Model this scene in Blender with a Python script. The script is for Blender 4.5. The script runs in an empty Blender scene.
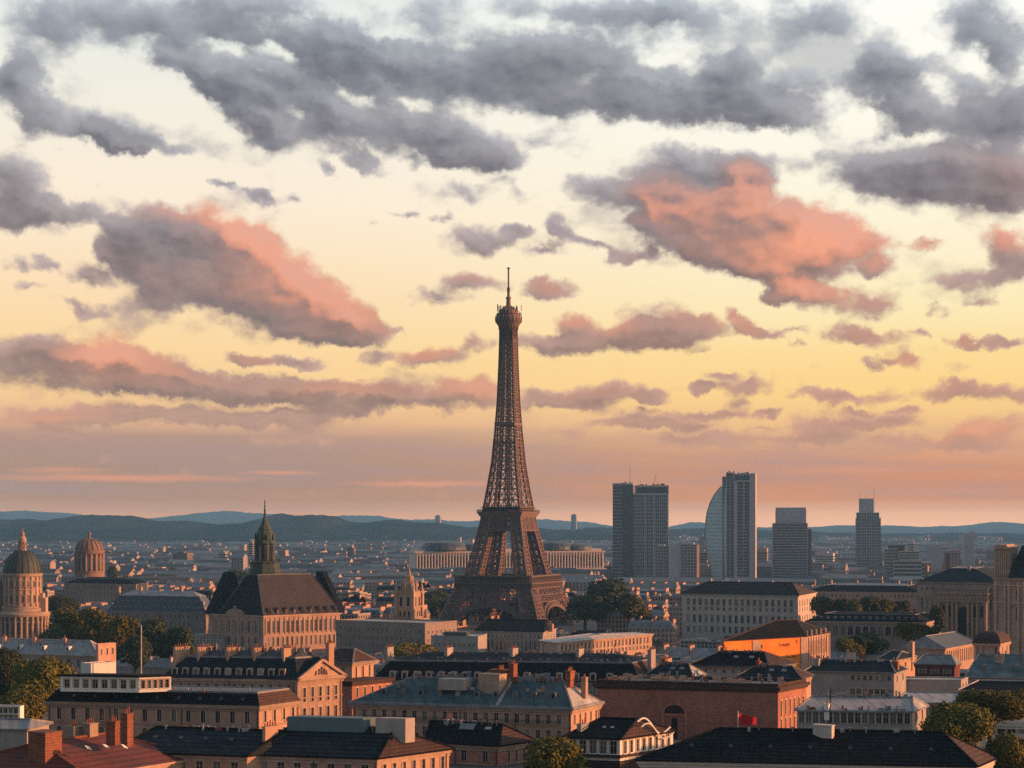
import bpy, bmesh, math, random
from mathutils import Vector, Matrix
R = math.radians
PI = math.pi
S = bpy.context.scene
COL = S.collection
random.seed(7)

# ------------------------------------------------------------------ camera
FPX = 1706.7          # focal length in pixels (60 mm on 36 mm)
HZ = 525.0            # picture row of the horizon
CAMZ = 93.0
cam_data = bpy.data.cameras.new('camera')
cam_data.lens = 60.0
cam_data.sensor_width = 36.0
cam_data.sensor_fit = 'HORIZONTAL'
cam_data.shift_y = (HZ - 384.0) / 1024.0
cam_data.clip_start = 1.0
cam_data.clip_end = 90000.0
cam = bpy.data.objects.new('camera', cam_data)
COL.objects.link(cam)
cam.location = (0, 0, CAMZ)
cam.rotation_euler = (R(90), 0, 0)
S.camera = cam

# ------------------------------------------------------------------ render settings
S.view_settings.view_transform = 'Standard'
S.view_settings.look = 'None'
S.view_settings.exposure = 0.45
S.view_settings.gamma = 1.0
S.view_settings.use_curve_mapping = False
S.cycles.use_denoising = False
S.cycles.use_adaptive_sampling = True
S.cycles.adaptive_threshold = 0.006
S.cycles.max_bounces = 5
S.cycles.diffuse_bounces = 3
S.cycles.glossy_bounces = 2
S.cycles.transparent_max_bounces = 8
S.cycles.volume_bounces = 1
S.cycles.caustics_reflective = False
S.cycles.caustics_refractive = False
try:
    S.cycles.denoiser = 'OPENIMAGEDENOISE'
    S.cycles.denoising_input_passes = 'RGB_ALBEDO_NORMAL'
except Exception:
    pass

def lin(c):
    c = c / 255.0
    return c / 12.92 if c <= 0.04045 else ((c + 0.055) / 1.055) ** 2.4
def srgb(r, g, b, a=1.0):
    return (lin(r), lin(g), lin(b), a)

# ------------------------------------------------------------------ sun
SUN_EL = 8.5
SUN_AZ = 92.0          # clockwise from the view direction (+Y): the sun stands to the right
sd = bpy.data.lights.new('sun', 'SUN')
sd.energy = 5.0
sd.angle = R(0.6)
sd.color = (1.0, 0.39, 0.15)
sun = bpy.data.objects.new('sun', sd)
COL.objects.link(sun)
to_sun = Vector((math.sin(R(SUN_AZ)) * math.cos(R(SUN_EL)), math.cos(R(SUN_AZ)) * math.cos(R(SUN_EL)), math.sin(R(SUN_EL))))
sun.rotation_euler = to_sun.to_track_quat('Z', 'Y').to_euler()
sun.location = (300, 0, 400)

# ------------------------------------------------------------------ node helper
class NT:
    def __init__(self, tree):
        self.t = tree
    def new(self, typ, **kw):
        n = self.t.nodes.new(typ)
        for k, v in kw.items():
            setattr(n, k, v)
        return n
    def link(self, a, b):
        self.t.links.new(a, b)
    def put(self, sock, v):
        if hasattr(v, 'is_output'):
            self.t.links.new(v, sock)
        elif v is not None:
            sock.default_value = v
    def math(self, op, a, b=None, c=None, clamp=False):
        n = self.new('ShaderNodeMath', operation=op, use_clamp=clamp)
        self.put(n.inputs[0], a)
        if b is not None: self.put(n.inputs[1], b)
        if c is not None: self.put(n.inputs[2], c)
        return n.outputs[0]
    def vmath(self, op, a, b=None, scale=None):
        n = self.new('ShaderNodeVectorMath', operation=op)
        self.put(n.inputs[0], a)
        if b is not None: self.put(n.inputs[1], b)
        if scale is not None: self.put(n.inputs['Scale'], scale)
        return n.outputs['Value'] if op in ('LENGTH', 'DOT_PRODUCT', 'DISTANCE') else n.outputs[0]
    def comb(self, x, y, z):
        n = self.new('ShaderNodeCombineXYZ')
        for i, v in enumerate((x, y, z)): self.put(n.inputs[i], v)
        return n.outputs[0]
    def sep(self, v):
        n = self.new('ShaderNodeSeparateXYZ')
        self.link(v, n.inputs[0])
        return n.outputs
    def noise(self, vec, scale, detail=4, rough=0.55, dist=0.0, color=False, lac=2.0):
        n = self.new('ShaderNodeTexNoise')
        self.put(n.inputs['Vector'], vec)
        n.inputs['Scale'].default_value = scale
        n.inputs['Detail'].default_value = detail
        n.inputs['Roughness'].default_value = rough
        n.inputs['Lacunarity'].default_value = lac
        n.inputs['Distortion'].default_value = dist
        return n.outputs['Color'] if color else n.outputs['Fac']
    def range(self, v, a, b, c=0.0, d=1.0, smooth=False):
        n = self.new('ShaderNodeMapRange')
        n.interpolation_type = 'SMOOTHSTEP' if smooth else 'LINEAR'
        self.put(n.inputs[0], v)
        for i, x in enumerate((a, b, c, d)): self.put(n.inputs[i + 1], x)
        return n.outputs[0]
    def mix(self, fac, a, b, blend='MIX'):
        n = self.new('ShaderNodeMix', data_type='RGBA', blend_type=blend)
        self.put(n.inputs[0], fac)
        self.put(n.inputs[6], a)
        self.put(n.inputs[7], b)
        return n.outputs[2]
    def ramp(self, v, stops, interp='LINEAR'):
        n = self.new('ShaderNodeValToRGB')
        cr = n.color_ramp
        cr.interpolation = interp
        while len(cr.elements) < len(stops): cr.elements.new(0.5)
        for e, (p, c) in zip(cr.elements, stops):
            e.position = p; e.color = c
        self.put(n.inputs[0], v)
        return n.outputs[0]

# ------------------------------------------------------------------ world: dusk sky with clouds, all laid out by sky direction
W = bpy.data.worlds.new('World')
S.world = W
W.use_nodes = True
nt = W.node_tree
nt.nodes.clear()
N = NT(nt)
out = N.new('ShaderNodeOutputWorld')
bg = N.new('ShaderNodeBackground')
bg.inputs['Strength'].default_value = 0.1
N.link(bg.outputs[0], out.inputs[0])
gen = N.new('ShaderNodeTexCoord').outputs['Generated']
dx, dy, dz = N.sep(gen)
az = N.math('ARCTAN2', dx, dy)
el = N.math('ARCSINE', dz)
su = N.math('MULTIPLY', az, FPX)          # azimuth and elevation, scaled so one unit is about 1/1700 rad
sv = N.math('MULTIPLY', el, FPX)
P0 = N.comb(su, sv, 0.0)

def skypos(px, py):
    a = math.atan((px - 512) / FPX)
    e = math.atan((HZ - py) / math.hypot(FPX, px - 512))
    return a * FPX, e * FPX

def blob_group(name, blobs):
    g = bpy.data.node_groups.new(name, 'ShaderNodeTree')
    g.interface.new_socket('Vector', in_out='INPUT', socket_type='NodeSocketVector')
    g.interface.new_socket('Value', in_out='OUTPUT', socket_type='NodeSocketFloat')
    G = NT(g)
    gi = G.new('NodeGroupInput'); go = G.new('NodeGroupOutput')
    acc = None
    for b in blobs:
        px, py, rx, ry, rot, w = b
        x, y = skypos(px, py)
        m = G.new('ShaderNodeMapping', vector_type='TEXTURE')
        m.inputs['Location'].default_value = (x, y, 0)
        m.inputs['Rotation'].default_value = (0, 0, R(-rot))
        m.inputs['Scale'].default_value = (rx * 1.5, ry * 1.5, 1)
        G.link(gi.outputs[0], m.inputs[0])
        t = G.new('ShaderNodeTexGradient', gradient_type='SPHERICAL')
        G.link(m.outputs[0], t.inputs[0])
        acc = G.math('MULTIPLY', t.outputs['Fac'], w) if acc is None else G.math('MULTIPLY_ADD', t.outputs['Fac'], w, acc)
    G.link(acc, go.inputs[0])
    return g

CLOUDS = [
 (28,18,50.88,26.4,20,0.8),(25,68,27.56,17.6,45,1.22),(10,88,25.44,22,30,1.28),(40,115,19.08,15.4,45,1.35),(98,128,42.4,16.5,12,1.5),(125,138,47.7,9.9,10,1),(165,147,33.92,7.7,8,0.9),
 (60,30,53,19.8,20,0.7),(95,10,63.6,15.4,10,0.7),(285,54,26,10,22,-1.3),(345,90,30,9,25,-1.1),(410,100,22,8,30,-0.7),(230,48,22,10,10,-0.9),(275,108,20,7,25,-0.8),(395,30,30,9,10,-0.9),(640,62,18,10,0,-0.6),(545,30,40,10,0,-0.4),(470,196,27.56,8.8,20,1.08),(520,200,16.96,6.6,0,0.81),(410,160,10.6,6.6,0,0.81),(655,12,63.6,11,0,0.6),(770,50,42.4,11,0,0.5),(905,60,63.6,13.2,10,0.6),(150,22,63.6,19.8,10,0.9),(165,64,29.68,15.4,0,1),(205,72,63.6,18.7,22,1.2),(240,102,48.76,24.2,40,1.2),
 (225,20,74.2,28.6,22,1.1),(300,35,84.8,28.6,18,1.3),(350,58,84.8,26.4,22,1.2),(300,86,65.72,19.8,15,1.2),(262,120,48.76,22,10,0.9),(335,128,84.8,22,12,1),(400,118,95.4,26.4,18,1.1),(455,140,63.6,16.5,18,0.9),
 (480,10,84.8,22,5,1),(460,60,95.4,30.8,10,1.3),(560,82,127.2,33,5,1.5),(600,45,84.8,41.8,10,1),(660,98,95.4,22,12,1.2),(740,92,65.72,26.4,8,1.5),(800,115,63.6,16.5,14,1.2),(728,62,25.44,17.6,0,1.08),
 (690,18,127.2,19.8,0,0.7),(815,18,58.3,17.6,-5,1),(880,40,42.4,19.8,40,0.6),(840,76,50.88,15.4,0,0.8),(985,18,44.52,28.6,20,1.4),(1012,50,21.2,15.4,30,1.08),
 (888,92,31.8,26.4,35,1.3),(915,125,42.4,24.2,35,1),(965,110,58.3,26.4,0,1),(1015,105,42.4,28.6,0,1.1),(895,168,72.08,19.8,5,1.7),(960,188,84.8,26.4,5,1.5),(1010,160,63.6,37.4,0,1.1),(930,70,53,13.2,10,0.5),
 (690,158,65.72,14.3,3,1.5),(620,186,55.12,16.5,-5,1.3),(760,165,42.4,15.4,5,0.8),(660,200,31.8,22,0,0.8),
 (485,166,31.8,19.8,0,1.2),(445,158,16.96,11,0,1.22),(360,159,21.2,8.8,20,1.35),(240,190,29.68,8.8,15,0.8),(295,200,11.66,7.7,0,1.08),(510,190,21.2,6.6,10,0.81),(530,140,26.5,8.8,0,0.68),
 (15,190,27.56,30.8,45,1.89),(15,210,42.4,19.8,10,1),(72,208,36.04,11,3,1.3),(18,262,15.9,8.8,0,1.08),(78,303,23.32,7.7,15,1.35),(85,273,21.2,12.1,20,1.49),
 (480,237,36.04,14.3,0,1.4),(385,222,14.84,4.4,0,0.81),(553,228,16.96,9.9,20,1.35),(575,243,21.2,7.7,15,1.22),(622,250,11.66,6.6,0,1.22),
 (150,250,53,39.6,10,1.5),(205,250,69.96,41.8,10,1.6),(265,275,59.36,33,25,1.4),(318,305,55.12,26.4,18,1.4),(300,326,69.96,14.3,3,1.3),(355,327,38.16,11,12,1.1),(150,305,38.16,13.2,0,0.6),(235,298,74.2,17.6,5,1),
 (472,277,33.92,11,2,1.4),(436,295,19.08,9.9,0,1.08),(550,288,23.32,11,0,1.62),
 (690,212,55.12,33,5,1.3),(755,222,74.2,39.6,15,1.5),(690,245,48.76,24.2,20,1.2),(800,245,59.36,35.2,12,1.3),(742,190,31.8,19.8,-10,1.1),(880,245,48.76,22,8,0.8),(800,294,33.92,14.3,15,1.3),(868,301,38.16,13.2,5,1.3),(772,298,14.84,8.8,0,1.35),(932,246,19.08,7.7,0,1.08),(740,265,63.6,17.6,20,0.9),
 (1000,240,42.4,16.5,15,1.1),(1012,268,29.68,19.8,0,1.2),(965,282,25.44,8.8,0,1.22),(880,268,19.08,8.8,0,1.08),
 (620,336,95.4,14.3,-3,1.4),(555,344,40.28,9.9,0,1.2),(675,324,50.88,18.7,6,1.5),(570,320,23.32,9.9,0,1.35),(742,325,21.2,9.9,40,1.62),(770,338,19.08,5.5,0,1.35),
 (862,333,36.04,9.9,4,1.5),(905,357,21.2,8.8,20,1.62),(880,356,10.6,5.5,0,1.08),(965,338,16.96,7.7,0,1.62),(1008,340,27.56,5.5,-3,1.76),(800,333,10.6,4.4,0,1.08),
 (428,356,33.92,9.9,3,1.5),(375,356,14.84,8.8,0,1.49),(468,345,10.6,9.9,0,1.22),(488,350,10.6,8.8,0,0.94),
 (272,360,42.4,7.7,5,1.4),(240,356,19.08,9.9,0,1.08),(310,363,23.32,5.5,0,1.35),
 (30,365,65.72,24.2,5,1.5),(100,360,63.6,26.4,8,1.4),(150,372,53,19.8,10,1.2),(190,386,84.8,13.2,4,1.3),(275,386,84.8,12.1,3,1.3),(335,398,48.76,13.2,6,1.1),(400,400,48.76,11,0,0.8),(468,393,42.4,14.3,-3,1.4),(140,413,106,9.9,0,1.3),(290,420,74.2,9.9,0,1),(40,420,42.4,9.9,0,0.6),(388,388,12.72,8.8,0,1.08),
 (598,393,67.84,9.9,-2,1.5),(545,400,38.16,7.7,0,1),(652,396,16.96,6.6,0,1.35),(740,386,36.04,11,-3,1.4),(706,390,10.6,5.5,0,1.35),(836,398,44.52,6.6,2,1.6),(962,391,69.96,9.9,2,1.6),(660,420,63.6,8.8,0,1.3),(715,414,38.16,5.5,5,1.1),(768,416,16.96,4.4,0,1.76),(620,422,38.16,7.7,0,0.8),(872,424,53,9.9,-4,1.1),(975,432,55.12,15.4,-8,1.2),(930,445,116.6,7.7,0,1),(560,432,69.96,11,0,0.7),(690,441,69.96,7.7,0,1),(790,442,63.6,6.6,0,0.9),(825,430,38.16,11,0,0.9),(735,405,10.6,5.5,0,1.08),
 ]
LIT = [(470,386,50,14,0,0.5),(350,392,60,12,0,0.34),(60,352,40,10,0,0.25),(200,380,60,10,0,0.29),(590,392,50,7,0,0.25),(960,386,50,7,0,0.25),(980,430,60,12,0,0.42),(30,420,60,8,0,0.42),
 (190,208,48.8,11.25,5,0.76),(245,232,48.8,17.5,35,1.09),(270,250,61,17.5,30,0.67),(295,275,85.4,37.5,22,0.84),(235,285,85.4,22.5,0,0.55),(330,300,61,27.5,20,0.5),(345,310,36.6,17.5,30,0.42),(120,268,48.8,25,0,0.17),
 (650,195,26.84,25,-10,0.84),(665,210,39.04,30,0,0.5),(742,182,29.28,21.25,0,0.92),(785,205,67.1,25,20,0.84),(805,240,43.92,37.5,10,1.01),(780,262,61,30,15,0.67),(720,205,53.68,25,0,0.76),(850,230,53.68,27.5,10,0.84),(885,250,61,27.5,8,0.76),(700,235,73.2,30,0,0.34),(870,300,56.12,17.5,5,0.46),(800,290,43.92,20,0,0.5),(740,258,61,22.5,10,0.34),
 (1005,230,56.12,17.5,10,1.01),(975,240,36.6,17.5,0,0.67),(566,314,31.72,12.5,0,1.01),(606,316,31.72,13.75,0,0.76),(700,312,36.6,15,15,0.76),(640,330,109.8,20,0,0.25),(434,350,39.04,12.5,0,1.01),
 (95,346,29.28,20,0,1.09),(140,354,34.16,25,20,1.09),(110,375,85.4,22.5,0,0.42),(478,386,41.48,17.5,0,0.76),(330,390,73.2,15,0,0.29),(905,357,29.28,12.5,15,0.67),(965,336,24.4,10,0,0.59),(472,272,41.48,11.25,0,0.5),(550,285,26.84,12.5,0,0.59),(932,248,36.6,17.5,0,0.5),(865,330,43.92,12.5,0,0.42),(985,424,65.88,17.5,-8,0.5),(740,325,29.28,15,30,0.67),(250,356,31.72,10,0,0.5),(60,410,61,12.5,0,0.42),(1010,178,61,25,20,0.34),(560,60,73.2,37.5,0,0.13),
]
EXTRA = [(600,30,60,16,5,-.5),(440,44,40,9,15,-.5),(520,22,50,9,8,-.45),(690,70,30,10,10,-.5),(820,60,40,9,0,-.5),(930,140,24,8,0,-.4),(380,68,26,8,25,-.5),(300,112,20,7,20,-.4),(720,140,30,6,0,-.3),(860,120,26,10,0,-.5),(60,355,60,14,8,.5),(230,392,90,10,3,.5),(340,395,60,14,6,.6),(400,395,40,10,0,.5),(470,390,36,12,0,.5),(200,415,120,8,0,.6),(330,170,14,6,10,1.2),(215,182,14,5,10,1.2),(262,196,16,5,15,1.2),(410,214,12,4,0,1.1),(440,215,10,4,0,1.0),(520,232,14,6,10,1.2),(600,246,16,6,15,1.3),(640,255,12,6,0,1.2),(45,262,12,6,20,1.1),(30,285,16,5,0,1.0),(110,250,14,8,0,1.0),(345,342,14,5,0,1.0),(405,330,12,4,0,.9),(700,350,14,4,0,.9),(720,375,12,4,0,1.0),(800,345,12,4,0,.9),(920,330,12,4,10,1.0),(985,300,20,6,0,1.1),(940,310,12,4,0,.9),(870,362,12,4,20,1.0),(500,405,20,6,0,1.0),(430,410,26,7,0,1.0),(350,412,26,7,0,1.0),(590,408,22,5,0,1.0),(640,408,18,4,0,1.0),(690,428,22,4,0,1.0),(760,430,22,5,0,1.0),(850,412,20,4,0,1.0),(900,410,16,4,0,1.0),(300,440,40,7,0,.9),(60,432,40,6,0,.8),(130,430,30,5,0,.8),(545,250,14,5,0,1.0),(330,120,20,8,0,.4)]
CLOUDS += EXTRA
VEIL = [(40,25,80,34,10,1.0),(110,12,60,20,0,.8),(420,22,70,26,10,.9),(330,95,60,24,20,.7),(700,30,170,40,0,1.0),(835,62,90,36,10,1.0),(975,90,60,30,0,.8),(480,190,60,26,10,.8),(600,215,60,26,0,.8),(560,140,50,16,0,.6),(60,100,60,36,20,.6),(140,136,70,16,8,.8),(260,140,60,30,10,.6),(560,245,60,16,0,.6),(100,215,40,24,0,.6),(160,320,60,16,0,.6),(360,330,60,18,10,.6),(900,255,70,24,0,.8),(980,290,60,20,0,.8),(640,240,40,24,0,.6),(450,285,40,16,0,.5),(420,385,90,14,0,.7),(560,420,80,16,0,.6),(830,420,80,14,0,.6)]
gV = blob_group('cloud_veil', VEIL)
gC = blob_group('cloud_cover', CLOUDS)
gL = blob_group('cloud_glow', LIT)
def use(g, vec):
    n = N.new('ShaderNodeGroup'); n.node_tree = g
    N.link(vec, n.inputs[0])
    return n.outputs[0]

# ragged edges: two sizes of warp, then wisp noise on top
wa = N.vmath('SUBTRACT', N.noise(P0, 0.012, 2, 0.5, color=True), (0.5, 0.5, 0.5))
wb = N.vmath('SUBTRACT', N.noise(P0, 0.042, 4, 0.62, color=True), (0.5, 0.5, 0.5))
warp = N.vmath('ADD', N.vmath('MULTIPLY', wa, (50, 24, 0)), N.vmath('MULTIPLY', wb, (34, 26, 0)))
P1 = N.vmath('ADD', P0, warp)
stretch = N.vmath('MULTIPLY', P0, (0.66, 1.0, 1.0))
stretch2 = N.vmath('ADD', stretch, (6.0, 9.0, 0.0))
f0 = N.noise(stretch, 0.017, 8, 0.64)
f1 = N.noise(stretch2, 0.017, 4, 0.60)
SH = (8.0, 11.0, 0.0)                       # towards the sun across the sky
c0 = use(gC, P1)
c1 = use(gC, N.vmath('ADD', P1, SH))
# sky outside the photographed part gets loose cloud of its own
aaz = N.math('ABSOLUTE', az)
outside = N.math('MAXIMUM', N.range(aaz, 0.31, 0.42), N.range(el, 0.31, 0.42))
loose = N.math('MULTIPLY', outside, N.range(N.noise(gen, 2.6, 5, 0.55), 0.42, 0.62, 0.0, 1.0))
c0 = N.math('ADD', c0, loose)
c1 = N.math('ADD', c1, loose)
def heads(vec):                            # rounded billowing heads
    vo = N.new('ShaderNodeTexVoronoi', voronoi_dimensions='2D', feature='SMOOTH_F1')
    vo.inputs['Scale'].default_value = 0.030
    vo.inputs['Detail'].default_value = 2.0
    vo.inputs['Roughness'].default_value = 0.45
    vo.inputs['Smoothness'].default_value = 0.35
    N.link(vec, vo.inputs['Vector'])
    return N.math('SUBTRACT', 0.45, vo.outputs['Distance'])
P2 = N.vmath('ADD', N.vmath('MULTIPLY', P0, (0.8, 1.15, 1.0)), N.vmath('MULTIPLY', wb, (16, 12, 0)))
puff = heads(P2)
puff1 = heads(N.vmath('ADD', P2, (5.0, 7.0, 0.0)))
n0 = N.math('ADD', N.math('MULTIPLY', N.math('SUBTRACT', f0, 0.5), 2.0), N.math('MULTIPLY', puff, 0.50))
d0 = N.math('ADD', N.math('MINIMUM', c0, 1.25), n0)
alpha = N.range(d0, 0.10, 0.92, smooth=True)
thick = N.range(N.math('ADD', N.math('MINIMUM', c0, 1.45), N.math('ADD', N.math('MULTIPLY', N.math('SUBTRACT', f1, 0.5), 1.3), N.math('MULTIPLY', puff, 0.3))), 0.25, 1.65)
big = N.math('SUBTRACT', N.math('MINIMUM', c0, 1.6), N.math('MINIMUM', c1, 1.6))
small = N.math('ADD', N.math('MULTIPLY', N.math('SUBTRACT', f0, f1), 0.45), N.math('MULTIPLY', N.math('SUBTRACT', puff, puff1), 0.5))
relief = N.math('ADD', big, small)          # >0 on the side of a cloud that looks at the sun

tv = N.range(sv, 0.0, 560.0)                 # 0 at the horizon, 1 above the top of the photograph
HAZE_D = 0.000046      # density of the haze box built further down
HAZE_L = (0.215, 0.283, 0.365)      # the light that haze gives back, as it shows in the picture
def beyond_haze(py, c):
    """the sky's own colour, given the colour it has once seen through the haze"""
    e = max(math.atan((HZ - py) / FPX), 1e-4)
    T = math.exp(-HAZE_D * min(25500.0, 259.0 / math.sin(e)))
    return tuple(max(0.0, (lin(k) - (1 - T) * L) / T) for k, L in zip(c, HAZE_L)) + (1.0,)
def stops(lst):
    return [((HZ - py) / 560.0, beyond_haze(py, c)) for py, c in lst]
left = N.ramp(tv, stops([(525,(216,172,155)),(514,(203,161,145)),(500,(178,146,134)),(486,(174,145,133)),(470,(174,145,133)),(452,(176,148,135)),(438,(184,151,137)),(424,(226,180,145)),(395,(248,207,153)),(350,(252,216,162)),(300,(252,222,180)),(210,(252,236,213)),(120,(244,239,225)),(60,(235,237,229)),(0,(227,234,233))]))
right = N.ramp(tv, stops([(525,(240,190,166)),(514,(236,182,156)),(500,(212,152,127)),(486,(209,148,123)),(470,(208,151,125)),(452,(218,162,129)),(430,(241,193,140)),(395,(252,212,142)),(360,(253,219,152)),(318,(253,234,184)),(250,(254,242,210)),(150,(254,250,234)),(60,(255,254,244)),(0,(255,255,250))]))
side = N.range(su, -330.0, 420.0, smooth=True)
clear = N.mix(side, left, right)
# long soft streaks in the veil just above the horizon
st = N.noise(N.vmath('MULTIPLY', P0, (0.10, 1.0, 1.0)), 0.050, 4, 0.55)
stm = N.math('MULTIPLY', N.range(sv, 8.0, 40.0, smooth=True), N.range(sv, 75.0, 110.0, 1.0, 0.0, smooth=True))
clear = N.mix(N.math('MULTIPLY', stm, N.range(st, 0.42, 0.70, 0.0, 0.6)), clear, srgb(188, 150, 146))
clear = N.mix(N.math('MULTIPLY', stm, N.range(st, 0.40, 0.30, 0.0, 0.45)), clear, srgb(240, 172, 142))

STREAK = [(120,478,110,3.2,0,1.4),(430,484,64,2.8,0,1.6),(280,473,34,2,0,1.2),(60,470,40,3,0,.9),(640,486,60,2.5,0,.7),(860,470,70,3,0,.6),(940,492,60,3,0,.6)]
gS = blob_group('sky_streak', STREAK)
stk = N.math('MULTIPLY', use(gS, N.vmath('ADD', P0, N.vmath('MULTIPLY', wb, (30, 5, 0)))), 0.8, clamp=True)
clear = N.mix(N.math('MULTIPLY', stk, 0.75), clear, beyond_haze(480, (226, 160, 136)))

# cloud colours by height above the horizon
dark = N.ramp(tv, stops([(525,(180,146,136)),(450,(166,140,130)),(400,(130,114,112)),(340,(114,105,108)),(250,(104,100,108)),(150,(110,109,119)),(70,(104,108,121)),(0,(110,118,134))]))
pale = N.ramp(tv, stops([(525,(210,166,146)),(450,(208,166,148)),(400,(206,168,152)),(340,(200,170,160)),(250,(188,172,172)),(150,(188,186,190)),(0,(188,197,205))]))
glow = N.ramp(tv, stops([(525,(232,168,140)),(420,(240,168,138)),(340,(242,162,132)),(220,(248,166,134)),(120,(215,165,155)),(0,(180,165,165))]))
tone = N.math('ADD', N.math('MULTIPLY', thick, 0.85), N.range(relief, -0.7, 0.7, 0.34, -0.34))
tone = N.math('SUBTRACT', tone, N.math('MULTIPLY', puff, 0.10))
body = N.mix(N.range(tone, -0.05, 0.95), pale, dark)
body = N.mix(N.math('MULTIPLY', side, N.range(sv, 90.0, 330.0, 0.45, 0.0)), body, beyond_haze(400, (204, 148, 126)))
lit = use(gL, P1)
lit = N.math('MULTIPLY', lit, N.math('MULTIPLY', N.range(relief, -0.5, 0.6, 0.12, 1.5), N.range(f1, 0.36, 0.64, 0.62, 1.12)))
dull = N.mix(0.42, glow, dark)
glow = N.mix(N.range(relief, 0.05, 0.75, 0.0, 0.55), glow, N.mix(0.6, glow, pale))
cloud = N.mix(N.range(lit, 0.0, 1.0, 0.0, 0.85), body, dull)
cloud = N.mix(N.range(lit, 0.45, 1.75, 0.0, 1.0), cloud, glow)
veil = N.math('MULTIPLY', N.range(N.math('ADD', use(gV, P1), N.math('MULTIPLY', n0, 1.2)), 0.10, 1.0, smooth=True), 0.62)
clear = N.mix(veil, clear, N.mix(0.35, pale, dark))
painted = N.mix(N.math('MULTIPLY', alpha, N.range(sv, 0.0, 60.0, 0.35, 0.98)), clear, cloud)

sky = N.new('ShaderNodeTexSky', sky_type='NISHITA')
sky.sun_disc = False
sky.sun_elevation = R(SUN_EL)
sky.sun_rotation = R(SUN_AZ)
sky.air_density = 1.0
sky.dust_density = 1.5
# the half of the sky behind the camera and overhead is the plain blue dusk sky; the sunset side in front is the clouded one
behind = N.math('MAXIMUM', N.range(dy, 0.55, -0.25, smooth=True), N.range(el, 0.45, 0.95, smooth=True))
scaled = N.vmath('SCALE', painted, scale=7.32)
dim = N.vmath('SCALE', sky.outputs[0], scale=1.15)
final = N.mix(N.math('MULTIPLY', behind, 0.92), scaled, dim)
below = N.range(dz, -0.02, 0.0)
final = N.mix(below, N.vmath('SCALE', final, scale=0.35), final)
N.link(final, bg.inputs['Color'])
W.cycles.sampling_method = 'MANUAL'
W.cycles.sample_map_resolution = 1024
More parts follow.
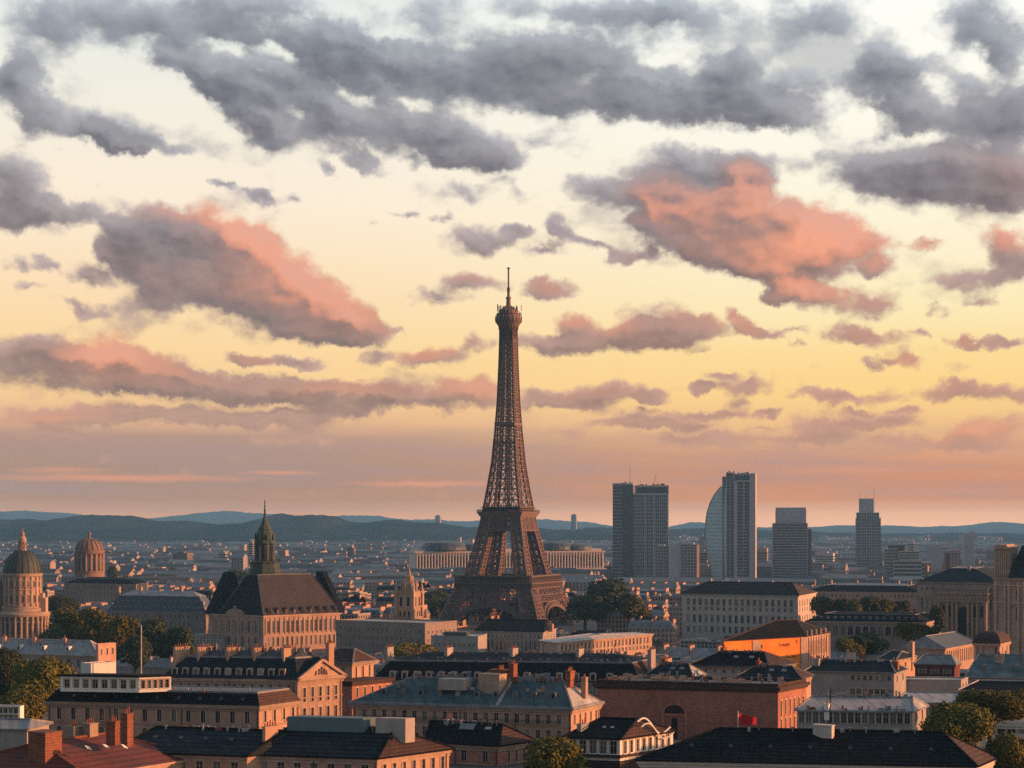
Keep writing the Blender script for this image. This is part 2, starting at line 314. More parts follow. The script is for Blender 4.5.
# ------------------------------------------------------------------ materials
MATS = {}
def mat(name, base, rough=0.85, var=0.25, scale=0.12, spec=0.3, pattern=None, pscale=1.0, tint=None, metal=0.0, jitter=0.12):
    if name in MATS: return MATS[name]
    m = bpy.data.materials.new(name)
    m.use_nodes = True
    t = NT(m.node_tree)
    b = m.node_tree.nodes['Principled BSDF']
    oc = t.new('ShaderNodeTexCoord').outputs['Object']
    n1 = t.noise(oc, scale, 5, 0.6)
    n2 = t.noise(t.vmath('MULTIPLY', oc, (1.0, 1.0, 0.25)), scale * 5, 4, 0.65)      # streaks that run down
    v = t.math('ADD', t.math('MULTIPLY', t.math('SUBTRACT', n1, 0.5), 2.2 * var), t.math('MULTIPLY', t.math('SUBTRACT', n2, 0.5), 1.8 * var))
    v = t.math('ADD', v, 1.0)
    rnd = t.new('ShaderNodeObjectInfo').outputs['Random']
    v = t.math('MULTIPLY', v, t.range(rnd, 0, 1, 1 - jitter, 1 + jitter))
    c = base + (1.0,)
    if tint:
        c = t.mix(t.range(n1, 0.38, 0.62), base + (1.0,), tint + (1.0,))
    h = None
    if pattern == 'slate':
        br = t.new('ShaderNodeTexBrick')
        x, y, z = t.sep(oc)
        t.link(t.comb(t.math('ADD', x, y), z, 0), br.inputs['Vector'])
        br.inputs['Scale'].default_value = 1.0
        br.inputs['Brick Width'].default_value = 1.1 * pscale
        br.inputs['Row Height'].default_value = 0.42 * pscale
        br.inputs['Mortar Size'].default_value = 0.05 * pscale
        br.inputs['Color1'].default_value = (0.85, 0.85, 0.85, 1)
        br.inputs['Color2'].default_value = (1.25, 1.25, 1.25, 1)
        br.inputs['Mortar'].default_value = (0.45, 0.45, 0.45, 1)
        v = t.math('MULTIPLY', v, br.outputs['Color'])
    elif pattern == 'seam':                                   # standing seams of a zinc roof
        x, y, z = t.sep(oc)
        w = t.math('FRACT', t.math('MULTIPLY', t.math('ADD', x, t.math('MULTIPLY', y, 0.31)), 1.0 / (1.5 * pscale)))
        v = t.math('MULTIPLY', v, t.range(w, 0.0, 0.14, 1.5, 1.0))
        s2 = t.noise(t.comb(t.math('FLOOR', t.math('MULTIPLY', t.math('ADD', x, t.math('MULTIPLY', y, 0.31)), 1.0 / (1.5 * pscale))), t.math('FLOOR', t.math('MULTIPLY', z, 0.7)), 0.0), 3.1, 0)
        v = t.math('MULTIPLY', v, t.range(s2, 0.3, 0.7, 0.8, 1.2))
    elif pattern == 'tile':
        x, y, z = t.sep(oc)
        w = t.math('FRACT', t.math('MULTIPLY', z, 1.0 / (0.34 * pscale)))
        w2 = t.math('FRACT', t.math('MULTIPLY', t.math('ADD', x, y), 1.0 / (0.45 * pscale)))
        v = t.math('MULTIPLY', v, t.range(w, 0.0, 0.35, 0.45, 1.1))
        v = t.math('MULTIPLY', v, t.range(w2, 0.0, 0.3, 0.75, 1.05))
    elif pattern == 'brick':
        br = t.new('ShaderNodeTexBrick')
        x, y, z = t.sep(oc)
        t.link(t.comb(t.math('ADD', x, y), z, 0), br.inputs['Vector'])
        br.inputs['Scale'].default_value = 1.0
        br.inputs['Brick Width'].default_value = 0.62 * pscale
        br.inputs['Row Height'].default_value = 0.26 * pscale
        br.inputs['Mortar Size'].default_value = 0.03 * pscale
        br.inputs['Color1'].default_value = (0.75, 0.75, 0.75, 1)
        br.inputs['Color2'].default_value = (1.2, 1.2, 1.2, 1)
        br.inputs['Mortar'].default_value = (1.5, 1.5, 1.5, 1)
        v = t.math('MULTIPLY', v, br.outputs['Color'])
    elif pattern == 'stone':
        br = t.new('ShaderNodeTexBrick')
        x, y, z = t.sep(oc)
        t.link(t.comb(t.math('ADD', x, y), z, 0), br.inputs['Vector'])
        br.inputs['Scale'].default_value = 1.0
        br.inputs['Brick Width'].default_value = 1.5 * pscale
        br.inputs['Row Height'].default_value = 0.6 * pscale
        br.inputs['Mortar Size'].default_value = 0.03 * pscale
        br.inputs['Color1'].default_value = (0.92, 0.92, 0.92, 1)
        br.inputs['Color2'].default_value = (1.08, 1.08, 1.08, 1)
        br.inputs['Mortar'].default_value = (0.75, 0.75, 0.75, 1)
        v = t.math('MULTIPLY', v, br.outputs['Color'])
    n = t.new('ShaderNodeVectorMath', operation='SCALE')
    t.put(n.inputs[0], c if hasattr(c, 'is_output') else base)
    t.put(n.inputs['Scale'], v)
    t.link(n.outputs[0], b.inputs['Base Color'])
    b.inputs['Roughness'].default_value = rough
    b.inputs['Metallic'].default_value = metal
    b.inputs['Specular IOR Level'].default_value = spec
    MATS[name] = m
    return m

STONE = mat('cream_stone', (0.43, 0.285, 0.22), var=0.42, pattern='stone')
STONE2 = mat('tan_stone', (0.36, 0.25, 0.19), var=0.3, pattern='stone')
STONE3 = mat('grey_stone', (0.27, 0.215, 0.19), var=0.35, pattern='stone')
PINK = mat('pink_brick', (0.42, 0.25, 0.20), var=0.35, scale=0.4)
PALE = mat('pale_stone', (0.55, 0.46, 0.41), var=0.18, pattern='stone')
WHITE = mat('white_paint', (0.74, 0.70, 0.66), var=0.12)
PEACH = mat('peach_render', (0.46, 0.275, 0.20), var=0.42, scale=0.08)
BROWN = mat('brown_brick', (0.36, 0.15, 0.105), var=0.36, pattern='brick', pscale=1.3)
BRICK = mat('red_brick', (0.21, 0.075, 0.045), var=0.35, pattern='brick', pscale=2.0)
TRIM = mat('window_surround', (0.50, 0.38, 0.31), var=0.3)
REDWALL = mat('dark_red_render', (0.14, 0.035, 0.03), var=0.3)
GREYW = mat('grey_render', (0.34, 0.295, 0.275), var=0.36)
SLATE = mat('dark_slate', (0.015, 0.017, 0.022), rough=0.8, var=0.4, pattern='slate', pscale=1.6, spec=0.03)
SLATE2 = mat('blue_slate', (0.026, 0.034, 0.046), rough=0.75, var=0.4, pattern='slate', pscale=1.6, spec=0.035)
ZINC = mat('grey_zinc', (0.19, 0.195, 0.215), rough=0.55, var=0.3, pattern='seam', spec=0.4)
ZINCD = mat('dark_zinc', (0.055, 0.062, 0.075), rough=0.55, var=0.35, pattern='seam', spec=0.4)
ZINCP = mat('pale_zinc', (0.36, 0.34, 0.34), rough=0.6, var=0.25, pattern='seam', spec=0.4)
TEAL = mat('blue_green_zinc', (0.045, 0.085, 0.108), rough=0.65, var=0.4, pattern='seam', spec=0.35, tint=(0.075, 0.10, 0.11))
TILE = mat('red_clay_tile', (0.17, 0.045, 0.034), var=0.45, pattern='tile', pscale=2.0, tint=(0.085, 0.032, 0.03))
BROWNROOF = mat('brown_and_sunlit_roof', (0.065, 0.036, 0.033), var=0.35, pattern='slate', pscale=1.6)  # on slate roofs: warm sunlight painted into the slope towards the sun
PALROOF = mat('sunlit_slate', (0.046, 0.039, 0.044), var=0.35, pattern='slate', pscale=1.6)  # palace slate with sunlight painted in, for the right slope only
IRON = mat('brown_iron', (0.145, 0.094, 0.086), rough=0.7, var=0.2, spec=0.3)
COPPER = mat('green_copper', (0.052, 0.072, 0.060), rough=0.7, var=0.5, scale=0.5)
COPPERD = mat('dark_copper', (0.060, 0.070, 0.066), rough=0.65, var=0.4, pattern='seam', pscale=1.2)
GLASS = mat('window_glass', (0.022, 0.024, 0.030), rough=0.12, var=0.5, scale=0.6, spec=0.5, jitter=0.5)
def panes():
    m = GLASS; t = NT(m.node_tree); b = m.node_tree.nodes['Principled BSDF']
    old = b.inputs['Base Color'].links[0].from_socket
    r = t.new('ShaderNodeObjectInfo').outputs['Random']
    c = t.mix(t.range(r, 0.52, 0.56), old, (0.13, 0.115, 0.105, 1))          # blinds and curtains behind some of them
    c = t.mix(t.range(r, 0.90, 0.92), c, (0.30, 0.26, 0.23, 1))
    t.link(c, b.inputs['Base Color'])
panes()
DARK = mat('dark_opening_and_shade', (0.020, 0.019, 0.020), rough=0.8, var=0.2)
FRAMEW = mat('window_frame_paint', (0.42, 0.36, 0.32), var=0.15)
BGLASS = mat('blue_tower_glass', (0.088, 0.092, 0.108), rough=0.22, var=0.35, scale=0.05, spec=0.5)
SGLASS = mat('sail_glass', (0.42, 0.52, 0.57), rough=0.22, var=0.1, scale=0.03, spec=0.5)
CONC = mat('tower_concrete', (0.42, 0.36, 0.36), var=0.2, scale=0.03)
CONCD = mat('dark_tower_panel', (0.44, 0.40, 0.42), var=0.2, scale=0.03)
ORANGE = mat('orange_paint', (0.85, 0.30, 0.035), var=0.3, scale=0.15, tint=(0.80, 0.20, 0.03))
INK = mat('dark_lettering', (0.05, 0.03, 0.02))
BARK = mat('bark', (0.07, 0.05, 0.035))
REDFLAG = mat('red_cloth', (0.45, 0.02, 0.03), var=0.1)
TEALP = mat('teal_panel', (0.13, 0.19, 0.21), var=0.15)

def leafmat(name, a, b, c):
    m = bpy.data.materials.new(name); m.use_nodes = True
    t = NT(m.node_tree); p = m.node_tree.nodes['Principled BSDF']
    g = t.new('ShaderNodeNewGeometry')
    rnd = t.new('ShaderNodeObjectInfo').outputs['Random']
    oc = t.new('ShaderNodeTexCoord').outputs['Object']
    n = t.noise(oc, 0.35, 3, 0.6)
    v = t.math('ADD', t.math('MULTIPLY', g.outputs['Random Per Island'], 0.55), t.math('MULTIPLY', n, 0.6))
    col = t.ramp(v, [(0.15, a + (1,)), (0.5, b + (1,)), (0.95, c + (1,))])
    hs = t.new('ShaderNodeHueSaturation')
    t.put(hs.inputs['Hue'], t.range(rnd, 0, 1, 0.485, 0.51)); t.put(hs.inputs['Value'], t.range(rnd, 0, 1, 0.8, 1.2))
    t.link(col, hs.inputs['Color'])
    t.link(hs.outputs[0], p.inputs['Base Color'])
    p.inputs['Roughness'].default_value = 0.75
    p.inputs['Specular IOR Level'].default_value = 0.15
    return m
LEAF = leafmat('olive_leaves', (0.040, 0.045, 0.010), (0.090, 0.088, 0.014), (0.19, 0.155, 0.022))
LEAFD = leafmat('dark_leaves', (0.018, 0.030, 0.014), (0.036, 0.050, 0.020), (0.065, 0.072, 0.025))
LEAFY = leafmat('yellow_leaves', (0.10, 0.075, 0.012), (0.17, 0.12, 0.015), (0.26, 0.17, 0.02))

# ------------------------------------------------------------------ mesh builder
class MB:
    def __init__(self): self.v = []; self.f = []; self.m = []
    def poly(self, pts, m=0):
        i = len(self.v); self.v += [tuple(p) for p in pts]
        self.f.append(tuple(range(i, i + len(pts)))); self.m.append(m)
    def obox(self, o, a, b, c, m=0):
        o, a, b, c = Vector(o), Vector(a), Vector(b), Vector(c)
        i = len(self.v)
        for k in (o, o + a, o + a + b, o + b, o + c, o + a + c, o + a + b + c, o + b + c): self.v.append(tuple(k))
        for q in ((3, 2, 1, 0), (4, 5, 6, 7), (0, 1, 5, 4), (1, 2, 6, 5), (2, 3, 7, 6), (3, 0, 4, 7)):
            self.f.append(tuple(i + j for j in q)); self.m.append(m)
    def box(self, x0, x1, y0, y1, z0, z1, m=0):
        self.obox((x0, y0, z0), (x1 - x0, 0, 0), (0, y1 - y0, 0), (0, 0, z1 - z0), m)
    def bar(self, p, q, t, m=0, t2=None):
        p, q = Vector(p), Vector(q); d = q - p
        if d.length < 1e-6: return
        up = Vector((0, 0, 1)) if abs(d.normalized().z) < 0.95 else Vector((1, 0, 0))
        a = d.cross(up).normalized() * t; b = d.cross(a).normalized() * (t2 or t)
        self.obox(p - a / 2 - b / 2, a, b, d, m)
    def lathe(self, prof, n=24, m=0, c=(0, 0), a0=0.0, a1=2 * PI):
        i = len(self.v); full = abs(a1 - a0 - 2 * PI) < 1e-6
        k = n if full else n + 1
        for r, z in prof:
            for j in range(k):
                t = a0 + (a1 - a0) * j / n
                self.v.append((c[0] + r * math.cos(t), c[1] + r * math.sin(t), z))
        for s in range(len(prof) - 1):
            for j in range(n):
                j2 = (j + 1) % k if full else j + 1
                self.f.append((i + s * k + j, i + s * k + j2, i + (s + 1) * k + j2, i + (s + 1) * k + j)); self.m.append(m)
    def build(self, name, mats, parent=None, loc=None, smooth=False):
        me = self.mesh(name, mats, smooth)
        o = bpy.data.objects.new(name, me); COL.objects.link(o)
        if parent: o.parent = parent
        if loc is not None: o.location = loc
        return o
    def mesh(self, name, mats, smooth=False):
        me = bpy.data.meshes.new(name)
        me.from_pydata(self.v, [], self.f)
        for k in (mats if isinstance(mats, (list, tuple)) else [mats]): me.materials.append(k)
        me.polygons.foreach_set('material_index', self.m)
        if smooth: me.polygons.foreach_set('use_smooth', [True] * len(self.f))
        me.update()
        return me

def tag(o, label=None, cat=None, group=None, kind=None):
    if label: o['label'] = label
    if cat: o['category'] = cat
    if group: o['group'] = group
    if kind: o['kind'] = kind
    return o
def empty(name, loc, label, cat, group=None, rz=0.0):
    o = bpy.data.objects.new(name, None); COL.objects.link(o)
    o.location = loc; o.rotation_euler = (0, 0, rz); o.empty_display_size = 2
    return tag(o, label, cat, group)
def part(name, mesh, parent, loc=(0, 0, 0), rz=0.0):
    o = bpy.data.objects.new(name, mesh); COL.objects.link(o)
    o.parent = parent; o.location = loc; o.rotation_euler = (0, 0, rz)
    return o

def smooth01(t):
    t = max(0.0, min(1.0, t)); return t * t * (3 - 2 * t)
def ground_z(Y): return 40.0 * (1 - smooth01((Y - 260) / 800.0))
def at(px, py, Y): return Vector(((px - 512) / FPX * Y, Y, CAMZ - (py - HZ) / FPX * Y))

# ------------------------------------------------------------------ windows
WIN = {}
def window_meshes(w, h, arch=False, wall=None, style='frame'):
    key = (round(w, 2), round(h, 2), arch, wall.name if wall else '', style)
    if key in WIN: return WIN[key]
    fr = MB(); pn = MB()
    t = min(0.14, w * 0.09)
    hw = w / 2
    if arch:
        n = 8; r = hw; zs = h - r
        arc = [(-r * math.cos(PI * k / n), zs + r * math.sin(PI * k / n)) for k in range(n + 1)]
        pn.poly([(-hw, 0.0, 0), (hw, 0.0, 0)] + [(x, 0.0, z) for x, z in reversed(arc)])
        for k in range(n):                                     # wall left standing round the arch
            (x0, z0), (x1, z1) = arc[k], arc[k + 1]
            fr.poly([(x0, -0.15, z0), (x1, -0.15, z1), (x1, -0.15, h), (x0, -0.15, h)], 1)
            fr.poly([(x0, -0.15, z0), (x1, -0.15, z1), (x1, 0, z1), (x0, 0, z0)], 1)
        fr.box(-t / 2, t / 2, -0.08, -0.01, 0, h - 0.02, 0)
    else:
        pn.poly([(-hw, 0, 0), (hw, 0, 0), (hw, 0, h), (-hw, 0, h)])
        fr.box(-hw, -hw + t, -0.08, -0.01, 0, h, 0); fr.box(hw - t, hw, -0.08, -0.01, 0, h, 0)
        fr.box(-hw + t, hw - t, -0.08, -0.01, h - t, h, 0); fr.box(-t / 2, t / 2, -0.08, -0.01, 0, h - t, 0)
        fr.box(-hw + t, -t / 2, -0.07, -0.02, h * 0.62, h * 0.62 + t * 0.7, 0); fr.box(t / 2, hw - t, -0.07, -0.02, h * 0.62, h * 0.62 + t * 0.7, 0)
    fr.box(-hw - 0.18, hw + 0.18, -0.55, -0.02, -0.22, 0.0, 1)   # sill
    tw = .2                                                        # surround standing a little proud of the wall
    if not arch:
        for a_, b_, c_, d_ in ((-hw - tw, -hw - .004, 0, h + tw), (hw + .004, hw + tw, 0, h + tw), (-hw - .004, hw + .004, h + .004, h + tw)): fr.box(a_, b_, -.41, -.325, c_, d_, 3)
        fr.box(-hw - tw - .1, hw + tw + .1, -.5, -.325, h + tw + .002, h + tw + .16, 3)
    else:
        for sx in (-1, 1): fr.box(sx * (hw + tw / 2) - tw / 2, sx * (hw + tw / 2) + tw / 2, -.41, -.325, 0, h - hw, 3)
        for k in range(8):
            (x0, z0), (x1, z1) = arc[k], arc[k + 1]; g = (hw + tw) / hw; zc = h - hw
            o_ = [(x0, z0), (x1, z1), (x1 * g, zc + (z1 - zc) * g), (x0 * g, zc + (z0 - zc) * g)]
            fr.poly([(x, -.40, z) for x, z in o_], 3); fr.poly([(o_[3][0], -.40, o_[3][1]), (o_[2][0], -.40, o_[2][1]), (o_[2][0], -.325, o_[2][1]), (o_[3][0], -.325, o_[3][1])], 3)
    if style == 'merged':
        for f in pn.f: fr.poly([pn.v[i] for i in f], 2)
    res = (fr.mesh('window', [FRAMEW, wall or STONE, GLASS, TRIM]), pn.mesh('pane', [GLASS]))
    WIN[key] = res
    return res
def put_window(root, mesh_pair, loc, rz, name='window', pane=True):
    f = part(name, mesh_pair[0], root, loc, rz)
    if pane: part('pane', mesh_pair[1], f)
    return f

# ------------------------------------------------------------------ a building on a four-cornered plot
# L, C, Rt are the pixels of three eave corners (left, near, right); Y is the distance of the near corner.
class Bld:
    def __init__(s, name, label, cat, L, C, Rt, Y, base=None, group=None, ztop=None):
        s.ze = CAMZ - (C[1] - HZ) / FPX * Y
        def pos(p):
            yy = (CAMZ - s.ze) * FPX / (p[1] - HZ)
            return Vector(((p[0] - 512) / FPX * yy, yy))
        c = pos(C); l = pos(L); r = pos(Rt)
        s.u = l - c; s.v = r - c
        s.w = s.u.length; s.d = s.v.length
        s.gz = (ground_z(Y) - 1.0) if base is None else base
        s.root = empty(name, (c.x, c.y, s.gz), label, cat, group)
        s.h = s.ze - s.gz
        s.c = c; s.Y = Y
        s.U = s.u.normalized(); s.V = s.v.normalized()
        s.specs = {'front': None, 'right': None}
    def P(s, a, b, z):                       # fractions along the front (0 at the near corner, 1 at the left) and along the side
        q = s.u * a + s.v * b
        return Vector((q.x, q.y, z))
    def zpy(s, py, b=0.5, a=0.5):            # height above the base of what shows at picture row py
        yy = s.c.y + s.u.y * a + s.v.y * b
        return CAMZ - (py - HZ) / FPX * yy - s.gz
    def walls(s, material, front=None, right=None, pane=True, glass_only=False, cornice=None, over=0.5, plinth=None):
        """front / right: dict(cols, rows=[(top below eave, height, width, arched)], m0, m1 margins as fractions)"""
        mb = MB()
        for face in ('front', 'right'):
            sp = {'front': front, 'right': right}[face]
            if face == 'front': o, D, Wd = s.P(1, 0, 0), -s.U, s.w
            else: o, D, Wd = s.P(0, 0, 0), s.V, s.d
            D3 = Vector((D.x, D.y, 0)); Nn = Vector((D.y, -D.x, 0))
            rz = math.atan2(D.y, D.x)
            if not sp:
                mb.obox(o, D3 * Wd, -Nn * 0.3, (0, 0, s.h)); continue
            m0, m1 = sp.get('m0', 0.03), sp.get('m1', 0.03)
            cols = sp['cols']; a0 = Wd * m0; pitch = Wd * (1 - m0 - m1) / cols
            rows = sorted([(s.h - t - hh, hh, ww, ar) for (t, hh, ww, ar) in sp['rows']])
            zb = [0.0]
            for (z0, hh, ww, ar) in rows: zb += [z0, z0 + hh]
            zb.append(s.h)
            for k in range(len(zb) - 1):
                z0, z1 = zb[k], zb[k + 1]
                if k % 2 == 0:
                    mb.poly([o + D3 * 0 + Vector((0, 0, z0)), o + D3 * Wd + Vector((0, 0, z0)), o + D3 * Wd + Vector((0, 0, z1)), o + Vector((0, 0, z1))])
                else:
                    ww = min(rows[k // 2][2], pitch * 0.8); ar = rows[k // 2][3]
                    x = 0.0; dep = 0.35
                    for c in range(cols):
                        cx = a0 + pitch * (c + 0.5); xa, xb = cx - ww / 2, cx + ww / 2
                        q = lambda xx, zz, dd=0.0: o + D3 * xx - Nn * dd + Vector((0, 0, zz))
                        mb.poly([q(x, z0), q(xa, z0), q(xa, z1), q(x, z1)])
                        mb.poly([q(xa, z0), q(xa, z0, dep), q(xa, z1, dep), q(xa, z1)])
                        mb.poly([q(xb, z0), q(xb, z0, dep), q(xb, z1, dep), q(xb, z1)])
                        mb.poly([q(xa, z1), q(xb, z1), q(xb, z1, dep), q(xa, z1, dep)])
                        mb.poly([q(xa, z0), q(xb, z0), q(xb, z0, dep), q(xa, z0, dep)])
                        pr = window_meshes(ww, z1 - z0, ar, material, 'frame' if pane else 'merged')
                        put_window(s.root, pr, q(cx, z0, dep - 0.03), rz, pane=pane)
                        if not pane: pass
                        x = xb
                    mb.poly([q(x, z0), q(Wd, z0), q(Wd, z1), q(x, z1)])
        # the two far walls
        for o, D, Wd in ((s.P(0, 1, 0), -s.V * 0 + s.U, s.w), (s.P(1, 1, 0), -s.V, s.d)):
            D3 = Vector((D.x, D.y, 0))
            mb.poly([o, o + D3 * Wd, o + D3 * Wd + Vector((0, 0, s.h)), o + Vector((0, 0, s.h))])
        wl = mb.build('wall', [material], s.root)
        if cornice:
            cb = MB()
            s.band(cb, s.h - 0.9, 0.9, over)
            s.band(cb, s.h - 1.5, 0.45, over * 0.5)
            if front:
                for (t, hh, ww, ar) in front['rows'][1:]:
                    s.band(cb, s.h - t + 0.75, 0.3, 0.18)
            cb.build('cornice', [cornice], s.root)
        return wl
    def band(s, mb, z, hh, over, m=0):
        """a moulding right round the two seen sides and the two hidden ones"""
        e = over
        U3 = Vector((s.U.x, s.U.y, 0)); V3 = Vector((s.V.x, s.V.y, 0))
        o = s.P(0, 0, z) - U3 * e - V3 * e
        a = U3 * (s.w + 2 * e); b = V3 * (s.d + 2 * e)
        t = e + 0.3
        mb.obox(o, a, V3 * t, (0, 0, hh), m)
        mb.obox(o + b - V3 * t, a, V3 * t, (0, 0, hh), m)
        mb.obox(o + V3 * t, U3 * t, b - V3 * 2 * t, (0, 0, hh), m)
        mb.obox(o + a - U3 * t + V3 * t, U3 * t, b - V3 * 2 * t, (0, 0, hh), m)
    def hip(s, material, zr, ia=None, ib=0.5, over=0.7, right_mat=None, name='roof', lift=0.02, ridge_a=None, edge=None):
        """hip roof: eave at h, ridge at zr, running along the longer side"""
        eu, ev = over / s.w, over / s.d
        E = [s.P(-eu, -ev, s.h + lift), s.P(1 + eu, -ev, s.h + lift), s.P(1 + eu, 1 + ev, s.h + lift), s.P(-eu, 1 + ev, s.h + lift)]
        if ridge_a is None:
            i = ia if ia is not None else min(0.45, 0.5 * s.d / s.w)
            ridge_a = (i, 1 - i)
        r0, r1 = s.P(ridge_a[0], ib, zr), s.P(ridge_a[1], ib, zr)
        mb = MB()
        mb.poly([E[1], E[0], r0, r1], 0); mb.poly([E[3], E[2], r1, r0], 0)
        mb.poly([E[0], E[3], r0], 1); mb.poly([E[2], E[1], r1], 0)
        mb.poly(E, 0)
        rf = mb.build(name, [material, right_mat or material], s.root)
        hb = MB()
        for a, b in ((E[0], r0), (E[1], r1), (r0, r1), (E[3], r0)): hb.bar(a + Vector((0, 0, .08)), b + Vector((0, 0, .08)), 0.42, 0)
        fb = [Vector((0, 0, -0.32))]
        for a, b in ((E[1], E[0]), (E[0], E[3])): hb.bar(a + fb[0] * 0.3, b + fb[0] * 0.3, 0.35, 0)
        hb.build('ridge_cap', [edge or ZINC], rf)
        s.rf = rf
        s.roofpts = (E, r0, r1)
        return rf
    def mansard(s, low, up, z1, z2, inset=0.12, over=0.3, side_mat=None, name='roof', umax=1.0):
        eu, ev = over / s.w, over / s.d
        iu, iv = inset * s.d / s.w, inset
        E = [s.P(-eu, -ev, s.h + .02), s.P(1 + eu, -ev, s.h + .02), s.P(1 + eu, 1 + ev, s.h + .02), s.P(-eu, 1 + ev, s.h + .02)]
        M = [s.P(iu, iv, z1), s.P(1 - iu, iv, z1), s.P(1 - iu, 1 - iv, z1), s.P(iu, 1 - iv, z1)]
        i = 0.42 * s.d / s.w if s.w > s.d else 0.42
        r0, r1 = s.P(min(i, .48), .5, z2), s.P(1 - min(i, .48), .5, z2)
        if umax < 1:
            shift = lambda p: p - Vector((s.u.x, s.u.y, 0)) * ((1 - umax) * min(1.0, max(0.0, (p.x * s.U.x + p.y * s.U.y) / s.w)))
            E = [shift(p) for p in E]; M = [shift(p) for p in M]; r0, r1 = shift(r0), shift(r1)
        mb = MB()
        for k in range(4):
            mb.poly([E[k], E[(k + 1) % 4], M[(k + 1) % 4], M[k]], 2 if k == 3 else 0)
        mb.poly([M[1], M[0], r0, r1], 1); mb.poly([M[3], M[2], r1, r0], 1); mb.poly([M[0], M[3], r0], 1); mb.poly([M[2], M[1], r1], 1)
        mb.poly(E, 0)
        rf = mb.build(name, [low, up, side_mat or low], s.root)
        hb = MB()
        for k in range(4): hb.bar(M[k], M[(k + 1) % 4], 0.5, 0)
        hb.build('ridge_cap', [ZINC], rf)
        s.rf = rf; s.slope = (E, M)
        return rf
    def flat(s, material, parapet=1.0, t=0.4, wallm=None, name='roof'):
        mb = MB()
        mb.poly([s.P(0.0, 0.0, s.h + .05), s.P(1, 0.0, s.h + .05), s.P(1, 1, s.h + .05), s.P(0, 1, s.h + .05)])
        rf = mb.build(name, [material], s.root)
        if parapet:
            pb = MB(); s.band(pb, s.h + 0.06, parapet, 0.06); pb.build('parapet', [wallm or STONE], s.root)
        s.rf = rf
        return rf
    def dormers(s, fracs, zb, wd=1.6, hd=2.0, b=0.0, face='front', wall=None, roof=None, depth=2.4, out_=0.0):
        """dormer windows standing on the roof slope"""
        mats = [wall or FRAMEW, roof or SLATE, GLASS]
        mb = MB()
        hw = wd / 2
        mb.box(-hw, hw, 0, depth, 0, hd, 0)
        mb.poly([(-hw - .15, -.15, hd + .01), (0, -.15, hd + wd * .16), (0, depth + .5, hd + wd * .16), (-hw - .15, depth + .5, hd + .01)], 1)
        mb.poly([(hw + .15, -.15, hd + .01), (0, -.15, hd + wd * .16), (0, depth + .5, hd + wd * .16), (hw + .15, depth + .5, hd + .01)], 1)
        mb.poly([(-hw, -.02, hd), (hw, -.02, hd), (0, -.02, hd + wd * .14)], 0)
        pn = MB(); pn.poly([(-hw * .58, -.03, .35), (hw * .58, -.03, .35), (hw * .58, -.03, hd * .84), (-hw * .58, -.03, hd * .84)])
        me = mb.mesh('dormer', mats[:2]); pm = pn.mesh('pane', [GLASS])
        D = -s.U if face == 'front' else s.V
        rz = math.atan2(D.y, D.x)
        for a in fracs:
            p = s.P(a, b, zb) if face == 'front' else s.P(b, a, zb)
            d = part('dormer', me, s.rf, p, rz); part('pane', pm, d)
    def skylights(s, fracs, bfrac, z, wd=1.2, ln=1.5, m=None, slope=0.5):
        mb = MB()
        mb.obox((-wd / 2, 0, 0), (wd, 0, 0), (0, ln * math.cos(slope), ln * math.sin(slope)), Vector((0, -math.sin(slope), math.cos(slope))) * 0.16)
        me = mb.mesh('skylight', [m or FRAMEW])
        rz = math.atan2(-s.U.y, -s.U.x)
        for a in fracs: part('skylight', me, s.rf, s.P(a, bfrac, z), rz)
    def chimney(s, a, b, z0, z1, L=3.0, t=1.1, pots=4, m=None, along='v', potm=None):
        m = m or STONE2
        mb = MB()
        D = s.V if along == 'v' else s.U
        D3 = Vector((D.x, D.y, 0)); Nn = Vector((-D.y, D.x, 0))
        o = -D3 * L / 2 - Nn * t / 2
        mb.obox(o + Vector((0, 0, 0)), D3 * L, Nn * t, (0, 0, z1 - z0), 0)
        mb.obox(o - D3 * .12 - Nn * .12 + Vector((0, 0, z1 - z0)), D3 * (L + .24), Nn * (t + .24), (0, 0, .22), 0)
        for k in range(pots):
            c = D3 * (-L / 2 + L * (k + .5) / pots)
            hh = 0.7 + 0.5 * ((k * 7) % 3) / 2
            zz = z1 - z0 + .22
            mb.lathe([(.17, zz), (.14, zz + hh), (.001, zz + hh)], 7, 1, (c.x, c.y))
        o2 = mb.build('chimney', [m, potm or BRICK], s.rf, s.P(a, b, z0))
        return o2
    def clutter(s, n, z, b0=.4, b1=.6, a0=.06, a1=.94, hi=1.7, seed=1):
        """vents, flues and boxes standing about on the roof"""
        rr = random.Random(seed); mb = MB()
        for k in range(n):
            p = s.P(rr.uniform(a0, a1), rr.uniform(b0, b1), z - .5); w = rr.choice((.25, .3, .35, .6, .9, 1.4)); hh = .5 + rr.uniform(.3, hi) * (1.0 if w < .5 else .6)
            mb.box(p.x - w / 2, p.x + w / 2, p.y - .3, p.y + .3, p.z, p.z + hh, rr.choice((0, 0, 1, 2)))
            if w < .4: mb.box(p.x - w, p.x + w, p.y - .32, p.y + .32, p.z + hh, p.z + hh + .15, 0)
        return mb.build('roof_clutter', [ZINC, BRICK, GREYW], s.rf)
    def mast(s, a, b, z0, hgt, cross=True):
        mb = MB()
        mb.bar((0, 0, 0), (0, 0, hgt), 0.12)
        if cross:
            for k in range(5):
                mb.bar((-.7 + .07 * k, 0, hgt - .25 - .2 * k), (.7 - .07 * k, 0, hgt - .25 - .2 * k), 0.06)
        return mb.build('aerial', [DARK], s.rf, s.P(a, b, z0))
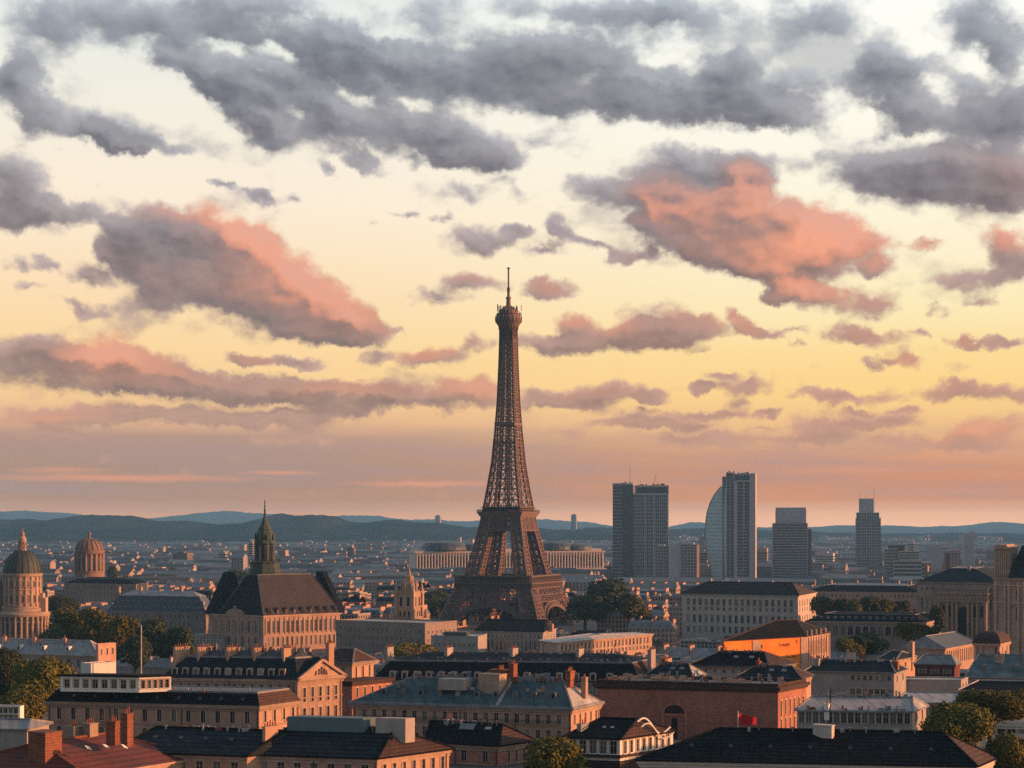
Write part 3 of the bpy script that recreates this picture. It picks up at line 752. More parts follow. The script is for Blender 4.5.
# ------------------------------------------------------------------ ground, hills
def interp(pts, x):
    if x <= pts[0][0]: return pts[0][1]
    for (x0, y0), (x1, y1) in zip(pts, pts[1:]):
        if x <= x1: return y0 + (y1 - y0) * (x - x0) / (x1 - x0)
    return pts[-1][1]
def hash2(i, j=0):
    return (math.sin(i * 127.1 + j * 311.7) * 43758.5453) % 1.0
GROUND = mat('city_ground', (0.105, 0.092, 0.088), var=0.4, scale=0.02, pattern=None)
gm = MB()
ys = [-2400, -1000, 0, 150, 260, 360, 460, 560, 660, 760, 860, 960, 1060, 1400, 2500, 5000, 9000, 16000, 25400]
for y0, y1 in zip(ys, ys[1:]):
    for x0, x1 in ((-19900, -4000), (-4000, 0), (0, 4000), (4000, 19900)):
        z0, z1 = ground_z(max(y0, 0)), ground_z(max(y1, 0))
        gm.poly([(x0, y0, z0), (x1, y0, z0), (x1, y1, z1), (x0, y1, z1)])
tag(gm.build('ground', [GROUND]), kind='structure')

HILLM = mat('wooded_hill', (0.020, 0.028, 0.036), var=0.7, scale=0.004, tint=(0.030, 0.036, 0.042), spec=0.0, rough=1.0)
def ridge(name, prof, Y, depth, bump, seed):
    """a hill range: rises from the plain to the ridge line, falls again behind"""
    px = [p[0] for p in prof]; a, b = px[0], px[-1]
    n = int((b - a) / 3)
    rows = []
    for r in range(-10, 7):
        t = r / 10.0
        row = []
        for i in range(n + 1):
            p = a + (b - a) * i / n
            zz = CAMZ + (HZ - interp(prof, p)) / FPX * Y
            bz = bump * (hash2(i + seed) - .5) * 1.2 + bump * math.sin(i * .37 + seed)
            fade = min(1, min(i, n - i) / 14.0)
            s = smooth01(1 - abs(t)) if t < 0 else smooth01(1 - abs(t) / .7)
            wob = 1 + 0.03 * math.sin(i * 0.21 + r * 1.7 + seed) * (1 - s)
            x = (p - 512) / FPX * Y
            row.append((x, Y + t * depth + 30 * math.sin(i * .3 + seed + r), max(-6, (zz * s + bz * s ** 8) * fade * wob)))
        rows.append(row)
    mb = MB()
    for r in range(len(rows) - 1):
        for i in range(n):
            mb.poly([rows[r][i], rows[r][i + 1], rows[r + 1][i + 1], rows[r + 1][i]])
    return tag(mb.build(name, [HILLM], smooth=True), kind='structure')
ridge('hills', [(-160,521),(-60,519),(0,519),(25,519.5),(50,521),(72,518),(95,515),(115,514.5),(135,517),(150,520),(200,522),(225,524.5),(245,524),(262,519),(281,514),(290,515),(298,516),(309,514),(322,514.5),(335,517),(347,521.5),(365,522),(400,520),(425,522),(450,525),(475,527),(540,529),(610,531),(700,534)], 9000, 2300, 4.0, 3)
ridge('hills', [(520,534),(560,529),(600,527.5),(640,529),(690,528.5),(740,529.5),(800,531),(850,533),(900,534),(960,533),(1024,534),(1100,533),(1200,533)], 10500, 2600, 4.0, 11)
ridge('far_hills', [(-260,515),(-60,512),(0,511),(55,511.5),(75,514.5),(95,517),(150,518),(185,516),(200,512.5),(215,511.5),(240,512),(265,513),(285,517),(330,518),(345,515),(360,514.5),(390,518),(430,520),(480,521),(530,521),(545,519.5),(560,519.5),(590,523),(610,525),(670,526.5),(690,523),(700,522.5),(712,525),(740,527),(800,527),(850,525.5),(880,526),(950,527),(975,524.5),(995,522.5),(1024,523.5),(1120,520),(1260,524)], 21500, 3600, 9.0, 23)

# ------------------------------------------------------------------ the haze the far city fades into
def haze():
    mb = MB(); mb.box(-20000, 20000, -2500, 25500, -8, 352)
    m = bpy.data.materials.new('haze_air'); m.use_nodes = True
    t = m.node_tree; t.nodes.clear()
    o = t.nodes.new('ShaderNodeOutputMaterial'); v = t.nodes.new('ShaderNodeVolumePrincipled')
    v.inputs['Color'].default_value = (0.235, 0.58, 1.0, 1)
    v.inputs['Density'].default_value = HAZE_D
    v.inputs['Anisotropy'].default_value = 0.0
    t.links.new(v.outputs[0], o.inputs['Volume'])
    hz = mb.build('haze', [m])
    tag(hz, kind='stuff')
haze()
# ------------------------------------------------------------------ the iron lattice tower
EY = 1580.0
EX = (508.5 - 512) / FPX * EY
tw = empty('lattice_tower', (EX, EY, 0), 'tall brown iron lattice tower with four spread legs rising above the whole city', 'tower', rz=R(-22))
AZ = [(0, 52), (9, 47.5), (20, 43.5), (34, 37.5), (46, 31.0), (70, 25.0), (90, 20.6), (105, 18.2), (123, 15.4), (151, 11.6), (180, 9.5), (206, 7.9), (240, 6.7), (265, 6.1), (284, 6.0)]
def ta(z): return interp(AZ, z)
LW = [(0, 17.5), (34, 13.5), (46, 12.6), (105, 8.6), (150, 7.5)]
def tb(z): return ta(z) - interp(LW, z)
def leg(z0, z1, levels, sx, sy, chord, brace, close=1):
    mb = MB()
    zs = [z0 + (z1 - z0) * k / levels for k in range(levels + 1)]
    def ring(z):
        a, b = ta(z), tb(z)
        return [Vector((sx * p, sy * q, z)) for p, q in ((a, a), (b, a), (b, b), (a, b))]
    for z, zz in zip(zs, zs[1:]):
        A, B = ring(z), ring(zz)
        for k in range(4):
            k2 = (k + 1) % 4
            mb.bar(A[k], B[k], chord)
            mb.bar(A[k], A[k2], brace * 1.2)
            m0, m1 = (A[k] + A[k2]) / 2, (B[k] + B[k2]) / 2
            mb.bar(A[k], m1, brace); mb.bar(A[k2], m1, brace); mb.bar(m0, m1, brace)
            mb.bar(m0, B[k], brace); mb.bar(m0, B[k2], brace)
            q0, q1 = (A[k] * 3 + B[k]) / 4, (A[k2] + B[k2] * 3) / 4
            h0, h1 = (A[k] + B[k]) / 2, (A[k2] + B[k2]) / 2
            mb.bar(h0, h1, brace)
    for k in range(4): mb.bar(B[k], B[(k + 1) % 4], chord)
    return mb
for sx in (-1, 1):
    for sy in (-1, 1):
        leg(2.5, 36, 5, sx, sy, 1.8, 0.8).build('leg', [IRON], tw)
        leg(46, 102, 8, sx, sy, 1.5, 0.72).build('leg_column', [IRON], tw)
        f = MB(); c = 42.0
        f.obox((sx * 41.5 - 12.5, sy * 41.5 - 12.5, -1), (25, 0, 0), (0, 25, 0), (0, 0, 2.2), 0)
        for ox in (-8, 8):
            for oy in (-8, 8):
                f.obox((sx * 41.5 + ox - 3.6, sy * 41.5 + oy - 3.6, 1.2), (7.2, 0, 0), (0, 7.2, 0), (0, 0, 5.2), 0)
        f.build('masonry_foot', [STONE], tw)
def rot4(k, x, y, z):
    for _ in range(k): x, y = -y, x
    return Vector((x, y, z))
# arches and the lattice girder over them, one per side
for k in range(4):
    mb = MB(); n = 26
    def arc(rx, rz, t): return (-rx * math.cos(PI * t), 1.5 + rz * math.sin(PI * t))
    prev = None
    for i in range(n + 1):
        t = i / n
        (xi, zi), (xo, zo) = arc(31.5, 18.0, t), arc(35.0, 21.5, t)
        yi, yo = -ta(zi) - .3, -ta(zo) - .3
        pi_, po = rot4(k, xi, yi, zi), rot4(k, xo, yo, zo)
        if prev:
            mb.bar(prev[0] + rot4(k, 0, -.7, 0), pi_ + rot4(k, 0, -.7, 0), 1.9); mb.bar(prev[1], po, 1.1)
            mb.bar(prev[0], po, .6); mb.bar(prev[1], pi_, .6)
        mb.bar(pi_, po, .7)
        prev = (pi_, po)
        if prev and i > 1: mb.obox(prev[0] + rot4(k, 0, -.9, 0), pi_ - last, rot4(k, 0, .5, 0), Vector((0, 0, 1.5)))
        last = pi_
        if 2 < i < n - 2 and i % 2:                           # spandrel lattice up to the gallery
            top = rot4(k, xo, -ta(34) - .2, 35.0)
            mb.bar(po, top, .75)
    mb.build('arch', [IRON], tw)
    g = MB(); m = 15
    for i in range(m):
        x0, x1 = -36 + 72 * i / m, -36 + 72 * (i + 1) / m
        for z0, z1 in ((23.5, 29.5), (29.5, 35.2)):
            y0, y1 = -ta(z0) - .1, -ta(z1) - .1
            g.bar(rot4(k, x0, y0, z0), rot4(k, x1, y1, z1), .5); g.bar(rot4(k, x1, y0, z0), rot4(k, x0, y1, z1), .5)
            g.bar(rot4(k, x0, y1, z1), rot4(k, x1, y1, z1), .9)
            g.bar(rot4(k, x0, y0, z0), rot4(k, x0, y1, z1), .55)
        g.bar(rot4(k, x0, -ta(23.5), 23.5), rot4(k, x1, -ta(23.5), 23.5), .9)
    g.build('girder', [IRON], tw)
    h = MB(); m = 12                                # the girder under the second platform
    for i in range(m):
        w0, w1 = ta(88), ta(100)
        f0, f1 = -1 + 2 * i / m, -1 + 2 * (i + 1) / m
        A, B = rot4(k, w0 * f0, -w0, 88), rot4(k, w0 * f1, -w0, 88)
        Cc, D = rot4(k, w1 * f0, -w1, 100), rot4(k, w1 * f1, -w1, 100)
        M0, M1 = (A + Cc) / 2, (B + D) / 2
        for p, q, tt in ((A, B, 1.3), (Cc, D, 1.2), (M0, M1, .8), (A, M1, .8), (B, M0, .8), (M0, D, .8), (M1, Cc, .8), (A, Cc, .8)): h.bar(p, q, tt)
    h.build('girder', [IRON], tw)
def ringbox(mb, half, t, z0, z1, m=0):
    mb.box(-half, half, -half, -half + t, z0, z1, m); mb.box(-half, half, half - t, half, z0, z1, m)
    mb.box(-half, -half + t, -half + t, half - t, z0, z1, m); mb.box(half - t, half, -half + t, half - t, z0, z1, m)
p1 = MB()
ringbox(p1, 36.2, 30, 34.6, 36.0); ringbox(p1, 37.2, 1.2, 36.0, 40.0); ringbox(p1, 38.3, 1.0, 35.6, 36.3); ringbox(p1, 38.3, 1.0, 39.6, 40.0); ringbox(p1, 38.6, 12, 40.0, 40.9)  # lowest floor ring widened over the central void to darken the inside
ringbox(p1, 33.5, 1.0, 40.95, 45.95, 1); ringbox(p1, 37.9, .5, 36.3, 39.7, 1); ringbox(p1, 37.6, 9, 46.0, 47.2)  # dark bands paint the recess shade behind the posts
for k in range(4):
    for i in range(41):
        x = -37.6 + 75.2 * i / 40
        p1.bar(rot4(k, x, -37.8, 40.9), rot4(k, x, -37.4, 46.0), .5)
        p1.bar(rot4(k, x, -38.15, 36.2), rot4(k, x, -38.15, 39.8), .7)
    p1.bar(rot4(k, -37.8, -37.9, 42.3), rot4(k, 37.8, -37.9, 42.3), .3)
p1.build('platform', [IRON, DARK], tw)
p2 = MB()
ringbox(p2, 20.0, 5, 100.0, 101.2); ringbox(p2, 21.0, 4, 101.2, 103.0); ringbox(p2, 22.0, 8, 103.0, 104.4); ringbox(p2, 22.6, 9, 104.4, 105.2)
ringbox(p2, 18.5, .8, 105.25, 108.95, 1); ringbox(p2, 19.6, 4, 109.0, 109.7)  # dark band paints the shade of the upper gallery recess
for k in range(4):
    for i in range(25):
        x = -22.2 + 44.4 * i / 24
        p2.bar(rot4(k, x, -22.3, 105.2), rot4(k, x, -22.3, 107.0), .35)
    p2.bar(rot4(k, -22.3, -22.3, 107.0), rot4(k, 22.3, -22.3, 107.0), .35)
p2.build('platform', [IRON, DARK], tw)
# the shaft
sh = MB(); z = 105.0; lv = []
while z < 272:
    lv.append(z); z += max(4.6, ta(z) * 0.62)
lv.append(274.0)
for z0, z1 in zip(lv, lv[1:]):
    a0, a1 = ta(z0), ta(z1)
    for k in range(4):
        i0, i1 = max(.12, (a0 - interp([(105, 11.0), (200, 6.0), (280, 3.6)], z0)) / a0), max(.12, (a1 - interp([(105, 11.0), (200, 6.0), (280, 3.6)], z1)) / a1)
        xs0, xs1 = (-1, -.5 - i0 / 2, -i0, i0, .5 + i0 / 2, 1), (-1, -.5 - i1 / 2, -i1, i1, .5 + i1 / 2, 1)
        P_ = [rot4(k, a0 * f, -a0, z0) for f in xs0]; Q_ = [rot4(k, a1 * f, -a1, z1) for f in xs1]
        if z0 > 172:
            xs0 = xs1 = (-1, -.36, .36, 1)
            P_ = [rot4(k, a0 * f, -a0, z0) for f in xs0]; Q_ = [rot4(k, a1 * f, -a1, z1) for f in xs1]
            for j in range(4): sh.bar(P_[j], Q_[j], 1.25 if j in (0, 3) else .8)
            for j in range(3): sh.bar(P_[j], Q_[j + 1], .52); sh.bar(P_[j + 1], Q_[j], .52)
            sh.bar(P_[0], P_[3], .7); sh.bar((P_[0] + Q_[0]) / 2, (P_[3] + Q_[3]) / 2, .4)
            continue
        for j in range(6): sh.bar(P_[j], Q_[j], (1.5 if j in (0, 5) else .9 if j in (2, 3) else .55) * (1.0 if z0 < 180 else .8))
        for j in range(5):
            t = .62 if z0 < 180 else .5
            if j == 2 and z0 < 165: continue
            sh.bar(P_[j], Q_[j + 1], t); sh.bar(P_[j + 1], Q_[j], t)
        sh.bar(P_[0], P_[5], .8)
        sh.bar((P_[0] + Q_[0]) / 2, (P_[5] + Q_[5]) / 2, .45)
for x in (-2.2, 2.2):
    for y in (-2.2, 2.2): sh.bar((x, y, 105), (x * .6, y * .6, 276), .7)
for j in range(33):
    z = 107 + j * 5
    for y in (-2, 2): sh.bar((-2.1, y, z), (2.1, y, z + 5), .5); sh.bar((2.1, y, z), (-2.1, y, z + 5), .5)
ringbox(sh, ta(186) + .9, 1.6, 185, 187.5)
sh.build('shaft', [IRON], tw)
tp = MB()
tp.lathe([(6.6, 262), (7.2, 270), (8.8, 276), (11.6, 280), (12.6, 281.2), (12.2, 281.4), (12.2, 283.2), (12.6, 283.4), (12.6, 284.4), (10.6, 284.6), (10.6, 287.6), (11.4, 287.8), (11.4, 288.4), (9.0, 288.8), (9.0, 291.6), (7.4, 292.4), (5.2, 294.4), (2.2, 296.5), (1.9, 302), (2.4, 302.2), (2.4, 304), (1.3, 304.4), (1.2, 309), (.01, 309)], 16)
for i in range(24):
    t = 2 * PI * i / 24
    tp.bar((12.3 * math.cos(t), 12.3 * math.sin(t), 281.4), (12.3 * math.cos(t), 12.3 * math.sin(t), 286.6), .4)
    tp.bar((6.6 * math.cos(t), 6.6 * math.sin(t), 264), (9.2 * math.cos(t), 9.2 * math.sin(t), 276.5), .55)
random.seed(5)
for i in range(40):
    t = random.uniform(0, 2 * PI); r = random.uniform(7, 12); z0 = random.choice((284.6, 288.8, 291))
    tp.bar((r * math.cos(t), r * math.sin(t), z0), (r * math.cos(t), r * math.sin(t), z0 + random.uniform(2, 6)), random.uniform(.4, 1.0))
tp.build('summit_gallery', [IRON], tw)
an = MB(); an.bar((0, 0, 308), (0, 0, 313), 1.9); an.bar((0, 0, 313), (0, 0, 331.6), 1.15); an.bar((-1.6, 0, 330.6), (1.6, 0, 330.6), .8)
for z in (310, 311.5): an.bar((-1.7, 0, z), (1.7, 0, z), .6); an.bar((0, -1.7, z), (0, 1.7, z), .6)
an.build('antenna', [IRON], tw)
# ------------------------------------------------------------------ landmarks of the middle distance
def arch_panel(mb, c, D, Nn, w, h, m, off=0.06, n=7):
    """a dark arched opening set just proud of a wall; c = bottom middle"""
    r = w / 2; pts = [(-r, 0), (r, 0)] + [(r * math.cos(PI * k / n), h - r + r * math.sin(PI * k / n)) for k in range(n + 1)]
    mb.poly([c + D * x + Nn * off + Vector((0, 0, z)) for x, z in pts], m)
def rect_panel(mb, c, D, Nn, w, h, m, off=0.06):
    mb.poly([c + D * x + Nn * off + Vector((0, 0, z)) for x, z in ((-w / 2, 0), (w / 2, 0), (w / 2, h), (-w / 2, h))], m)
def round_window(root, c, a, r, z, w, h, arch=True, wall=None, deep=.25):
    """a window on a round drum, facing outward at angle a"""
    pr = window_meshes(w, h, arch, wall)
    p = (c[0] + (r + .12) * math.cos(a), c[1] + (r + .12) * math.sin(a), z)
    return put_window(root, pr, p, a + PI / 2)

# --- the church at the left edge
def church():
    Y = 1150.0; c = at(22.5, 600, Y)
    g = empty('domed_church', (c.x, Y, 0), 'domed stone church with green ribbed dome and statue lantern at the left edge', 'church')
    r = 12.3
    d = MB(); d.lathe([(r + 1.2, 34.5), (r + 1.2, 37), (r + .3, 37.4), (r + .3, 38.4), (r, 38.6), (r, 49.4), (r + .5, 49.6), (r + .5, 50.4), (r - .1, 50.6), (r - .1, 58.2), (r + .6, 58.6), (r + .9, 59.6), (r + .9, 60.4), (r - .2, 60.6)], 40)
    dr = d.build('drum', [STONE2], g)
    p = MB()
    for k in range(20):
        a = 2 * PI * (k + .5) / 20
        n = Vector((math.cos(a), math.sin(a), 0)); t = Vector((-n.y, n.x, 0))
        p.obox(n * (r - .1) - t * .55 + Vector((0, 0, 38.6)), t * 1.1, n * .75, (0, 0, 19.8))
    p.build('pilaster', [STONE], dr)
    for k in range(20):
        a = 2 * PI * k / 20
        if math.sin(a) < .35:
            round_window(dr, (0, 0), a, r, 41.0, 1.9, 5.2, True, STONE)
            round_window(dr, (0, 0), a, r, 51.6, 1.7, 3.8, False, STONE)
    dm = MB(); R_ = r + .1
    dm.lathe([(R_ * math.cos(t) ** .92 if t < 1.5 else .8, 60.5 + 15.8 * math.sin(t)) for t in [PI / 2 * i / 14 for i in range(14)]] + [(1.9, 76.2)], 40)
    do = dm.build('dome', [COPPERD], g, smooth=True)
    rb = MB()
    for k in range(20):
        a = 2 * PI * k / 20; prev = None
        for i in range(14):
            t = PI / 2 * i / 14; rr = R_ * math.cos(t) ** .92 + .12
            q = Vector((rr * math.cos(a), rr * math.sin(a), 60.5 + 15.8 * math.sin(t)))
            if prev: rb.bar(prev, q, .28)
            prev = q
    rb.build('rib', [COPPER], do)
    l = MB(); l.lathe([(3.1, 75.6), (3.1, 76.6), (2.4, 76.8), (2.2, 78.2), (2.7, 78.4), (2.7, 79), (2.0, 79.2), (2.1, 80.6), (2.6, 82), (2.5, 84.2), (1.7, 85.2), (1.2, 85.8), (1.5, 86.6), (1.4, 87.6), (.7, 88.2), (.35, 88.8), (.3, 90.6), (.01, 90.8)], 10)
    for k in range(8):
        a = 2 * PI * k / 8; l.bar((2.9 * math.cos(a), 2.9 * math.sin(a), 76.6), (2.5 * math.cos(a), 2.5 * math.sin(a), 82), .5)
    l.build('lantern', [STONE2], g)
    co = MB(); co.lathe([(r + 1, 31.6), (r + 5.6, 31.9), (r + 6.0, 33.4), (r + 5.0, 34.6), (r + 1, 35.0)], 40); co.build('cornice', [STONE2], g)
    bd = MB(); bd.lathe([(r + 3.2, 0), (r + 3.2, 31.8)], 40)
    for k in range(28):
        a = 2 * PI * k / 28
        q = (r + 4.2) ; bd.lathe([(.95, 4), (.8, 30), (1.15, 30.4), (1.15, 31.7)], 8, 0, (q * math.cos(a), q * math.sin(a)))
    base = bd.build('body', [STONE2], g)
    for k in range(28):
        a = 2 * PI * (k + .5) / 28
        if math.sin(a) < .35: round_window(base, (0, 0), a, r + 3.2, 20, 1.8, 8.0, False, STONE)
    # stepped buttress block on the lit side and the small turret at the picture's edge
    b = MB(); b.obox((r - 1.5, -3, 34.6), (5.6, 0, 0), (0, 6, 0), (0, 0, 9.6)); b.obox((r - 1.2, -2.6, 44.2), (3.4, 0, 0), (0, 5.2, 0), (0, 0, 3)); b.build('buttress', [STONE], g)
    t = MB(); t.lathe([(3.6, 34), (3.6, 52), (4.1, 52.4), (4.1, 53.2), (3.4, 53.4), (3.2, 55), (2.4, 57.2), (1.2, 58.6), (.5, 59.2), (.4, 61.5), (.01, 61.6)], 16, 0, (-16.5, -2)); t.build('turret', [STONE2], g)
church()

def drum_tower():
    Y = 1700.0; c = at(89.5, 560, Y)
    g = empty('rotunda_tower', (c.x, Y, 0), 'round reddish stone tower with columns and low ribbed dome standing beyond the domed church', 'tower')
    r = 13.2
    d = MB(); d.lathe([(r + 1.4, 0), (r + 1.4, 46), (r + 1.8, 46.3), (r + 1.8, 47.5), (r, 47.7), (r, 64.2), (r + .9, 64.6), (r + 1.4, 65.8), (r + 1.6, 67.6), (r + .4, 68)], 36)
    dr = d.build('drum', [TERRA], g)
    p = MB()
    for k in range(18):
        a = 2 * PI * (k + .5) / 18; p.lathe([(1.15, 47.7), (.95, 63), (1.3, 63.4), (1.3, 64.4)], 8, 0, ((r + .7) * math.cos(a), (r + .7) * math.sin(a)))
    p.build('column', [TERRA], dr)
    for k in range(18):
        a = 2 * PI * k / 18
        if math.sin(a) < .3: round_window(dr, (0, 0), a, r, 49.5, 1.9, 11.5, True, TERRA)
    dm = MB(); dm.lathe([((r + .3) * math.cos(t) ** .8, 68 + 11.2 * math.sin(t)) for t in [PI / 2 * i / 10 for i in range(10)]] + [(1.6, 79.1)], 30)
    do = dm.build('dome', [TERRA2], g)
    rb = MB()
    for k in range(18):
        a = 2 * PI * k / 18; prev = None
        for i in range(10):
            t = PI / 2 * i / 10; rr = (r + .3) * math.cos(t) ** .8 + .2
            q = Vector((rr * math.cos(a), rr * math.sin(a), 68 + 11.2 * math.sin(t)))
            if prev: rb.bar(prev, q, .9)
            prev = q
    rb.build('rib', [TERRA], do)
    f = MB(); f.lathe([(2.2, 78.8), (2.2, 80.2), (1.2, 80.6), (1.0, 82.6), (1.7, 83.4), (1.7, 84.6), (.8, 85.6), (.3, 86), (.3, 88.4), (.01, 88.5)], 10); f.build('finial', [TERRA], g)
TERRA = mat('reddish_stone', (0.26, 0.165, 0.13), var=0.3, pattern='stone')
TERRA2 = mat('weathered_dome', (0.20, 0.125, 0.105), var=0.45, scale=0.4)
drum_tower()

def spired_palace():
    b = Bld('spired_palace', 'grand palace with steep dark roof and green copper spire, its right side lit orange', 'palace', (208.5, 613.6), (263.5, 615.6), (340, 612.6), 1250, base=0)
    b.walls(STONE, front=dict(cols=7, rows=[(4.0, 8.5, 1.9, False), (16, 7, 1.9, True)], m0=.08, m1=.08), right=dict(cols=15, rows=[(4.2, 8.8, 1.9, False), (16, 7, 1.9, True)], m0=.03, m1=.05), pane=False, cornice=STONE, over=1.0)
    pl = MB(); V3 = Vector((b.V.x, b.V.y, 0)); N3 = Vector((b.V.y, -b.V.x, 0))
    for k in range(16):
        o = b.P(0, .03 + .92 * k / 15, b.h - 14) + N3 * .02
        pl.obox(o - V3 * .5, V3 * 1.0, N3 * .55, (0, 0, 11.8))
    U3 = Vector((b.U.x, b.U.y, 0)); M3 = Vector((-b.U.y, b.U.x, 0))
    if M3.y > 0: M3 = -M3
    for k in range(8):
        o = b.P(.08 + .84 * k / 7, 0, b.h - 14) + M3 * .02
        pl.obox(o - U3 * .5, U3 * 1.0, M3 * .55, (0, 0, 11.8))
    pl.build('pilaster', [STONE], b.root)
    # steep pavilion roof with a flat ridge
    zr = b.zpy(574, .5, .5)
    E = [b.P(-.02, -.015, b.h + .02), b.P(.80, -.015, b.h + .02), b.P(.80, 1.015, b.h + .02), b.P(-.02, 1.015, b.h + .02)]
    M = [b.P(.30, .14, zr), b.P(.50, .14, zr), b.P(.50, .84, zr), b.P(.30, .84, zr)]
    mb = MB()
    for k in range(4): mb.poly([E[k], E[(k + 1) % 4], M[(k + 1) % 4], M[k]], 1 if k == 3 else 0)
    mb.poly(M, 2); mb.poly(E, 0)
    b.rf = mb.build('roof', [SLATE, PALROOF, ZINCD], b.root)
    hb = MB()
    for k in range(4): hb.bar(E[k], M[k], .9); hb.bar(M[k], M[(k + 1) % 4], .7)
    hb.build('ridge_cap', [ZINCD], b.rf)
    # gable fins closing the two ends of the roof
    fn = MB()
    for v in (1.0,):
        for a, w_ in ((.0, .10),):
            fn.poly([b.P(-.03, v - .02, b.h), b.P(.5, v - .02, b.h), b.P(.40, v - .02, zr + 1.5), b.P(.30, v - .02, zr + 1.5)]); fn.poly([b.P(-.03, v + .05, b.h), b.P(.5, v + .05, b.h), b.P(.40, v + .05, zr + 1.5), b.P(.30, v + .05, zr + 1.5)])
            fn.poly([b.P(-.03, v - .02, b.h), b.P(-.03, v + .05, b.h), b.P(.30, v + .05, zr + 1.5), b.P(.30, v - .02, zr + 1.5)])
            fn.poly([b.P(.40, v - .02, zr + 1.5), b.P(.40, v + .05, zr + 1.5), b.P(.30, v + .05, zr + 1.5), b.P(.30, v - .02, zr + 1.5)])
    fn.build('gable', [SLATE], b.root); fn = MB()
    for u in (1.0,):
        fs = [(b.P(u + du, -.03, b.h), b.P(u + du, .46, b.h), b.P(u + du - .06, .24, zr + 1.5), b.P(u + du - .06, .17, zr + 1.5)) for du in (-.07, .03)]
        fn.poly(fs[0]); fn.poly(fs[1])
        for k in range(4): fn.poly([fs[0][k], fs[0][(k + 1) % 4], fs[1][(k + 1) % 4], fs[1][k]])
    fn.build('gable', [SLATE], b.root)
    # row of round dormers with carved tops along the lit side
    dm = MB()
    dm.box(-1.5, 1.5, 0, 3, 0, 4.0, 0)
    dm.lathe([(1.9, 0), (1.7, .5), (.9, .9), (.01, 2.2)], 8, 0)
    for i in range(len(dm.v) - 32, len(dm.v)):
        x, y, z = dm.v[i]; dm.v[i] = (x, y + .8, z + 4.0)
    pn = MB(); arch_panel(pn, Vector((0, 0, .5)), Vector((1, 0, 0)), Vector((0, -1, 0)), 1.6, 3.0, 0)
    me = dm.mesh('dormer', [BROWNROOF]); pm = pn.mesh('pane', [GLASS])
    for k in range(9):
        f = .07 + .86 * k / 8
        d = part('dormer', me, b.rf, b.P(-.012, f, b.h + .3), math.atan2(b.V.y, b.V.x)); part('pane', pm, d)
    # the curved pediment over the shaded end
    pd = MB(); n = 12; c = b.P(.5, 0, b.h - .2) + M3 * 1.1
    arcp = [(-9 * math.cos(PI * k / n), 4.6 * math.sin(PI * k / n) ** .8) for k in range(n + 1)]
    pd.poly([c + U3 * x + Vector((0, 0, z)) for x, z in arcp]); pd.poly([c - M3 * 1.6 + U3 * x + Vector((0, 0, z)) for x, z in arcp])
    for (x0, z0), (x1, z1) in zip(arcp, arcp[1:]):
        pd.poly([c + U3 * x0 + Vector((0, 0, z0)), c + U3 * x1 + Vector((0, 0, z1)), c - M3 * 1.6 + U3 * x1 + Vector((0, 0, z1)), c - M3 * 1.6 + U3 * x0 + Vector((0, 0, z0))])
    pd.obox(c - M3 * .6 - U3 * 1.2 + Vector((0, 0, 4.2)), U3 * 2.4, M3 * 1.0, (0, 0, 2.6))
    pd.build('pediment', [STONE2], b.root)
    # spire
    q = b.P(.5, .42, 0); yq = b.c.y + q.y
    px = 264.8; x = (px - 512) / FPX * yq - b.c.x
    Z = lambda py: CAMZ - (py - HZ) / FPX * yq
    t = MB()
    k = yq / FPX
    t.lathe([(17 * k, Z(577)), (16 * k, Z(573)), (16.4 * k, Z(572)), (16.4 * k, Z(569)), (14.6 * k, Z(568)), (14.8 * k, Z(563.5)), (15.6 * k, Z(563)), (15.6 * k, Z(562)), (12 * k, Z(561))], 8, 0, (x, q.y))
    for j in range(16):
        a = 2 * PI * j / 16; t.bar((x + 15.2 * k * math.cos(a), q.y + 15.2 * k * math.sin(a), Z(563)), (x + 15.2 * k * math.cos(a), q.y + 15.2 * k * math.sin(a), Z(559)), .5)
    sp = t.build('spire_base', [COPPER], b.root)
    t = MB(); t.lathe([(7.2 * k, Z(563)), (7.2 * k, Z(542))], 8, 0, (x, q.y))
    for j in range(8):
        a = 2 * PI * (j + .5) / 8; t.lathe([(1.5 * k, Z(562)), (1.25 * k, Z(545)), (1.7 * k, Z(544.5)), (1.7 * k, Z(543))], 8, 0, (x + 9 * k * math.cos(a), q.y + 9 * k * math.sin(a)))
    cl = t.build('spire_colonnade', [COPPERD], b.root)
    pn = MB()
    for j in range(8):
        a = 2 * PI * j / 8; n = Vector((math.cos(a), math.sin(a), 0)); tt = Vector((-n.y, n.x, 0))
        arch_panel(pn, Vector((x, q.y, Z(560))) + n * 6.72 * k, tt, n, 3.0 * k, 14 * k, 0)
    pn.build('arched_opening', [DARK], cl)
    t = MB(); t.lathe([(10.6 * k, Z(543.5)), (10.9 * k, Z(542)), (10.9 * k, Z(540.5)), (9.4 * k, Z(540)), (9.6 * k, Z(536)), (8.6 * k, Z(532.5)), (6.4 * k, Z(530)), (6.9 * k, Z(529)), (5.4 * k, Z(526.5)), (3.6 * k, Z(524)), (2.5 * k, Z(520)), (1.5 * k, Z(517)), (1.0 * k, Z(514)), (.9 * k, Z(511)), (.55 * k, Z(507)), (.35 * k, Z(500)), (.01, Z(499.5))], 8, 0, (x, q.y))
    for zz, rr in ((514.5, 1.6), (510.5, 1.35), (506, 1.1), (502.5, .9)): t.lathe([(.3 * k, Z(zz + .8)), (rr * k, Z(zz)), (.3 * k, Z(zz - .8))], 8, 0, (x, q.y))
    for j in range(8):
        a = 2 * PI * (j + .5) / 8; t.lathe([(.9 * k, Z(540)), (.8 * k, Z(536)), (.01, Z(531.5))], 6, 0, (x + 9.6 * k * math.cos(a), q.y + 9.6 * k * math.sin(a)))
    t.build('spire', [COPPER], b.root)
spired_palace()

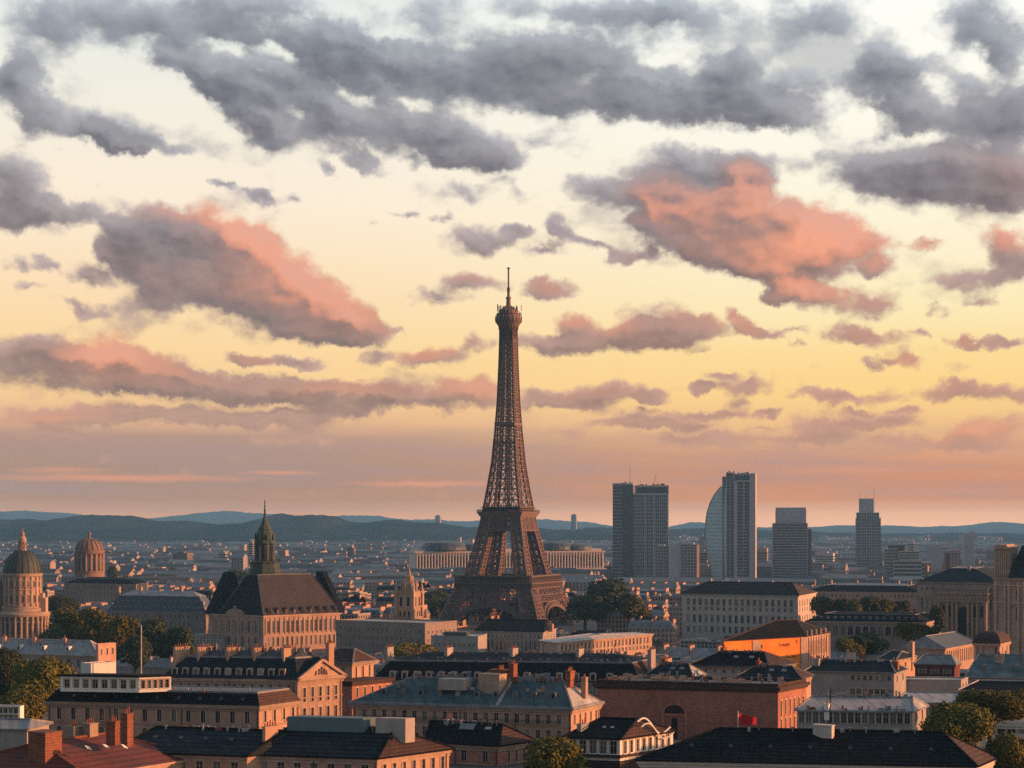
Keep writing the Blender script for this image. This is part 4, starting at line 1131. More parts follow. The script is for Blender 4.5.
def park_front():
    b = Bld('dormered_terrace', 'long terrace with steep grey dormered roof behind the dark park trees, beside the spired palace', 'building', (108, 610.5), (206, 612.3), (216, 609.8), 1340, base=0)
    b.walls(STONE3, front=dict(cols=22, rows=[(2.0, 2.6, 1.6, False), (7.5, 4.5, 1.6, False)]), right=dict(cols=4, rows=[(2, 2.6, 1.5, False)]), pane=False, cornice=STONE3, over=.5)
    b.mansard(ZINCD, ZINC, b.zpy(596, .25), b.zpy(590.5, .5), inset=.2)
    b.dormers([.03 + .94 * k / 19 for k in range(20)], b.h + 1, wd=2.2, hd=2.6, b=.04, wall=GREYW, roof=ZINC)
    b.dormers([.05 + .92 * k / 17 for k in range(18)], b.h + 6.2, wd=1.8, hd=2.0, b=.12, wall=GREYW, roof=ZINC)
    for a in (.3, .72, .95): b.chimney(a, .5, b.h + 8, b.zpy(587.5, .5), 5, 1.6, 5, STONE)
    return b
park = park_front()
def low_block():
    b = Bld('dark_roofed_block', 'low block with long dark flat topped roof at the foot of the round reddish tower', 'building', (64, 583), (136, 584.2), (148, 581.8), 1560, base=0)
    b.walls(STONE3, front=dict(cols=20, rows=[(2.2, 2.6, 1.5, False), (7.5, 3, 1.5, False)]), right=dict(cols=4, rows=[(2.2, 2.6, 1.5, False)]), pane=False, cornice=STONE3, over=.4)
    b.mansard(SLATE, SLATE, b.zpy(578.5, .3), b.zpy(577, .5), inset=.2); b.chimney(.3, .5, b.h + 3, b.zpy(575.5, .5), 4, 1.5, 4, STONE); b.chimney(.8, .5, b.h + 3, b.zpy(575.5, .5), 4, 1.5, 4, STONE)
    return b
lowb = low_block()
def gothic_tower():
    Y = 1130.0; c = at(409, 625, Y); k = Y / FPX
    Z = lambda py: CAMZ - (py - HZ) / FPX * Y
    g = empty('church_tower', (c.x, Y, 0), 'slender tan stone church tower with stepped pinnacles, left of the iron tower', 'church tower', rz=R(-24))
    b = MB(); h = 9.5 * k
    b.box(-h * 1.45, h * 1.45, -h * 1.45, h * 1.45, 0, Z(618)); b.box(-h, h, -h, h, Z(618), Z(592)); 
    for z in (617.5, 607, 592.5): b.box(-h * 1.16, h * 1.16, -h * 1.16, h * 1.16, Z(z), Z(z) + .8)
    for sx in (-1, 1):
        for sy in (-1, 1):
            b.box(sx * h - 1.1, sx * h + 1.1, sy * h - 1.1, sy * h + 1.1, Z(618), Z(590)); b.lathe([(1.3, Z(590)), (.9, Z(587)), (.01, Z(581))], 6, 0, (sx * h, sy * h))
            b.lathe([(1.7, Z(618)), (1.2, Z(613)), (.01, Z(607))], 6, 0, (sx * h * 1.35, sy * h * 1.35))
    b.build('body', [STONE2], g)
    t = MB(); t.lathe([(h * .85, Z(591)), (h * .8, Z(583)), (h * .55, Z(582)), (h * .5, Z(576)), (h * .25, Z(575)), (.5, Z(568)), (.01, Z(566))], 8)
    for j in range(8):
        a = 2 * PI * j / 8; t.lathe([(.7, Z(591)), (.5, Z(584)), (.01, Z(578))], 6, 0, (h * .85 * math.cos(a), h * .85 * math.sin(a)))
    t.build('spire', [STONE2], g)
    w = MB()
    for k2 in range(4):
        D = rot4(k2, 1, 0, 0); Nn = rot4(k2, 0, -1, 0)
        for s in (-.42, .42): arch_panel(w, Nn * h + D * s * h + Vector((0, 0, Z(606))), D, Nn, 2.0, 12 * k * .8, 0)
        for s in (-.5, .0, .5): arch_panel(w, Nn * h + D * s * h + Vector((0, 0, Z(616.5))), D, Nn, 1.4, 6 * k, 0)
        arch_panel(w, Nn * h * 1.45 + Vector((0, 0, Z(640))), D, Nn, 3.0, 12 * k, 0)
    w.build('belfry_opening', [DARK], g)
gothic_tower()

def colonnade_palace():
    Y = 3000.0; k = Y / FPX; c = at(511, 570, Y)
    g = empty('colonnaded_palace', (c.x, Y, 0), 'very wide pale colonnaded palace with low domed roofs behind the iron tower', 'palace', rz=R(14))
    Z = lambda py: CAMZ - (py - HZ) / FPX * Y
    hw = 97 * k; z0, z1 = 0, Z(551)
    w = MB(); w.box(-hw, hw, 0, 60, z0, z1 - 3); w.box(-hw - 2, hw + 2, -2.5, 62, z1 - 3, z1); w.box(-hw - 3, hw + 3, -5, 66, 0, Z(568.5)); w.box(-hw * .99, hw * .99, 8, 52, z1, Z(549))
    w.build('wall', [PALE], g)
    c_ = MB(); n = 64
    for i in range(n):
        x = -hw + 2 * hw * (i + .5) / n
        c_.box(x - 1.0, x + 1.0, -2.0, -.05, Z(568.4), z1 - 3.02)
    c_.build('column', [PALE], g)
    o = MB()
    for i in range(n - 1):
        x = -hw + 2 * hw * (i + 1) / n
        rect_panel(o, Vector((x, 0, Z(567))), Vector((1, 0, 0)), Vector((0, -1, 0)), 2.4, (Z(554) - Z(567)) * .9, 0)
    o.build('window', [DARK], g)
    r = MB()
    for px, wpx, py in ((446, 40, 541), (400 + 75, 26, 543), (560, 34, 541.5), (582, 30, 543.5)):
        x = (px - 511) * k
        r.lathe([(wpx * k * .62, Z(550)), (wpx * k * .6, Z(547)), (wpx * k * .5, Z(py + 2)), (wpx * k * .3, Z(py + .4)), (.01, Z(py))], 20, 0, (x, 30))
    r.build('roof', [ZINCD], g)
colonnade_palace()

# --- the glass and concrete towers
def slab(mb, x0, x1, y0, y1, z0, z1, m=0): mb.box(x0, x1, y0, y1, z0, z1, m)
def grid_face(mb, x0, x1, z0, z1, y, nx, nz, tx, tz, m, out=.5):
    for i in range(nx + 1):
        x = x0 + (x1 - x0) * i / nx; mb.box(x - tx / 2, x + tx / 2, y - out, y, z0, z1, m)
    for j in range(nz + 1):
        z = z0 + (z1 - z0) * j / nz; mb.box(x0, x1, y - out * .6, y - .02, z - tz / 2, z + tz / 2, m)
def side_bands(mb, x, y0, y1, z0, z1, nz, tz, m, out=.4):
    for j in range(nz + 1):
        z = z0 + (z1 - z0) * j / nz; mb.box(x + .02, x + out, y0, y1, z - tz / 2, z + tz / 2, m)
class Tow:
    def __init__(s, name, label, px, Y, rz=-9):
        s.Y = Y; s.k = Y / FPX; s.px = px
        c = at(px, 560, Y); s.root = empty(name, (c.x, Y, 0), label, 'skyscraper', rz=R(rz))
        s.cs = math.cos(R(rz))
    def X(s, px): return (px - s.px) * s.k / s.cs
    def Z(s, py): return CAMZ - (py - HZ) / FPX * s.Y
def towers():
    t = Tow('office_tower', 'broad grey office tower with framed grid front and roof aerials, right of iron tower', 640, 2750, -7)
    X, Z = t.X, t.Z
    b = MB(); b.box(X(613), X(667.5), 0, 34, 0, Z(494.5)); b.box(X(613), X(633), -3, 30, 0, Z(484)); b.box(X(635), X(668), 4, 30, Z(494.5), Z(486))
    bd = b.build('body', [BGLASS], t.root)
    f = MB(); grid_face(f, X(623), X(668), Z(600), Z(495), 0, 21, 30, .8, .85, 0, .7)
    side_bands(f, X(667.5), 0, 34, Z(600), Z(495), 30, .85, 0)
    for j in range(34):
        z = Z(600) + (Z(486) - Z(600)) * j / 33; f.box(X(613), X(622.5), -3.4, -3.02, z - .4, z + .4)
    f.build('facade_grid', [CONCD], bd)
    fr = MB()
    for x in (622.8, 645, 653.8): fr.box(X(x) - .9, X(x) + .9, -1.6, -.75, Z(600), Z(494))
    fr.box(X(622.3), X(668.4), -1.8, 0, Z(495.2), Z(493.2)); fr.box(X(634.5), X(668.6), 3, 31, Z(487.2), Z(485.2)); fr.box(X(612.6), X(633.2), -3.3, 30.2, Z(484.6), Z(483.2)); fr.box(X(634.6), X(636.6), 3.2, 30, Z(494), Z(487))
    fr.build('frame', [CONC], bd)
    ro = MB(); random.seed(4)
    for i in range(22):
        x = random.uniform(613.5, 667); z = Z(483.2) if x < 633 else Z(485.2)
        if 632 < x < 635.5: continue
        ro.box(X(x) - 1, X(x) + 1, 8, 12, z + .01, z + random.uniform(1, 3.2))
    ro.build('roof_plant', [BRICK], bd)
    a = MB(); a.bar((X(629.8), 10, Z(483.5)), (X(629.8), 10, Z(466.5)), .55); a.bar((X(653.5), 12, Z(485.4)), (X(655.5), 12, Z(474.5)), .6); a.bar((X(655.5), 12, Z(475)), (X(656.6), 12, Z(474.2)), .5); a.bar((X(640), 12, Z(485)), (X(640), 12, Z(479.5)), .35)
    a.build('antenna', [CONCD], t.root)
    # lower annex
    t = Tow('annex_tower', 'low brown and dark glass office block at the foot of the broad office tower', 676, 2640, -14)
    X, Z = t.X, t.Z
    b = MB(); b.box(X(654.5), X(669), 6, 26, 0, Z(546)); b.box(X(668.5), X(681), 2, 24, 0, Z(545.2), 1); b.box(X(680.5), X(696.5), 0, 26, 0, Z(544.5))
    bd = b.build('body', [BROWNT, CONCD], t.root)
    f = MB()
    for (a_, c_, y) in ((655, 668.4, 6), (681, 696.2, 0)): grid_face(f, X(a_), X(c_), Z(600), Z(546.5), y, 5, 17, .9, 1.2, 0, .5)
    f.build('facade_grid', [CONC], bd)
    r = MB(); r.box(X(681), X(693), 4, 14, Z(544.5), Z(542.8)); r.box(X(657), X(664), 9, 14, Z(546), Z(544.4)); r.build('roof_plant', [CONCD], bd)
    # sail
    t = Tow('sail_tower', 'tall slab tower with a curved pale blue glass sail down its left side', 732, 2700, -12)
    X, Z = t.X, t.Z
    edge = [(711.5, 580), (711, 569), (708.2, 560), (706.4, 548), (705.6, 536), (705.8, 524), (707.2, 513), (710, 503.5), (714.5, 494.5), (719.5, 488), (726, 483)]
    s = MB()
    for (x0, y0), (x1, y1) in zip(edge, edge[1:]):
        s.poly([(X(x0), 2, Z(y0)), (X(727), -1.5, Z(y0)), (X(727), -1.5, Z(y1)), (X(x1), 2, Z(y1))])
        s.poly([(X(x0), 2, Z(y0)), (X(x0), 22, Z(y0)), (X(x1), 22, Z(y1)), (X(x1), 2, Z(y1))])
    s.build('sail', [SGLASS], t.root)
    sb = MB()
    for j in range(1, 26):
        y = 580 - j * 3.7
        xe = interp([(p[1], p[0]) for p in sorted(edge, key=lambda q: q[1])], y)
        y0 = 2 + (-3.5) * 0
        sb.bar((X(xe) + .3, 1.75, Z(y)), (X(726.6), -1.75, Z(y)), .28)
    for (x0, y0), (x1, y1) in zip(edge, edge[1:]): sb.bar((X(x0), 1.6, Z(y0)), (X(x1), 1.6, Z(y1)), .8)
    sb.build('glazing_bar', [BGLASS], t.root)
    b = MB(); b.box(X(722.5), X(736.5), -1, 26, 0, Z(476.5)); b.box(X(734), X(750), 1, 28, 0, Z(474), 0); b.box(X(726), X(733), 4, 20, Z(476.5), Z(473.2))
    bd = b.build('body', [BGLASS], t.root)
    f = MB(); grid_face(f, X(723), X(734), Z(600), Z(477), -1, 3, 42, .8, .7, 0, .5); f.build('facade_grid', [CONCD], bd)
    f = MB(); grid_face(f, X(737.2), X(749), Z(600), Z(482), 1, 2, 36, .9, 1.5, 0, .7); f.build('balcony_front', [CONC], bd)
    p = MB(); p.box(X(734.2), X(737), -3.2, 2, 0, Z(481)); p.box(X(749), X(754.8), -3, 28, 0, Z(473.4)); p.box(X(737), X(749), -2, 4, Z(482), Z(480.4)); p.box(X(743), X(744.2), -.5, .8, Z(530), Z(482)); p.box(X(736), X(749), 0, 12, Z(475), Z(473.6))
    p.build('pier', [CONC], bd)
    q = MB()
    for y0, y1 in ((1, 28),):
        A = [Vector((X(736.8), y0, Z(474.2))), Vector((X(748.6), y0, Z(474.2))), Vector((X(748.6), y0, Z(471.6)))]; B = [p + Vector((0, y1 - y0, 0)) for p in A]
        q.poly(A); q.poly(B); q.poly([A[0], A[2], B[2], B[0]]); q.poly([A[1], A[2], B[2], B[1]])
    q.build('slanted_top', [CONCD], bd)
    r = MB()
    for x, h in ((727, 3), (729, 5), (731, 2.5), (733.5, 4.2), (738, 2.2), (741, 1.5), (747, 1.2)): r.box(X(x) - 1.2, X(x) + 1.2, 8, 12, Z(474.5), Z(473.5) + h)
    r.build('roof_plant', [CONCD], bd)
    # the other towers
    def plain(name, label, px, Y, rz, blocks, bands, m=BGLASS, fm=CONCD, ants=()):
        t = Tow(name, label, px, Y, rz); X, Z = t.X, t.Z
        b = MB(); f = MB()
        for (x0, x1, y0, y1, top, mm) in blocks: b.box(X(x0), X(x1), y0, y1, 0, Z(top), mm)
        bd = b.build('body', [m, fm, CONC], t.root)
        for (x0, x1, y, top, bot, nx, nz, tx, tz) in bands: grid_face(f, X(x0), X(x1), Z(bot), Z(top), y, nx, nz, tx, tz, 0, .6)
        for (x0, x1, y0, y1, top, mm) in blocks:
            side_bands(f, X(x1), y0, y1, Z(590), Z(top), int((590 - top) / 3), 1.0, 0)
        f.build('facade_grid', [fm], bd)
        if ants:
            a = MB()
            for (x, y0, y1) in ants: a.bar((X(x), 8, Z(y0)), (X(x), 8, Z(y1)), .6)
            a.build('antenna', [CONCD], t.root)
    plain('stepped_tower', 'dark stepped glass tower with horizontal floor bands, right of the sail tower', 791, 2850, -10,
          [(773, 807, 0, 30, 523, 0), (776, 805.5, 3, 28, 510, 0), (776, 805.5, 2.6, 28.4, 507.5, 1), (807, 811, 6, 28, 529, 0)], [(773, 807, 0, 524, 600, 1, 28, 1.0, 1.1), (776, 805.5, 3, 510.5, 523, 1, 4, .8, 1.0)])
    plain('slim_tower', 'slim dark tower with narrow upper block and twin aerials, farthest right of the tall ones', 867, 3150, -10,
          [(857, 878.5, 0, 34, 512.5, 0), (856.2, 880.3, 2, 32, 518, 0), (859.5, 873.5, 4, 26, 498.5, 1)], [(857, 878.5, 0, 513, 600, 9, 30, .9, 1.0)], ants=((860.6, 498, 493.5), (874, 512, 489.5), (866, 498, 496)))
    plain('banded_office', 'wide pale office block with white floor bands, left of the low glass blocks', 907, 2550, -12,
          [(885.5, 898, 8, 26, 548.5, 0), (894, 921, 0, 26, 560, 0), (899, 918.5, 4, 22, 551, 0), (917, 930, 2, 26, 562, 0), (889, 905, 14, 26, 545, 0)], [(885.5, 898, 8, 549, 590, 5, 13, .7, 1.4), (894, 921, 0, 561, 592, 1, 8, .8, 2.0), (899, 918.5, 4, 551.5, 559.5, 1, 3, .8, 1.8), (917, 930, 2, 563, 592, 1, 7, .8, 1.9)], fm=PALE, m=BGLASS)
    plain('small_block', 'small dark square glass block beside the wide banded office', 934.5, 2900, -12, [(927.5, 941.5, 0, 22, 544.8, 0), (927.5, 941.5, -.4, 22.4, 544.2, 1)], [(927.5, 941.5, 0, 546, 590, 6, 14, .7, .9)])
    plain('narrow_block', 'narrow reddish apartment block squeezed between two glass towers at right', 951, 2800, -14, [(945, 951, 3, 20, 553, 1), (949.5, 959.5, 0, 20, 550.5, 2)], [(950, 959, 0, 551, 590, 3, 13, .7, 1.3)], m=BRICK, fm=BRICK)
    t = Tow('slanted_tower', 'slim pale grey tower with a slanted top, rightmost against the far hills', 969, 3300, -12)
    X, Z = t.X, t.Z
    b = MB(); 
    for (A, B) in (((963.5, 970), (963.2, 970)),):
        pass
    for x0, x1, y0, y1, zt0, zt1 in ((963, 974.5, 0, 22, 534, 530.5),):
        v = [(X(x0), y0), (X(x1), y0), (X(x1), y1), (X(x0), y1)]
        zt = [Z(zt0), Z(zt1), Z(zt1), Z(zt0)]
        xo = [X(964.6), X(974.2), X(974.2), X(964.6)]
        lo = [Vector((v[i][0], v[i][1], 0)) for i in range(4)]; hi = [Vector((xo[i], v[i][1], zt[i])) for i in range(4)]
        for i in range(4): b.poly([lo[i], lo[(i + 1) % 4], hi[(i + 1) % 4], hi[i]])
        b.poly(hi)
    bd = b.build('body', [CONC], t.root)
    f = MB(); grid_face(f, X(964.8), X(974), Z(590), Z(536), 0, 5, 20, .5, .8, 0, .5); f.build('facade_grid', [CONCD], bd)
BROWNT = mat('brown_tower_panel', (0.17, 0.115, 0.10), var=0.2, scale=0.05)
towers()
# ------------------------------------------------------------------ the nearer roofs
PROTECT = []      # (px0, px1, lowest seen row, distance): nothing generated may cover these
FOOT = []         # ground circles already built on
def note(b, vis, L, Rt):
    PROTECT.append((L[0] - 2, Rt[0] + 2, vis, b.Y))
    for i in range(7):
        for j in range(4):
            q = b.P(i / 6, j / 3, 0); FOOT.append((b.c.x + q.x, b.c.y + q.y, 9))
def house(name, label, L, C, Rt, Y, vis, cat='building', **kw):
    b = Bld(name, label, cat, L, C, Rt, Y, **kw); note(b, vis, L, Rt); return b
def dress(b, pipes=(.0, .5, 1.0), right_pipes=(1.0,), balcony=None, m=None):
    """rain pipes and iron window balconies"""
    Dn = Vector((-b.U.x, -b.U.y, 0)); Nn = Vector((Dn.y, -Dn.x, 0)); V3 = Vector((b.V.x, b.V.y, 0)); N3 = Vector((b.V.y, -b.V.x, 0))
    for a in pipes:
        q = MB(); q.bar(b.P(a, 0, b.h - .9) + Nn * .2 + Dn * (.4 if a > .9 else -.4 if a < .1 else 0), b.P(a, 0, b.h - 26) + Nn * .2 + Dn * (.4 if a > .9 else -.4 if a < .1 else 0), .17); q.build('rain_pipe', [DARK], b.root)
    for a in right_pipes:
        q = MB(); q.bar(b.P(0, a, b.h - .9) + N3 * .2 - V3 * .5, b.P(0, a, b.h - 26) + N3 * .2 - V3 * .5, .17); q.build('rain_pipe', [DARK], b.root)
    if balcony:
        for a0, a1, drop in balcony:
            q = MB(); z = b.h - drop; L = b.w * (a1 - a0); o = b.P(a1, 0, z)
            q.obox(o + Nn * .02, Dn * L, Nn * .55, (0, 0, .16), 0)
            q.obox(o + Nn * .5 + Vector((0, 0, .95)), Dn * L, Nn * .06, (0, 0, .07), 1)
            for k in range(int(L / .34) + 1): q.obox(o + Nn * .51 + Dn * min(L - .04, k * .34) + Vector((0, 0, .16)), Dn * .04, Nn * .04, (0, 0, .79), 1)
            q.build('balcony', [STONE2, DARK], b.root)
def axis_v_roof(b, material, zr, i=.3, right_mat=None, edge=None, over=.7):
    eu, ev = over / b.w, over / b.d
    E = [b.P(-eu, -ev, b.h + .02), b.P(1 + eu, -ev, b.h + .02), b.P(1 + eu, 1 + ev, b.h + .02), b.P(-eu, 1 + ev, b.h + .02)]
    r0, r1 = b.P(.5, i, zr), b.P(.5, 1 - i, zr)
    mb = MB(); mb.poly([E[1], E[0], r0]); mb.poly([E[0], E[3], r1, r0], 1); mb.poly([E[3], E[2], r1]); mb.poly([E[2], E[1], r0, r1]); mb.poly(E)
    b.rf = mb.build('roof', [material, right_mat or material], b.root)
    h = MB()
    for p, q in ((E[0], r0), (E[1], r0), (r0, r1), (E[3], r1)): h.bar(p + Vector((0, 0, .1)), q + Vector((0, 0, .1)), .4)
    h.build('ridge_cap', [edge or material], b.rf)
    e = MB(); e.bar(E[0] - Vector((0, 0, .2)), E[3] - Vector((0, 0, .2)), .4); e.bar(E[0] - Vector((0, 0, .2)), E[1] - Vector((0, 0, .2)), .4); e.build('gutter', [STONE], b.rf)
    return b.rf
def lettering(parent, body, p, size, rz, material=None, vertical=False):
    cu = bpy.data.curves.new('lettering', 'FONT'); cu.body = '\n'.join(body) if vertical else body
    cu.size = size; cu.extrude = .02; cu.space_line = .8
    if material or True: cu.materials.append(material or INK)
    tmp = bpy.data.objects.new('lettering_text', cu); COL.objects.link(tmp)
    bpy.context.view_layer.update()
    me = bpy.data.meshes.new_from_object(tmp.evaluated_get(bpy.context.evaluated_depsgraph_get()))
    bpy.data.objects.remove(tmp)
    o = bpy.data.objects.new('lettering', me); COL.objects.link(o); o.parent = parent
    o.location = p; o.rotation_euler = (R(90), 0, rz)
    return o

# 1 the red tiled house at the lower left
b = house('tiled_house', 'house with red clay tile roof and brick chimneys, lower left corner', (-60, 768), (86, 775), (200, 757), 330, 768)
b.walls(PEACH, right=dict(cols=7, rows=[(1.2, 2.4, 1.1, False)]), cornice=STONE, over=.35)
axis_v_roof(b, TILE, b.zpy(738, .5, .5), .22, edge=BRICK)
zr = b.zpy(738, .5, .5)
def chim_at(b, pxa, pyt, pyb, Y, m, pots=3, L=2.5, t=1.6, along='v'):
    """a chimney whose top left shows at pixel (pxa, pyt)"""
    w = at(pxa, pyt, Y); z1 = w.z - b.gz; z0 = at(pxa, pyb, Y).z - b.gz
    o = b.chimney(0, 0, z0, z1, L, t, pots, m, along)
    o.location = (w.x - b.c.x, w.y - b.c.y, z0)
    return o
chim_at(b, 45, 732, 772, 337, BRICK, 0, 4.2, 5.0)
chim_at(b, 74, 727, 742, 352, STONE2, 4, 2.2, 2.4)
chim_at(b, 90, 724, 742, 352, STONE2, 4, 2.2, 2.4)
chim_at(b, 113, 722, 745, 346, BRICK, 4, 2.0, 1.8)
chim_at(b, 127, 714, 746, 344, BRICK, 3, 1.6, 1.9)
sk = MB(); sk.box(-.5, .5, -.8, .8, 0, .12)
me = sk.mesh('skylight', [WHITE])
for px, py in ((88, 748), (106, 746.5), (124, 746.5)):
    p = at(px, py, 336); o = part('skylight', me, b.rf, (p.x - b.c.x, p.y - b.c.y, p.z - b.gz)); o.rotation_euler = (R(-20), R(32), R(-30))
# 2 the two long dark roofs in front of the peach building
b = house('terraced_house', 'terraced house with long plain dark slate roof beside the red tiled house', (118, 751), (247, 755.5), (319, 746.5), 348, 768)
b.walls(PEACH, front=dict(cols=7, rows=[(1.4, 2.9, 1.6, False), (5.8, 2.9, 1.6, False)]), cornice=STONE, over=.3)
b.hip(SLATE2, b.zpy(729, .5), ridge_a=(-.0, 1.0), edge=SLATE); b.clutter(16, b.zpy(729, .5), .46, .54, hi=.8, seed=3)
b.skylights((.25, .45, .65, .85), .22, b.zpy(741, .2) + .2, .8, 1.0, ZINCD)
b.chimney(.02, .35, b.h, b.zpy(724, .5), 3.4, 1.0, 5, PEACH)
b = house('corner_house', 'corner house with dark hipped slate roof and orange lit side wall, bottom of the picture', (252, 754), (377, 758), (449, 748.5), 345, 768)
b.walls(PEACH, front=dict(cols=7, rows=[(1.4, 2.9, 1.6, False), (5.8, 2.9, 1.6, False)]), right=dict(cols=7, rows=[(1.4, 2.8, 1.0, False), (5.8, 2.8, 1.0, False)]), cornice=STONE, over=.35)
zr = b.zpy(728, .5)
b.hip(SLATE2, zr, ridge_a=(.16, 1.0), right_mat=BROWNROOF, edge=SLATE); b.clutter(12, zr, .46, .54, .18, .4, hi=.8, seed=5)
b.skylights((.2, .4, .6, .8), .18, b.zpy(746, .2), .8, 1.0, ZINCD)
q = MB(); q.obox(b.P(.36, .42, zr - 2.4), b.P(.98, .42, 0) - b.P(.36, .42, 0), b.P(0, .62, 0) - b.P(0, .42, 0), (0, 0, 4.6)); q.build('roof_extension', [TEALP], b.rf)
q = MB(); q.obox(b.P(.02, .42, zr - 2.6), b.P(.26, .42, 0) - b.P(.02, .42, 0), b.P(0, .55, 0) - b.P(0, .42, 0), (0, 0, 5.0)); q.build('party_wall', [GREYW], b.rf)
q = MB(); q.box(-.6, .6, -.4, 1.0, 0, .8); me = q.mesh('roof_hatch', [DARK])
for f in (.35, .7): part('roof_hatch', me, b.rf, b.P(.1, f, b.h + 3.0))
dress(b, (.0, .5, 1.0), (.98,))
# 3 the peach building with round-headed windows and the white penthouse on it
b = house('arched_window_building', 'long peach building with a row of round headed windows and dark band roof, lower left', (48, 701), (259, 705.8), (298.5, 700.5), 425, 728)
b.walls(PEACH, front=dict(cols=14, rows=[(1.4, 3.1, 1.25, True), (6.2, 3.4, 1.3, True)], m0=.02, m1=.02), right=dict(cols=4, rows=[(1.5, 2.8, 1.0, False), (6.2, 2.8, 1.0, False)]), cornice=STONE2, over=.6)
b.mansard(SLATE, ZINCD, b.h + 3.1, b.h + 3.4, inset=.10, over=.5, side_mat=BROWNROOF)
for k in range(9): b.skylights((.08 + .1 * k,), .02, b.h + .9, .9, 1.0, ZINCD, slope=1.1)
b.clutter(24, b.h + 3.4, .05, .25, seed=2, hi=1.2)
p = b.P(0, .62, b.h - 4.9); o = lettering(b.root, 'DCB', p + Vector((b.V.y, -b.V.x, 0)) * .08, 1.5, math.atan2(b.V.y, b.V.x))
dress(b, (.0, .36, .7, 1.0)); ff = b
random.seed(9)
b = Bld('roof_pavilion', 'long white glazed penthouse with flat dark canopy on top of the peach building', 'penthouse', (60.5, 676.5), (139, 677.6), (171, 676.4), 428, base=ff.gz + ff.h + 3.0)
note(b, 690, (60, 0), (171, 0))
b.walls(WHITE, front=dict(cols=8, rows=[(.7, 2.1, 1.5, False)], m0=.02, m1=.02), right=dict(cols=5, rows=[(.7, 2.1, 1.0, False)]))
b.flat(ZINCD, 0); q = MB(); q.obox(b.P(-.03, -.08, b.h + .06), b.P(1.03, 0, 0) - b.P(-.03, 0, 0), b.P(0, 1.08, 0) - b.P(0, -.08, 0), (0, 0, .5)); q.build('canopy', [SLATE], b.root)
# 4 the pediment building
b = house('pediment_building', 'building with glowing orange pediment gable end and a row of dormers in blue slate', (163, 677.5), (297.5, 679.5), (342, 675.8), 500, 700)
b.walls(STONE, front=dict(cols=14, rows=[(1.6, 2.6, 1.2, False), (6.5, 3.0, 1.2, False)]), right=dict(cols=5, rows=[(2.6, 4.2, 1.2, False), (8.6, 3.6, 1.2, False)], m0=.06, m1=.06), cornice=STONE, over=.55)
z1, z2 = b.zpy(657, .3), b.zpy(650, .5)
b.mansard(SLATE2, ZINCD, z1, z2, inset=.24, over=.5)
b.dormers([.12 + .8 * k / 10 for k in range(11)], b.h + .35, wd=1.9, hd=2.7, b=.015, wall=FRAMEW, roof=SLATE2, depth=3)
for a in (.18, .40, .60, .82, .99): b.chimney(a, .36, b.h + 3, z2 + .7, 5.2, 1.3, 6, PEACH)
b.chimney(.0, .72, b.h + 2, z2 + 1.9, 2.0, 1.6, 4, PEACH); b.clutter(46, z2, .34, .6, seed=4)
dress(b, (.02, .5), (.99,), [(.02, .98, 4.3)])
V3 = Vector((b.V.x, b.V.y, 0)); U3 = Vector((b.U.x, b.U.y, 0)); N3 = Vector((b.V.y, -b.V.x, 0))
za = b.zpy(659.5, .5, 0)
gp = MB(); lo, hi, ap = b.P(0, -.04, b.h + .05) + N3 * .8, b.P(0, 1.04, b.h + .05) + N3 * .8, b.P(0, .5, za) + N3 * .8
gp.poly([lo, hi, ap]); gp.build('pediment', [STONE], b.root)
gr = MB()
for p, q in ((lo, ap), (hi, ap), (lo, hi)): gr.bar(p + N3 * .35, q + N3 * .35, .8)
m0 = (lo + hi) / 2 + Vector((0, 0, .9)); 
for s, hh in ((-1, 1.7), (-.5, 2.6), (0, 3.3), (.5, 2.6), (1, 1.7)): gr.bar(m0 + V3 * s * 2.2 + N3 * .2, m0 + V3 * s * 1.8 + N3 * .2 + Vector((0, 0, hh * .7)), .5)
gr.build('pediment_moulding', [STONE], b.root)
g2 = MB(); back = U3 * 9
g2.poly([lo, ap, ap + back, lo + back]); g2.poly([hi, ap, ap + back, hi + back]); g2.build('gable_roof', [SLATE2], b.root)
# 5 the little tower house behind the pediment
b = house('pavilion_house', 'square peach pavilion with low brown hipped roof just right of the pediment', (320, 661.3), (352, 662.5), (373.5, 660.2), 560, 680)
b.walls(PEACH, front=dict(cols=2, rows=[(1.4, 3.2, 1.2, True)]), right=dict(cols=3, rows=[(1.0, 4.2, .9, False)]), cornice=STONE2, over=.5)
b.hip(BROWNROOF, b.zpy(648.5, .5), ia=.25, over=.9)
b.chimney(.9, .3, b.h, b.zpy(645, .5), 2, 1.2, 3, PEACH)
b = house('annex_house', 'lower peach annex with brown cornice in front of the square pavilion', (318, 680.3), (352, 681.5), (392, 677.5), 548, 700)
b.walls(BROWN, right=dict(cols=5, rows=[(2.2, 3.0, 1.0, False)]), cornice=BROWNROOF, over=.7); b.flat(BROWNROOF, 0)
